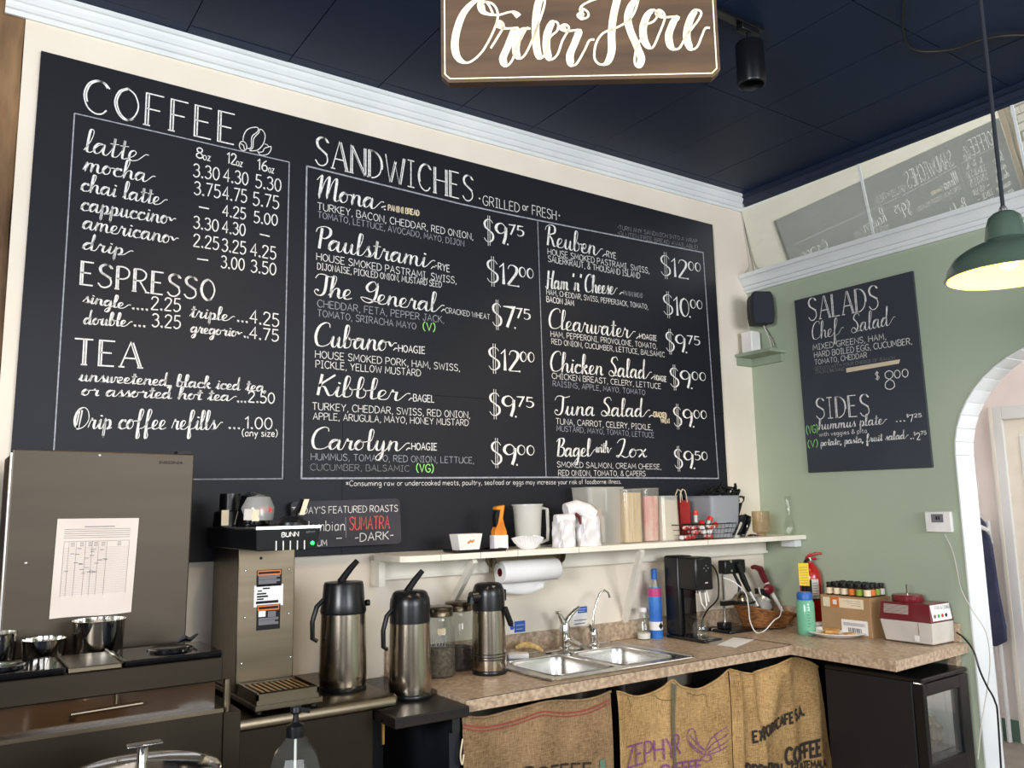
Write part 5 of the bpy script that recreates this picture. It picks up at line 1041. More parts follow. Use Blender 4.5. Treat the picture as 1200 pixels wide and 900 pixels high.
link('bag', MB().hexa([(-.033, -.022, 0), (.033, -.022, 0), (.033, .022, 0), (-.033, .022, 0)], [(-.036, -.024, hg), (.034, -.024, hg), (.034, .024, hg), (-.036, .024, hg)]), 'red', t, smooth=False)
link('side_fold', MB().slab([(.034, -.024, 0), (.046, -.012, 0), (.048, -.012, hg*.97), (.034, -.024, hg)], (0, .03, 0)), 'red', t, smooth=False)
for dy in (-.024, .022): link('handle', MB().tube([(-.024+dy*.3, dy, hg-.01), (-.022+dy*.3, dy, hg+.03), (-.006+dy*.3, dy, hg+.056), (.012+dy*.3, dy, hg+.050), (.022+dy*.3, dy, hg+.02), (.024+dy*.3, dy, hg-.01)], .0022, 6), 'chalkcream', t)
# wire basket of candy
xb0, xb1 = sx(791, 2.93), sx(855, 2.93); wb = (xb1-xb0)/2; t = thing('wire_basket', 'low dark wire basket of red candy on the shelf', 'basket', ((xb0+xb1)/2, 2.935, zz))
mbw = [MB() for _ in range(3)]; hb_ = .072; dbk = .055
for k in range(4):
    z = .003+k*hb_/3; f = .88+.12*k/3
    link('wire_hoop', MB().tube([(-wb*f, -dbk*f, z), (wb*f, -dbk*f, z), (wb*f, dbk*f, z), (-wb*f, dbk*f, z), (-wb*f, -dbk*f, z)], .0013 if k < 3 else .0024, 5), 'wire', t)
for k in range(15):
    x = -wb+2*wb*k/14; link('wire', MB().tube([(x, -dbk, hb_), (x*.88, -dbk*.88, .003), (x*.88, dbk*.88, .003), (x, dbk, hb_)], .0011, 4), 'wire', t)
def ball_thing(name, label, cat, loc, r, mt, group, sc_=(1, 1, 1)):
    o = link(name, MB().sph((0, 0, 0), r, 10, sc_), mt, None, loc=loc); tag(o, label, cat, group); return o
rr = random.Random(11)
for k in range(26):
    x = (xb0+xb1)/2+rr.uniform(-wb*.84, wb*.45); y = 2.935+rr.uniform(-.038, .038); z = ZS1+.016+rr.choice((0, .022, .042))
    ball_thing('wrapped_candy', 'red and white wrapped candy heaped in the wire basket' if k % 3 else 'plain white wrapped candy among the red ones in the wire basket', 'candy', (x, y, z), .013, 'candy' if k % 3 else 'bagwhite', 'candies in the wire basket', (1.25, .9, .9))
for k, (px, py) in enumerate(((815, 601), (832, 608), (838, 615), (822, 613))):
    y = 2.90+.01*k; p = ony(px, py, y)
    tb = thing('candy_tube', ('red capped clear candy tube, tallest of those in the wire basket', 'red capped candy tube leaning in the middle of the wire basket', 'red capped candy tube leaning furthest right in the wire basket', 'red capped candy tube lying lowest in the wire basket')[k], 'candy', tuple(p), 0, 'candy tubes in the wire basket', rot=((0, 0, 0), (.1, .5, 0), (.1, .9, .2), (.2, -.3, 0))[k])
    link('cap', MB().lathe([(.001, -.010), (.013, -.010), (.014, -.002), (.013, .010), (.001, .012)], n=16), 'redcap', tb); link('tube', MB().lathe([(.008, -.045), (.009, -.011)], n=12), 'frost', tb)
t, w2, h2 = tub('grey_bin', 'grey translucent plastic bin behind the wire basket', 819.5, 853.5, 582, 3.035, 'greybin', None, flare=1.12)
# heap of black tools in and behind the bin
t = thing('black_utensils', 'jumble of black utensil handles sticking out above the grey bin', 'utensils', (sx(850, 3.08), 3.085, zz))
rr = random.Random(5); q = lambda px, py, y=3.085: tuple(np.array(ony(px, py, y))-np.array(t.location))
for a, c, r in (((822, 582), (826, 574), .006), ((828, 583), (838, 573), .008), ((838, 582), (846, 566), .006), ((845, 583), (856, 572), .009), ((850, 590), (862, 570), .010), ((856, 598), (866, 574), .010), ((862, 574), (852, 571), .007), ((858, 606), (864, 584), .012), ((860, 612), (868, 590), .010), ((866, 582), (871, 584), .006), ((853, 602), (858, 580), .011), ((846, 580), (832, 578), .006), ((868, 592), (872, 582), .004), ((851, 590), (853, 572), .010), ((859, 592), (859, 577), .012), ((863, 600), (862, 584), .012), ((855, 612), (857, 594), .012), ((861, 620), (862, 606), .010), ((836, 580), (850, 574), .007), ((826, 581), (836, 577), .008), ((846, 571), (864, 578), .005)):
    link('handle', MB().tube([q(*a), tuple((np.array(q(*a))+np.array(q(*c)))/2+np.array([0, -.01, .004])), q(*c)], [r, r*.8, r*.9], 7), 'blackp', t)
for k in range(22):
    ax_, ay_ = rr.uniform(824, 866), rr.uniform(578, 596); an = rr.uniform(-1.2, 1.2); L_ = rr.uniform(8, 15)
    link('handle', MB().tube([q(ax_, ay_), q(ax_+L_*.5*math.sin(an), ay_-L_*.5*math.cos(an), 3.08), q(ax_+L_*math.sin(an), max(567, ay_-L_*math.cos(an)), 3.07)], [rr.uniform(.004, .009)]*3, 7), 'blackp' if k % 4 else 'blackgloss', t)
link('stand', MB().box(-.02, .06, -.02, .02, 0, .10), 'blackp', t, bevel=.01)
t = thing('small_coffee_press', 'small silver framed black press right of the utensil heap', 'utensil', (sx(869, 3.02), 3.03, zz))
link('frame', MB().tube([(.0, 0, .0), (.012, 0, .06), (.03, -.01, .10)], .004, 6).tube([(.03, -.01, .10), (.005, -.01, .10)], .004, 6), 'silver', t); link('body', MB().lathe([(.018, .0), (.020, .07), (.016, .085), (.001, .09)], n=14), 'darkred', t)
t = thing('black_scoop', 'glossy black curved scoop standing on the shelf beside the wire basket', 'scoop', (sx(868, 2.93), 2.925, zz))
link('bowl', MB().grid(lambda u, v: (.062*math.sin(v*1.5)-.050+.03*u, .035*math.cos(u*PI), .002+.10*v+.012*math.sin(u*PI)), 10, 8), 'blackgloss', t, solid=.004)
link('blade', MB().slab([(-.055, -.004, 0), (-.02, -.004, 0), (.018, -.004, .07), (-.0, -.004, .078)], (0, .004, 0)), 'frost', t)
link('knob', MB().sph((.040, 0, .108), .010, 10), 'blackgloss', t)
t = thing('dark_garland', 'dark leafy garland lying between the scoop and the glass mug', 'garland', (sx(882, 2.93), 2.925, zz)); rr = random.Random(9)
for k in range(9): x = -.035+k*.008; link('leaf', MB().sph((x, rr.uniform(-.01, .01), .006+rr.uniform(0, .006)), .009, 6, (1, .6, .5)), 'blackp' if k < 6 else 'purpleink', t)
t = thing('amber_mug', 'smoky amber glass mug upside down near the shelf end', 'mug', (sx(893, 2.97), 2.97, zz)); hm = szh(893, 599, 2.97)
link('cup', MB().lathe([(.022, .0), (.024, .012), (.042, .020), (.046, .030), (.046, hm)], n=28), 'amber', t); link('handle', MB().tube([(.04, 0, hm*.92), (.060, 0, hm*.85), (.066, 0, hm*.5), (.055, 0, hm*.3), (.04, 0, hm*.28)], .005, 8), 'glass', t)
t = thing('glass_decanter', 'slim clear glass decanter at the right end of the shelf', 'decanter', (3.825-.02, 2.93, zz)); hm = szh(920, 581.5, 2.93)
link('bottle', MB().lathe([(.028, 0), (.031, .006), (.033, .03), (.028, .062), (.017, .085), (.015, hm-.012), (.018, hm)], n=26), 'glass', t)
# paper towel
t = thing('towel_holder', 'under-shelf metal paper towel holder with round end plates', 'towel holder', (2.15, 3.03, 1.28))
for x in (-.196, .172): link('end_plate', MB().tube([(x, 0, .060), (x+.004, 0, .060)], .040, 20).bar((x+.002, 0, .06), (x+.002, 0, 0), .02, .004, (0, 1, 0)), 'steelh', t)
link('back_bar', MB().box(-.185, .165, .0, .006, .045, .0695), 'steelh', t)
t = thing('paper_towel_roll', 'white paper towel roll hanging under the shelf', 'paper towel', (2.15, 3.03, 1.277))
link('roll', MB().lathe([(.018, -.150), (.0455, -.150), (.0475, -.147), (.0475, .147), (.0455, .150), (.018, .150), (.018, -.150)], n=32, axis=0, closed=True), 'paper', t); link('loose_sheet', MB().grid(lambda u, v: (-.146+.29*u-.10*max(0, u-.6)*v, .046-.012*v*v+.004*math.sin(u*9), -.02-.062*v-.02*v*math.sin(u*3.1)), 12, 6), 'paper', t, solid=.0008); link('core', MB().lathe([(.0175, -.1505), (.0175, .1505)], n=20, axis=0, closed=True), 'darkred', t)

# notices on the wall above the backsplash
def notice(name, label, x0, y0, x1, y1, blue, lines_):
    a, c = ony(x0, y0, 3.158), ony(x1, y1, 3.158); t = thing(name, label, 'notice', (float(a[0]), 3.158, float(c[2])))
    w_, h_ = float(c[0]-a[0]), float(a[2]-c[2]); link('card', MB().box(0, w_, 0, .0015, 0, h_), 'paper', t, smooth=False)
    link('blue_field', MB().box(w_*.30 if not lines_ else w_*.36, w_, -.0006, 0, h_*(1-blue), h_), 'signblue', t, smooth=False)
    link('emblem', MB().tube([(w_*.16, -.0008, h_*(1-blue/2)), (w_*.16, .0, h_*(1-blue/2))], w_*.13, 14), 'signblue', t)
    for k in range(2): link('printed_line', MB().box(w_*.42, w_*(.92-.1*k), -.0010, -.0006, h_*(1-blue*.35-k*blue*.35)-.0016, h_*(1-blue*.35-k*blue*.35)), 'paper', t, smooth=False)
    for k in range(lines_): link('printed_line', MB().box(w_*.1, w_*(.95-.1*k), -.0006, 0, h_*(.30-k*.18), h_*(.30-k*.18)+.004), 'print_grey', t, smooth=False)
notice('notice', 'small blue and white notice on the wall left of the gooseneck faucet', 670.5, 712, 688.5, 733, .33, 2)
notice('notice', 'small blue sticker on the wall behind the third airpot', 597, 729, 615.5, 740, 1., 0)

# ================================================================== ON THE WORKTOP
t = thing('spray_bottle', 'small clear bottle with a white cap and white liquid at the right of the sink', 'bottle', (2.862, 3.085, ZC))
link('glass', MB().lathe([(.032, 0), (.034, .006), (.033, .05), (.020, .10), (.015, .128)], n=24), 'glass', t); link('liquid', MB().lathe([(.001, .003), (.030, .004), (.032, .030), (.001, .031)], n=22), 'whitep', t); link('cap', MB().lathe([(.018, .128), (.018, .148), (.001, .15)], n=20), 'whitep', t)
t = thing('blue_bottle', 'tall blue labelled bottle with a magenta band beside the black soda maker', 'bottle', (2.935, 3.075, ZC)); hb3 = float(ony(760, 667, 3.075)[2]-ZC)
link('body', MB().lathe([(.030, 0), (.032, .006), (.032, hb3*.62), (.028, hb3*.74), (.016, hb3*.84), (.014, hb3*.86)], n=28), 'bluelabel', t); link('cap', MB().lathe([(.015, hb3*.86), (.015, hb3*.99), (.012, hb3), (.001, hb3)], n=20), 'blue', t)
link('band', MB().lathe([(.0325, hb3*.60), (.0315, hb3*.72)], n=28, closed=True), 'pinklabel', t); link('neck', MB().lathe([(.029, hb3*.735), (.0165, hb3*.845)], n=28, closed=True), 'silver', t); link('white_band', MB().lathe([(.0328, hb3*.12), (.0328, hb3*.24)], n=28, closed=True), 'bagwhite', t)
link('diamond', MB().slab([(0, -.0335, hb3*.13), (.014, -.0335, hb3*.18), (0, -.0335, hb3*.23), (-.014, -.0335, hb3*.18)], (0, .001, 0)), 'ink', t, smooth=False)
xs0, ys0 = 2.96, 2.86
t = thing('soda_maker', 'tall black home soda maker on the worktop beside the blue bottle', 'soda maker', (3.03, 2.95, ZC)); hs = float(ony(790, 652, 2.95)[2]-ZC)
link('base', MB().box(-.055, .062, -.15, .10, 0, .016), 'blackgloss', t, bevel=.004); link('tray_edge', MB().box(-.03, .055, -.16, -.150, .0, .006).box(-.03, .055, -.17, -.162, 0, .003), 'silver', t)
link('tower', MB().box(-.055, .055, .0, .10, .016, hs), 'blackp', t, bevel=.012); link('head', MB().box(-.055, .060, -.115, .0, hs*.60, hs-.004), 'blackp', t, bevel=.008)
link('bottle', MB().lathe([(.036, .018), (.038, .03), (.038, .06), (.030, .085), (.016, .10)], (.005, -.07, 0), 24), 'glass', t); link('back_plate', MB().box(-.035, .045, -.012, -.002, .016, hs*.60), 'blackgloss', t)
for dx in (-.012, .020): link('nozzle', MB().lathe([(.014, hs*.60-.014), (.014, hs*.60)], (dx, -.085, 0), 14), 'chrome', t)
link('tube', MB().tube([(-.028, -.105, hs*.60-.005), (-.022, -.112, hs*.60-.06), (-.004, -.114, hs*.60-.084), (.010, -.112, hs*.60-.07), (.010, -.105, hs*.60-.01)], .0034, 6), 'whitep', t)
link('tube', MB().tube([(.020, -.105, hs*.60-.005), (.030, -.110, hs*.60-.055)], .0034, 6), 'whitep', t)
for dx, dz in ((.0, .0), (.014, .012), (.028, .0), (.014, -.012)): link('button', MB().tube([(dx, -.1155, hs*.86+dz), (dx, -.117, hs*.86+dz)], .0035, 10), 'print_grey', t)
link('mark', MB().box(.004, .022, -.1165, -.115, hs*.68, hs*.68+.005), 'lightgrey', t)
t = thing('note_card', 'white note card lying on the worktop near the inner corner', 'card', tuple(onz(861, 752.5, ZC)+np.array([0, 0, .0003])))
cq = [onz(840.5, 756, ZC), onz(862, 759, ZC), onz(883.5, 750, ZC), onz(860, 747.5, ZC)]
link('card', MB().hexa([(p[0], p[1], ZC+.0008) for p in cq], [(p[0], p[1], ZC+.0018) for p in cq]), 'paper', t, world=True, smooth=False)
# lever press with chrome pole, basket of tools
Yj = 2.98
W = lambda px, py, y=Yj: tuple(ony(px, py, y))
pb = ony(850, 738, Yj); t = thing('lever_juicer', 'black lever citrus press with a chrome pole and a long chrome lever', 'juicer', (float(pb[0]), Yj, ZC))
px_ = float(pb[0])
link('base', MB().box(px_-.045, px_+.15, Yj-.07, Yj+.05, ZC, ZC+.016), 'blackp', t, world=True, bevel=.006); link('base_block', MB().box(px_-.03, px_+.03, Yj-.02, Yj+.03, ZC+.016, ZC+.05), 'blackp', t, world=True, bevel=.006)
link('pole', MB().tube([(px_, Yj, ZC+.05), (px_, Yj, float(W(850, 668)[2]))], .0075, 12), 'chrome', t, world=True)
a, c = ony(845, 671, Yj), ony(868, 655, Yj); link('head', MB().box(a[0], c[0], Yj-.03, Yj+.02, a[2]-.008, c[2]), 'blackp', t, world=True, bevel=.006)
for px, py in ((856, 658), (857, 669)): p = ony(px, py, Yj-.03); link('pin', MB().tube([p, p+np.array([0, -.004, 0])], .007, 10), 'chrome', t, world=True)
link('lever_arm', MB().tube([W(864, 660, Yj-.035), W(871, 678, Yj-.04), W(878, 693, Yj-.05)], [.014, .016, .012], 10), 'blackp', t, world=True); link('lever_rod', MB().tube([W(877, 690, Yj-.05), W(889, 712, Yj-.06)], .0065, 10), 'whitep', t, world=True)
link('lever_grip', MB().tube([W(888, 710, Yj-.06), W(893, 720, Yj-.065), W(899, 729, Yj-.07)], [.009, .011, .012], 10), 'blackgloss', t, world=True)
link('link_arm', MB().tube([W(860, 672, Yj-.03), W(867, 686, Yj-.035), W(866, 694, Yj-.035)], [.008, .009, .007], 8), 'blackp', t, world=True)
cp = ony(866, 705, Yj); cx_, cz_ = float(cp[0]), float(cp[2])
link('cup_ring', MB().tube([(cx_+.062*math.cos(a_)+.01, Yj-.01+.062*math.sin(a_), cz_) for a_ in np.linspace(0, 2*PI, 25)], .008, 8), 'blackp', t, world=True)
link('ring_arm', MB().box(px_-.015, cx_-.045, Yj-.012, Yj+.012, cz_-.012, cz_+.012), 'blackp', t, world=True)
link('cone', MB().lathe([(.055, 0), (.05, .012), (.035, .034), (.012, .05), (.001, .052)], (cx_+.01, Yj-.01, cz_), 24), 'steel', t, world=True)
t = thing('wicker_basket', 'tilted brown wicker basket of kitchen tools in the worktop corner', 'basket', (3.60, 2.955, ZC)); 
def bask(u, v):
    a = 2*PI*u; c, s_ = math.cos(a), math.sin(a); e = .6; f = .80+.2*v
    return (.17*f*math.copysign(abs(c)**e, c), .095*f*math.copysign(abs(s_)**e, s_), .012+v*(.070-.035*c)+.002*math.sin(a*40)*math.sin(v*20))
link('weave', MB().grid(bask, 120, 14), 'wicker', t, solid=.004); link('rim', MB().tube([bask(u, 1.02) for u in np.linspace(0, 1, 60)], .007, 8), 'wicker', t)
link('bottom', MB().lathe([(.001, .010), (.10, .010), (.10, .014), (.001, .014)], n=24), 'wicker', t)
t = thing('black_folder', 'upright black case with a maroon pouch standing in the wicker basket', 'case', (3.645, 2.985, ZC+.03))
link('case', MB().slab([(-.03, 0, .0), (.07, .0, .0), (.03, .0, .155), (-.055, .0, .165)], (0, .03, 0)), 'blackm', t, bevel=.006); link('pouch', MB().sph((.035, .005, .155), .04, 14, (1, .5, .7)), 'maroon', t); link('case_edge', MB().slab([(-.058, -.004, .168), (-.05, -.004, .172), (.0, -.004, .0), (-.01, -.004, .0)], (0, .003, 0)), 'frost', t)
t = thing('hand_wand', 'white and dark red hand blender wand leaning against the green wall', 'blender', (3.80, 3.0, ZC+.03))
link('shaft', MB().tube([(.0, .0, .02), (-.035, .03, .11), (-.065, .05, .185)], [.008, .012, .013], 12), 'whitep', t); link('collar', MB().tube([(-.065, .05, .185), (-.085, .055, .225)], [.016, .018], 12), 'darkred', t); link('handle', MB().tube([(-.085, .055, .225), (-.10, .055, .255), (-.150, .05, .270), (-.175, .045, .268)], [.018, .018, .012, .010], 10), 'darkred', t)
t = thing('clear_blender_jar', 'clear plastic jar lying in the wicker basket', 'jar', (3.515, 2.965, ZC+.030), rot=(0, .7, 0)); link('body', MB().lathe([(.045, 0), (.05, .01), (.055, .13)], n=26), 'clear', t); link('band', MB().lathe([(.056, .12), (.057, .135), (.056, .136)], n=26, closed=True), 'silver', t)
pl1 = [(903, 664, 3.14), (0, 0, 0)]
def cord(name, label, pts, r, mt, cat='cord'):
    P = cr([tuple(p) for p in pts], 6) if len(pts) > 2 else pts
    o = link(name, MB().tube([tuple(p) for p in P], r, 6), mt); return tag(o, label, cat)
def crv(pts, k=6):
    P = np.array(pts, float); Q = np.vstack([2*P[0]-P[1], P, 2*P[-1]-P[-2]]); out = []
    for i in range(1, len(Q)-2):
        for j in range(k):
            t_ = j/k; a, b_, c_, d = Q[i-1:i+3]; out.append(tuple(.5*((2*b_)+(-a+c_)*t_+(2*a-5*b_+4*c_-d)*t_*t_+(-a+3*b_-3*c_+d)*t_**3)))
    out.append(tuple(P[-1])); return out
def cordc(name, label, pts, r, mt, cat='cord', parent=None):
    o = link(name, MB().tube(crv(pts), r, 6), mt)
    if parent:
        p_ = bpy.data.objects[parent]; o.parent = p_; o.matrix_parent_inverse = (Matrix.Translation(p_.location) @ p_.rotation_euler.to_matrix().to_4x4() @ Matrix.Diagonal((*p_.scale, 1))).inverted(); o['label'] = label; return o
    return tag(o, label, cat)
cordc('power_cord', 'black power cord looping from the wall outlet behind the soda maker', [W(827, 661, 3.12), W(835, 663, 3.10), W(841, 675, 3.10), W(842, 697, 3.11), W(838, 706, 3.11), W(829, 715, 3.11), W(823, 727, 3.10), tuple(onz(822, 738, ZC+.006))], .004, 'blackp', parent='soda_maker')
cordc('white_cord', 'thin white cord looping in front of the wicker basket', [W(848, 677, 2.90), W(860, 682, 2.88), W(873, 694, 2.86), W(877, 710, 2.86), W(879, 728, 2.86), tuple(onz(886, 741, ZC+.006)), tuple(onz(896, 739, ZC+.006)), W(907, 727, 2.84), W(914, 722, 2.84), W(916, 711, 2.86)], .0028, 'whitep', parent='hand_wand')
t = thing('power_outlet', 'black plug in a cream outlet above the backsplash right of the soda maker', 'outlet', tuple(ony(826, 662, 3.158))); link('plate', MB().box(-.03, .03, -.004, 0, -.045, .045), 'shelfw', t, bevel=.002); link('plug', MB().box(-.018, .018, -.03, -.004, -.012, .012), 'blackp', t, bevel=.004)
t = thing('power_strip', 'small black charger with a white switch lying behind the lever press', 'charger', tuple(onz(832, 739, ZC))); link('body', MB().box(-.055, .045, -.02, .02, 0, .018), 'blackp', t, bevel=.004); link('switch', MB().box(-.01, .03, -.0215, -.02, .004, .014), 'whitep', t)
t = thing('water_bottle', 'mint green water bottle with a blue lid near the worktop corner', 'bottle', (3.555, 2.675, ZC)); hw = float(ony(940, 694, 2.675)[2]-ZC)
link('body', MB().lathe([(.040, 0), (.043, .006), (.043, hw*.74), (.036, hw*.82), (.033, hw*.84)], n=32), 'mint', t); link('lid', MB().lathe([(.037, hw*.82), (.038, hw*.94), (.032, hw), (.001, hw)], n=28), 'blue', t)
for k in range(8): z = .04+k*.014; link('scale_mark', MB().grid(lambda u, v: (.0436*math.sin(-.75+u*(.22+.12*(k % 2))), -.0436*math.cos(-.75+u*(.22+.12*(k % 2))), z+.002*v), 3, 1), 'blackink', t)
# fire extinguisher
t = thing('fire_extinguisher', 'red fire extinguisher with a yellow tag standing in the worktop corner', 'fire extinguisher', (3.785-.005, 2.80, ZC)); he = float(ony(958, 648, 2.80)[2]-ZC); R_e = .055
link('cylinder', MB().lathe([(R_e*.92, 0), (R_e, .01), (R_e, he*.68), (R_e*.92, he*.76), (R_e*.6, he*.83), (.018, he*.87), (.018, he*.89)], n=36), 'extred', t)
link('label', MB().grid(lambda u, v: ((R_e+.0008)*math.sin(-1.9+u*1.75), -(R_e+.0008)*math.cos(-1.9+u*1.75), he*(.38+.27*v)), 10, 2), 'ink', t); link('label_panel', MB().grid(lambda u, v: ((R_e+.0014)*math.sin(-.85+u*.66), -(R_e+.0014)*math.cos(-.85+u*.66), he*(.40+.26*v)), 8, 2), 'lightgrey', t)
for k in range(6): link('label_print', MB().grid(lambda u, v: ((R_e+.002)*math.sin(-.80+u*(.55-.1*(k % 2))), -(R_e+.002)*math.cos(-.80+u*(.55-.1*(k % 2))), he*(.43+.035*k)+.003*v), 5, 1), 'print_grey', t)
link('label_picture', MB().grid(lambda u, v: ((R_e+.002)*math.sin(-1.45+u*.4), -(R_e+.002)*math.cos(-1.45+u*.4), he*(.41+.08*v)), 5, 1), 'lightgrey', t)
link('valve', MB().lathe([(.014, he*.89), (.016, he*.91), (.012, he*.95)], n=14), 'silver', t); link('handle', MB().tube([(-.025, .0, he*.94), (0, 0, he*.97), (.03, -.02, he), (.055, -.035, he*1.0)], [.006, .009, .008, .006], 8), 'extred', t); link('lever', MB().tube([(-.005, 0, he*.92), (.03, -.02, he*.93)], .006, 8), 'extred', t)
link('hose', MB().tube(crv([(-.01, -.005, he*.92), (-.045, -.01, he*.90), (-.062, -.01, he*.76), (-.060, -.01, he*.5), (-.055, -.01, he*.30)]), .008, 8), 'blackp', t)
tg = link('tag', MB().slab([(-.092, .000, he*.58), (-.050, -.030, he*.57), (-.050, -.030, he*.88), (-.091, .001, he*.88)], (.0008, .0010, 0)), 'yellow', t, smooth=False); link('tag_ring', MB().tube([(-.07, -.014, he*.87), (-.014, -.01, he*.93)], .0015, 5), 'silver', t)
for k in range(7): z_ = he*(.61+.035*k); link('tag_print', MB().slab([(-.088, -.0035, z_), (-.056, -.0265, z_), (-.056, -.0265, z_+.0022), (-.088, -.0035, z_+.0022)], (-.0004, -.0005, 0)), 'print_grey', tg, smooth=False)
# cardboard box with small bottles
bxc = onz(1000, 736, ZC); tl_ = onz(978, 741-1, ZC)
q = dict(fl=onz(1036, 748, ZC), bl=onz(978, 733, ZC))
xf, yf_ = 3.665, 2.395
t = thing('cardboard_box', 'brown cardboard shipping box with labels against the green wall', 'box', (xf+.08, yf_+.12, ZC)); hx = float(ony(1036, 699, yf_)[2]-ZC)
link('box', MB().box(xf, xf+.165, yf_, yf_+.27, ZC, ZC+hx), 'card', t, world=True, smooth=False, bevel=.002)
link('tape', MB().box(xf-.0006, xf+.1, yf_+.12, yf_+.15, ZC+hx, ZC+hx+.0005), 'brownpaper', t, world=True, smooth=False)
def bxl(y0, y1, z0_, z1_, mt, nm='label', o=.0008): return link(nm, MB().box(xf-o, xf, y0, y1, ZC+z0_, ZC+z1_), mt, t, world=True, smooth=False)
bxl(yf_+.035, yf_+.255, hx-.055, hx-.010, 'chalkcream'); bxl(yf_+.165, yf_+.215, hx-.056, hx-.006, 'stickerorange', o=.0014); bxl(yf_+.178, yf_+.200, hx-.042, hx-.020, 'bagwhite', 'label_mark', .0018)
bxl(yf_+.02, yf_+.16, .010, .075, 'paper'); 
for k in range(5): bxl(yf_+.03+(k % 2)*.01, yf_+.15, .060-k*.003, .0612-k*.003, 'print_grey', 'label_print', .0012)
for k in range(9): bxl(yf_+.055+k*.008, yf_+.058+k*.008+(k % 3)*.001, .018, .038, 'ink', 'barcode_bar', .0012)
for k in range(3): bxl(yf_+.05, yf_+.14-(k*.02), hx-.022-k*.01, hx-.0205-k*.01, 'print_grey', 'label_print', .0012)
first = None; kb = 0
for i in range(6):
    for j in range(4):
        x = xf+.024+j*.038; y = yf_+.025+i*.041; col = (3*j+i) % 5
        lab = ('chalkcream', 'stickerorange', 'greenlab', 'lightgrey', 'stickerorange')[(i*2+j) % 5] if i < 3 else 'chalkcream'
        if lab == 'greenlab': lab = 'greenlabel'
        M.setdefault('greenlabel', mat('green_label', (140, 170, 60), .6)); M.setdefault('darkglass', mat('dark_bottle_glass', (44, 34, 26), .12))
        t2 = thing('sample_bottle', '%s labelled small bottle, %s from the arch in the %s row on the cardboard box' % ({'chalkcream': 'cream', 'stickerorange': 'orange', 'greenlabel': 'green', 'lightgrey': 'grey'}[lab], ('nearest', 'second', 'third', 'fourth', 'fifth', 'farthest')[i], ('front', 'second', 'third', 'wallside')[j]), 'bottle', (x, y, ZC+hx+.0006), 0, 'sample bottles on the cardboard box')
        if first is None:
            first = (link('body', MB().lathe([(.016, 0), (.0165, .004), (.0165, .038), (.012, .046)], n=14), 'darkglass', t2), link('cap', MB().lathe([(.0135, .046), (.0135, .060), (.001, .061)], n=14), 'blackm', t2))
            lm = {}
        else:
            for o in first: c_ = o.copy(); C.objects.link(c_); c_.parent = t2
        if lab not in lm: lm[lab] = link('label', MB().lathe([(.0169, .006), (.0169, .035)], n=14, closed=True), lab, t2)
        else: c_ = lm[lab].copy(); C.objects.link(c_); c_.parent = t2
# plate with toast
pp = (3.585, 2.53, ZC); t = thing('oval_plate', 'white oval plate in front of the cardboard box', 'plate', pp, -1.05)
link('plate', MB().add(*(lambda m: ([(v[0]*1.45, v[1]*.95, v[2]) for v in m.v], m.f))(MB().lathe([(.001, .006), (.045, .006), (.062, .010), (.086, .022), (.088, .020), (.060, .004), (.045, 0), (.001, 0)], n=40))), 'plate', t)
for k, (dx, dy, dz, rz, lb) in enumerate(((-.035, .01, .0085, .3, 'slice of golden toast lying on the left half of the oval plate'), (-.020, -.005, .0225, .5, 'golden toast slice stacked on top of another on the plate'), (.055, .0, .0085, -.2, 'darker small piece of toast at the right of the oval plate'))):
    c0 = Matrix.Rotation(-1.05, 3, 'Z') @ Vector((dx, dy, 0)); s_ = 1 if k < 2 else .7
    o = link('toast_slice', MB().prism([(-.042*s_, -.03*s_), (.040*s_, -.032*s_), (.042*s_, .026*s_), (.02*s_, .034*s_), (-.02*s_, .034*s_), (-.044*s_, .024*s_)], 2, 0, .013), 'bread', None, loc=(pp[0]+c0.x, pp[1]+c0.y, ZC+dz), bevel=.003, rot=(0, 0, rz)); tag(o, lb, 'toast')
t = thing('rolled_towels', 'pale rolled papers lying behind the plate by the green bottle', 'paper roll', (3.70, 2.70, ZC))
link('roll', MB().tube([(-.10, .0, .014), (.09, -.06, .014)], .013, 12), 'paper', t); link('roll', MB().tube([(-.08, .03, .014), (.10, -.02, .014)], .012, 12), 'shelfw', t); link('roll', MB().tube([(-.09, .017, .036), (.09, -.04, .034)], .011, 12), 'lightgrey', t)
# maroon machine
zc0 = ZC; xa, xb_, ya, yb_ = 3.655, 3.835, 2.095, 2.335
t = thing('maroon_machine', 'maroon and grey countertop machine with a control panel at the right end of the worktop', 'machine', ((xa+xb_)/2, (ya+yb_)/2, ZC)); ha = float(ony(1093, 705, ya)[2]-ZC)-.004; hm_ = ha*.52+.004
z1 = ha*.56; z2 = float(ony(1088, 697, ya)[2]-ZC)
link('lower_body', MB().hexa([(xa+.004, ya+.004, ZC+.006), (xb_, ya+.004, ZC+.006), (xb_, yb_-.01, ZC+.006), (xa+.004, yb_-.01, ZC+.006)], [(xa, ya, ZC+.098), (xb_, ya, ZC+.098), (xb_, yb_+.01, ZC+.098), (xa, yb_+.01, ZC+.098)]), 'lightgrey', t, world=True, smooth=False, bevel=.004)
link('upper_body', MB().hexa([(xa-.001, ya-.001, ZC+.0985), (xb_, ya-.001, ZC+.0985), (xb_, yb_+.012, ZC+.0985), (xa-.001, yb_+.012, ZC+.0985)], [(xa+.012, ya+.010, ZC+.178), (xb_-.01, ya+.010, ZC+.178), (xb_-.01, yb_+.006, ZC+.178), (xa+.012, yb_+.006, ZC+.178)]), 'maroon', t, world=True, smooth=False, bevel=.004)
link('lid', MB().lathe([(.066, .0), (.068, .004), (.068, .024), (.063, .030), (.04, .032), (.001, .032)], (xa+.085, yb_-.085, ZC+.178), 36), 'maroon', t, world=True); link('lid_pin', MB().tube([(xa+.085, yb_-.085, ZC+.210), (xa+.085, yb_-.085, ZC+.252)], .0045, 10), 'chrome', t, world=True)
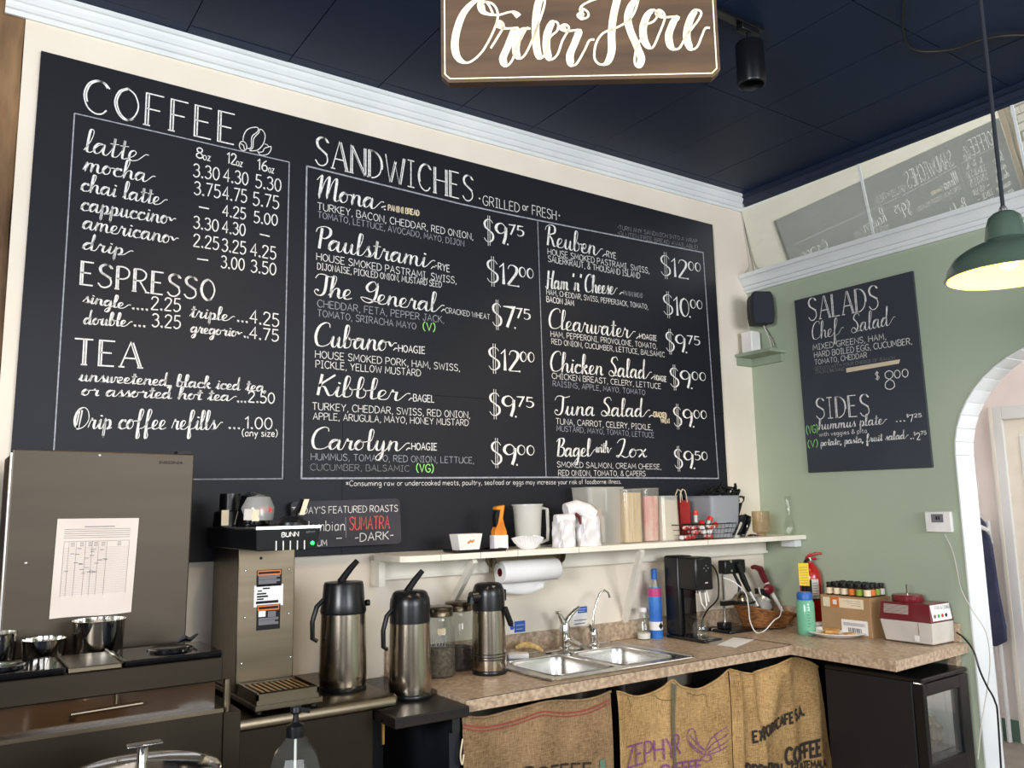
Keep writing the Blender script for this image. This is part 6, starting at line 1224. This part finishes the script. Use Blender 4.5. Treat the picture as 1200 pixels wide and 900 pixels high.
for k in range(9):
    z = ZC+.128+k*.0045; s_ = .0018+(z-ZC-.0985)*.16; link('vent_slot', MB().box(xa+s_-.005, xa+s_, yb_-.130, yb_-.012, z, z+.0022), 'lightgrey', t, world=True, smooth=False)
link('cable_slot', MB().box(xa-.0012, xa+.002, ya+.066, ya+.086, ZC+.014, ZC+.040), 'whitep', t, world=True, smooth=False); link('groove', MB().box(xa-.0006, xa+.002, ya+.064, ya+.066, ZC+.04, ZC+.096), 'print_grey', t, world=True, smooth=False)
yy = lambda z: ya-.0015+(z-.0985)*.1386
def fp(u0, u1, z0_, z1_, mt, nm, o=0.): return link(nm, MB().slab([(u0, yy(z0_)-o, ZC+z0_), (u1, yy(z0_)-o, ZC+z0_), (u1, yy(z1_)-o, ZC+z1_), (u0, yy(z1_)-o, ZC+z1_)], (0, .0012, 0)), mt, t, world=True, smooth=False)
fp(xa+.010, xb_-.012, .106, .174, 'paper', 'control_panel', .0003)
M['greenbtn'] = mat('green_button', (70, 176, 90), .5)
for k, cl in enumerate(('print_grey', 'greenbtn', 'redcap', 'ink')): u = xa+.030+k*.031; link('button', MB().tube([(u, yy(.126)-.0006, ZC+.126), (u, yy(.126)-.0022, ZC+.126)], .0085, 14), cl, t, world=True)
bdm = Board(t, 'y', ya); bdm.fn = lambda q_: np.array([q_[0], yy(q_[2]-ZC)-.0010, q_[2]])
A1, A2 = ony(1097, 713, ya), ony(1114, 711.5, ya)
bdm.text("FOOD & COOKER", 1097, 714.6, 1115, 712.6, 4.5, 'caps', 'ink', .0012, .0016)
cordc('machine_cord', 'dark power cord running from the maroon machine down across the arch trim', [tuple(ony(1121, 741, 2.06)), tuple(ony(1130, 748, 2.03)), tuple(ony(1141, 763, 1.99)), tuple(ony(1148, 785, 1.97)), tuple(ony(1156, 803, 1.96)), tuple(ony(1166, 822, 1.95)), tuple(ony(1170, 850, 1.95)), (3.80, 1.95, .05), (3.80, 1.97, .006)], .004, 'blackp', parent='maroon_machine')
# thermostat and its thin wire
t = thing('thermostat', 'square white thermostat with a grey screen beside the arch', 'thermostat', tuple(onx(1102.5, 611.5, XB))); y0_, y1_ = onx(1087, 611, XB)[1]-t.location[1], onx(1117.5, 611, XB)[1]-t.location[1]
link('body', MB().box(-.022, -.0005, y1_, y0_, -.047, .047), 'whitep', t, bevel=.004); link('screen', MB().box(-.0228, -.0218, y1_*.28-.008, y0_*.50, -.002, .036), 'print_grey', t, smooth=False)
for k, (a, b_) in enumerate(((.002, .010), (-.008, -.002))): link('digit', MB().box(-.0232, -.0228, a, b_, .010, .026), 'ink', t, smooth=False)
cordc('thermostat_wire', 'thin white wire hanging from the thermostat down past the arch trim', [tuple(onx(1107, 626, XB-.006)), tuple(onx(1116, 645, XB-.006)), tuple(onx(1122, 670, XB-.006)), tuple(ony(1127, 692, 2.04)), tuple(ony(1140, 716, 1.98)), tuple(ony(1155, 740, 1.95)), tuple(ony(1160, 770, 1.95)), tuple(ony(1158, 800, 1.97)), tuple(ony(1150, 850, 1.99)), tuple(ony(1146, 890, 2.0))], .0022, 'lightgrey', parent='thermostat')

# ================================================================== SACK CURTAINS UNDER THE WORKTOP
def interp(P, x):
    xs_ = [p[0] for p in P]; return float(np.interp(x, xs_, [p[1] for p in P]))
def curtain(label, tops, xr_bot, folds, mt, ycl=2.545, zbot=.06, dens=150):
    T_ = [ony(px, py, ycl) for px, py in tops]; x0, x1 = T_[0][0], T_[-1][0]; P = [(t_[0], min(t_[2], .866)) for t_ in T_]
    # smooth the sagging top edge
    sm = crv([(p[0], 0, p[1]) for p in P], 5); P = [(p[0], min(p[2], .867)) for p in sm]
    t = thing('sack_curtain', label, 'sack', (float(x0+x1)/2, ycl, .86))
    def X(u, v): return x0+(x1-x0)*u+(xr_bot*v*u)
    def Y(x, z):
        s_ = 0
        for (c, wdt, amp, slope, zz0) in folds:
            d = (x-(c+slope*(.87-z)))/wdt; s_ += amp*math.exp(-d*d)*min(1, max(0, (.90-z)/zz0))
        return ycl-s_-.003*math.sin(x*23+z*5)-.002*math.sin(x*9-z*17)
    def f(u, v):
        x = x0+(x1-x0)*u; zt__ = interp(P, x); z = zt__+(zbot-zt__)*v; x = X(u, v); return (x, Y(x, z), z)
    link('cloth', MB().grid(f, dens, 110), mt, t, world=True)
    hem = [(f(u, 0)[0], f(u, 0)[1]-.003, f(u, 0)[2]-.004) for u in np.linspace(0, 1, 60)]
    link('hem', MB().tube(hem, .0045, 6), mt, t, world=True)
    b_ = Board(t, 'y', ycl); b_.fn = lambda q_: np.array([q_[0], Y(q_[0], q_[2])-.0055, q_[2]])
    return t, b_, f, Y
c1, b1_, f1, Y1 = curtain('wide burlap sack curtain with two red woven stripes, left under the worktop', [(541, 837), (556, 839), (574, 838), (600, 831), (632, 822), (650, 820), (680, 819), (700, 815), (716, 809)], .0,
    [(1.56, .05, .012, .0, .2), (1.85, .06, .016, .02, .3), (2.05, .07, .012, -.03, .3), (1.70, .05, -.008, 0, .3)], 'burlap')
for o_ in (0., 4.2): b1_.lines([[(541, 848.5+o_), (556, 851+o_), (574, 851+o_), (600, 845.5+o_), (632, 833.5+o_), (650, 835+o_), (668, 835+o_), (690, 830+o_), (714, 820+o_)]], 'redstripe', .005 if o_ else .007, 'woven_stripe', True)
b1_.text("COFFEE", 612, 913, 690, 906, 14, 'caps', 'blackink', .007, .009)
pt = ony(704.5, 896, 2.54); link('teal_patch', MB().box(pt[0]-.012, pt[0]+.012, Y1(pt[0], pt[2])-.006, Y1(pt[0], pt[2])-.004, pt[2]-.03, pt[2]+.02), 'baseg', c1, world=True, smooth=False)
e = f1(0, .12); link('loose_thread', MB().tube(crv([(e[0]-.004, e[1]-.004, e[2]+.02), (e[0]-.014, e[1]-.006, e[2]-.03), (e[0]-.008, e[1]-.006, e[2]-.06), (e[0], e[1]-.004, e[2]-.03)]), .003, 5), 'chalkcream', c1, world=True)
c2, b2_, f2, Y2 = curtain('golden burlap sack with purple lettering and a bird emblem, pinned in two sags', [(722, 809), (728, 810), (745.5, 815), (769, 808), (786.7, 795.5), (797.5, 803), (817, 806.5), (834, 799), (852.5, 784)], .0,
    [(2.21, .03, .012, 0, .1), (2.46, .03, .018, .0, .15), (2.78, .05, .018, 0, .15), (2.34, .06, -.006, 0, .3), (2.62, .07, -.006, 0, .3)], 'burlap2')
for k in range(3): b2_.lines([[(786.5+k*2.4, 800+k), (785.5+k*2.4, 830), (785.5+k*2.4, 860), (786.5+k*2.4, 905)]], 'greyweave', .007, 'woven_stripe', True)
b2_.text("ZEPHYR", 735, 900, 797, 883.5, 25, 'caps', 'purpleink', .006, .008)
b2_.text("COFFEE", 773, 909, 822, 903, 13, 'caps', 'purpleink', .007, .009)
K2 = lambda pts: [(700+x/4.615, 740+y/4.615) for x, y in pts]
b2_.lines([K2([(575, 640), (540, 600), (525, 540), (505, 525), (488, 560), (500, 610), (540, 650), (580, 665)]), K2([(500, 560), (540, 610), (570, 640)]), K2([(492, 590), (530, 630), (565, 655)]), K2([(580, 640), (600, 590), (640, 540), (680, 510)]),
           K2([(585, 645), (620, 600), (690, 545)]), K2([(590, 655), (640, 620), (690, 580)]), K2([(590, 665), (640, 645), (680, 615)]), K2([(555, 690), (575, 670), (600, 668), (610, 690), (585, 700), (555, 690)]), K2([(575, 640), (580, 668)]), K2([(620, 560), (640, 600), (650, 640)])], 'purpleink', .0035, 'bird_emblem', True)
b2_.lines([K2([(300, 340), (330, 365), (400, 370)]), K2([(480, 330), (530, 345), (580, 340), (590, 400), (600, 410)]), K2([(160, 355), (175, 400), (170, 440)])], 'blackink', .0018, 'pulled_thread', True)
c3, b3_, f3, Y3 = curtain('golden burlap coffee sack with black export lettering, deeply folded at the inner corner', [(854, 783), (869, 787), (880, 787.5), (890.7, 785), (906, 778.5), (918, 772.5), (932, 770), (946, 774), (957, 780)], .10,
    [(2.87, .022, .03, .0, .1), (2.95, .03, .022, .12, .1), (3.17, .06, .034, -.45, .25), (3.20, .04, .014, .06, .1), (3.03, .05, -.016, -.05, .2), (3.36, .06, .02, .05, .2)], 'burlap2', ycl=2.54)
b3_.text("EXPORTCAFE S.A.", 880, 869, 940, 837.5, 14, 'caps', 'blackink', .009, .011)
b3_.text("COFFEE", 920, 895, 958, 883, 18, 'caps', 'blackink', .013, .016)
b3_.text("PRODUCTION", 868, 908, 916, 908, 14, 'caps', 'blackink', .011, .013)
b3_.text("GUATEMALA", 926, 903, 965, 897, 9, 'caps', 'blackink', .007, .009)
# dark box added as painted shade under the corner worktop; mini fridge
t = thing('corner_shade_box', 'dark box painting the shade in the corner behind the mini fridge', 'cabinet', (3.5, 2.9, 0)); link('body', MB().box(3.24, 3.79, 2.66, 3.12, 0, .866), 'curtaindark', t, world=True, smooth=False)
t = thing('paper_sack', 'folded brown paper sack between the coffee sack and the mini fridge', 'bag', (3.43, 2.585, .0))
link('sack', MB().hexa([(3.34, 2.56, .0), (3.50, 2.56, .0), (3.50, 2.65, .0), (3.34, 2.65, .0)], [(3.34, 2.56, .55), (3.47, 2.555, .50), (3.48, 2.65, .52), (3.34, 2.65, .56)]), 'brownpaper', t, world=True, smooth=False); link('strap', MB().slab([(3.36, 2.555, .50), (3.39, 2.555, .50), (3.49, 2.555, .33), (3.46, 2.555, .33)], (0, .004, 0)), 'ink', t, world=True, smooth=False)
t = thing('mini_fridge', 'black mini fridge with a glass door under the right end of the worktop', 'refrigerator', (3.425, 2.025, 0), .045)
Wf, Df, Hf = .385, .455, .815
link('side_wall', MB().box(0, .02, .05, Df, .0, Hf-.02), 'blackm', t, smooth=False, bevel=.003); link('side_wall', MB().box(Wf-.02, Wf, .05, Df, .0, Hf-.02), 'blackm', t, smooth=False)
link('top', MB().box(-.002, Wf+.002, .0, Df, Hf-.02, Hf), 'blackp', t, smooth=False, bevel=.006); link('back', MB().box(.02, Wf-.02, Df-.02, Df, .0, Hf-.02), 'lightgrey', t, smooth=False); link('bottom', MB().box(.02, Wf-.02, .05, Df-.02, .0, .08), 'blackm', t, smooth=False)
M['fridgein'] = mat('fridge_liner', (226, 226, 222), .5)
fl_ = bpy.data.lights.new('fridge_fill', 'POINT'); fl_.energy = 1.1; fl_.color = (1, .95, .85); fl_.shadow_soft_size = .02; fo_ = bpy.data.objects.new('fridge_fill', fl_); C.objects.link(fo_); fo_.location = (3.60, 2.16, .765)  # added fill that brightens the fridge interior; no lamp is known there
link('liner', MB().box(.021, .024, .055, Df-.022, .08, Hf-.022).box(Wf-.024, Wf-.021, .055, Df-.022, .08, Hf-.022), 'fridgein', t, smooth=False)
dr = link('door', MB().box(.0, .024, 0, .045, .02, Hf-.025).box(Wf-.075, Wf, 0, .045, .02, Hf-.025).box(.024, Wf-.075, 0, .045, Hf-.075, Hf-.025).box(.024, Wf-.075, 0, .045, .02, .09).box(.024, Wf-.075, 0.002, .045, .40, .47), 'blackp', t, smooth=False, bevel=.003)
link('glass', MB().box(.024, Wf-.075, .016, .020, .09, Hf-.075), 'dishglass', dr, smooth=False)
for z in (.47, .25): link('shelf', MB().box(.026, Wf-.026, .07, Df-.03, z, z+.006), 'silver', t, smooth=False)
def blob(name, label, loc, s_, mt, seed, cat='bag', parent=None):
    r = random.Random(seed); k = [r.uniform(0, 6) for _ in range(4)]
    def f(u, v):
        a = 2*PI*u; b_ = PI*v; w_ = 1+.13*math.sin(5*a+k[0])*math.sin(b_)+.10*math.sin(9*b_+k[1]+2*a)
        return (s_[0]*w_*math.sin(b_)*math.cos(a), s_[1]*w_*math.sin(b_)*math.sin(a), s_[2]*(1-w_*math.cos(b_)*.95))
    o = link(name, MB().grid(f, 32, 18), mt, None, loc=loc); tag(o, label, cat); return o
blob('bread_bag', 'tan filled clear bag on the mini fridge shelf', (3.505, 2.15, .478), (.055, .07, .095), 'tan', 1); blob('clear_bag', 'crinkled clear bag on the right of the mini fridge shelf', (3.62, 2.15, .478), (.065, .06, .075), 'bagclear', 2); blob('bottom_bag', 'brown filled bag in the bottom of the mini fridge', (3.56, 2.20, .258), (.09, .08, .05), 'tan', 3)

# ================================================================== CORNER LEDGE, SPEAKER, LAMPS, CEILING CABLE
p3 = onx(922, 419.7, XB); p1 = ony(861, 421, DA); zl = 2.372; yl0 = 2.915; xl0 = float(p1[0])
t = thing('corner_ledge', 'small sage green corner ledge on two cleats under the black speaker', 'shelf', (3.80, 3.05, zl))
link('board', MB().box(xl0, XB-.002, yl0, DA-.002, zl, zl+.018), 'ledgegreen', t, world=True, smooth=False, bevel=.001)
link('cleat', MB().box(xl0+.012, XB-.02, DA-.02, DA-.002, zl-.045, zl-.0005), 'ledgegreen', t, world=True, smooth=False); link('cleat', MB().box(XB-.019, XB-.002, yl0+.02, DA-.002, zl-.045, zl-.0005), 'ledgegreen', t, world=True, smooth=False)
t = thing('white_router', 'small white box standing on the corner ledge', 'box', (3.795, 3.09, zl+.0185)); link('body', MB().box(-.05, .03, -.035, .04, 0, .125), 'whitep', t, bevel=.006)
t = thing('loudspeaker', 'black wall speaker in the corner above the white box', 'speaker', (3.765, 3.00, 2.535), -.50); t.scale = (1.22, 1.1, 1.0)
link('grille', MB().prism([(-.046, .0), (-.052, .05), (-.053, .10), (-.050, .16), (-.040, .185), (.040, .185), (.050, .16), (.053, .10), (.052, .05), (.046, .0)], 1, -.05, -.012), 'speaker', t, bevel=.008)
link('body', MB().prism([(-.040, .004), (-.046, .05), (-.047, .10), (-.044, .155), (-.035, .178), (.035, .178), (.044, .155), (.047, .10), (.046, .05), (.040, .004)], 1, -.012, .05), 'blackm', t, bevel=.006)
link('wall_bracket', MB().tube([(0, .05, .09), (.055, .07, .09)], .008, 8), 'blackm', t)
cordc('speaker_wire', 'thin speaker wires hanging from the black speaker to the corner ledge', [(3.79, 3.0, 2.537), (3.80, 2.99, 2.49), (3.815, 2.985, 2.45), (3.805, 2.97, 2.40), (3.79, 2.975, 2.393)], .003, 'lightgrey', parent='loudspeaker')
cordc('speaker_plug', 'black and silver plug loop lying on the corner ledge', [(3.80, 3.01, 2.539), (3.815, 2.98, 2.48), (3.82, 2.96, 2.42), (3.80, 2.945, 2.396), (3.82, 2.955, 2.396)], .0035, 'chrome', parent='loudspeaker')
cordc('corner_cable', 'thin cable running down the corner from the ceiling to the crown moulding', [tuple(ony(869, 250, 3.155)), tuple(ony(873, 275, 3.155)), tuple(ony(878, 310, 3.155)), tuple(ony(873, 322, 3.153)), tuple(ony(875, 345, 3.155))], .003, 'lightgrey')
Lc = CAM+ray(1184, 322)*2.4
t = thing('pendant_lamp', 'dark green enamel pendant lamp with a lit yellow inside, at the right edge', 'lamp', tuple(Lc)); rl = .168
shp = [(rl, 0), (rl*.985, .006), (rl*.95, .030), (rl*.84, .058), (rl*.66, .079), (rl*.48, .092), (rl*.37, .100), (rl*.335, .104), (rl*.30, .145), (rl*.25, .172), (rl*.17, .184), (rl*.12, .188), (.001, .190)]
link('shade', MB().lathe(shp, n=56, closed=True), 'lampgreen', t); link('shade_lining', MB().lathe([(max(.001, a*.975), b_-.003) for a, b_ in shp[:8]]+[(.001, .10)], n=56, closed=True), 'lampin', t)
link('rim', MB().tube([(rl*math.cos(a), rl*math.sin(a), 0) for a in np.linspace(0, 2*PI, 57)], .0028, 6), 'lampgreen', t); link('bulb', MB().sph((0, 0, .045), .028, 14), 'bulb', t)
link('cord_grip', MB().lathe([(.010, .184), (.012, .196), (.007, .206)], n=12), 'silver', t); link('cord', MB().tube([(0, 0, .20), (0, 0, ZCEIL-Lc[2]-.02)], .0060, 8), 'speaker', t); link('ceiling_rose', MB().lathe([(.05, ZCEIL-Lc[2]-.022), (.055, ZCEIL-Lc[2]-.004)], n=24), 'blackm', t)
ll = bpy.data.lights.new('pendant_light', 'POINT'); ll.energy = 5; ll.color = (1, .86, .5); ll.shadow_soft_size = .03; lo = bpy.data.objects.new('pendant_light', ll); C.objects.link(lo); lo.location = (Lc[0], Lc[1], Lc[2]+.005)
t = thing('track_light', 'black ceiling track with a cylinder spotlight beside the hanging wooden sign', 'track light', (2.42, 1.90, ZCEIL-.03))
link('track', MB().box(-1.5, .075, -.017, .017, .008, .0285), 'blackp', t, smooth=False, bevel=.002); link('adapter', MB().box(-.05, .045, -.016, .016, -.016, .0075), 'blackp', t, bevel=.003)
link('stem', MB().tube([(0, 0, -.055), (0, 0, -.016)], .008, 10), 'blackp', t); link('head', MB().lathe([(.045, -.225), (.050, -.222), (.052, -.215), (.052, -.062), (.048, -.056), (.001, -.055)], n=36, closed=True), 'blackp', t)
link('inner_baffle', MB().lathe([(.044, -.225), (.040, -.18), (.001, -.178)], n=30, closed=True), 'blackm', t)
cordc('ceiling_cable', 'black and grey cable looping across the dark ceiling at the upper right', [tuple(onz(1062, -20, ZCEIL-.012)), tuple(onz(1058, 20, ZCEIL-.012)), tuple(onz(1062, 50, ZCEIL-.012)), tuple(onz(1078, 60, ZCEIL-.012)), tuple(onz(1115, 58, ZCEIL-.012)), tuple(onz(1145, 48, ZCEIL-.012)), tuple(onz(1175, 42, ZCEIL-.012)), tuple(onz(1215, 41, ZCEIL-.012))], .0045, 'wire')

# ================================================================== PASSAGE BEHIND THE ARCH
XW = 5.85
dn = bpy.data.objects.new('door_1', None); C.objects.link(dn); dn['kind'] = 'structure'; dn.location = (XW, 2.3, 0)
y0d, y1d, ztd = 1.90, 2.82, 2.155
link('door_frame', MB().box(XW-.03, XW, y1d-.09, y1d, 0, ztd).box(XW-.03, XW, y0d, y0d+.09, 0, ztd).box(XW-.03, XW, y0d+.09, y1d-.09, ztd-.09, ztd), 'trimw', dn, world=True, smooth=False, bevel=.004)
link('door_leaf', MB().box(XW-.012, XW, y0d+.09, y1d-.09, .01, ztd-.09), 'shelfw', dn, world=True, smooth=False)
for (a, b_, c_, d) in ((y0d+.16, y1d-.18, 1.15, ztd-.2), (y0d+.16, y1d-.18, .2, 1.0)): link('door_panel', MB().box(XW-.020, XW-.0125, a, b_, c_, d), 'trimw', dn, world=True, smooth=False, bevel=.005)
link('door_bead', MB().box(XW-.034, XW-.03, y1d-.03, y1d-.012, 0, ztd), 'shelfw', dn, world=True, smooth=False)
for k, (pts_) in enumerate((((1157, 640), (1162, 755), (1169.6, 842), (1173, 862)), ((1166, 640), (1172, 755), (1180, 845), (1184, 866)))):
    P = [onx(a, b_, XW-.06) for a, b_ in pts_]; yv = float(P[1][1]); o = link('water_pipe', MB().tube([(XW-.06, yv, .001), (XW-.06, yv, .25), (XW-.06, yv+.0, 1.40)], .015, 10), 'trimw', None); tag(o, ('white wall pipe nearer the arch edge, in the passage', 'white wall pipe further right, beside the passage door frame')[k], 'pipe')
    for z in (.12, 1.15): pass
t = thing('navy_apron', 'dark navy apron hanging on the passage wall by a white hanger', 'apron', tuple(onx(1160, 690, XW-.12)))
ap = [onx(a, b_, XW-.15) for a, b_ in ((1140, 600), (1152, 612), (1161, 640), (1169, 695), (1177, 735), (1178, 752), (1166, 758), (1152, 754), (1144, 700), (1136, 640))]
link('cloth', plate_mesh([tuple(p) for p in ap], (.035, 0, 0)), 'navy', t, world=True, smooth=False, bevel=.008)
link('hanger', MB().tube([tuple(onx(1146, 616, XW-.155)), tuple(onx(1157, 621, XW-.155)), tuple(onx(1162, 636, XW-.02))], .014, 8), 'trimw', t, world=True)
t = thing('hanging_panel', 'cream panel hanging in the arch at the right edge', 'panel', (3.95, 1.66, 1.90)); link('panel', MB().box(3.90, 3.92, 1.50, 1.70, 1.72, 2.15), 'chalkcream', t, world=True, smooth=False)
for y_ in (1.54, 1.66): link('cord', MB().tube([(3.91, y_, 2.15), (3.91, y_, 2.212)], .002, 6), 'wire', t, world=True)
t = thing('light_switch', 'white switch plates on the passage wall just inside the arch', 'switch', (5.842, 2.985, 1.62)); 
for z in (0, -.22): link('plate', MB().box(-.004, .006, -.05, .05, z-.05, z+.05), 'whitep', t)

t = thing('white_towel', 'white towel hanging at the left edge beside the stainless refrigerator', 'towel', (.035, 2.95, 1.45))
link('cloth', MB().grid(lambda u, v: (-.05+.09*u*(.4+.6*v)+.012*math.sin(v*7), .012*math.sin(u*9+v*3), .26*(1-v)), 10, 14), 'bagwhite', t, solid=.006)
link('hook', MB().tube([(.0, .02, .26), (.0, .23, .27)], .005, 6), 'wire', t)
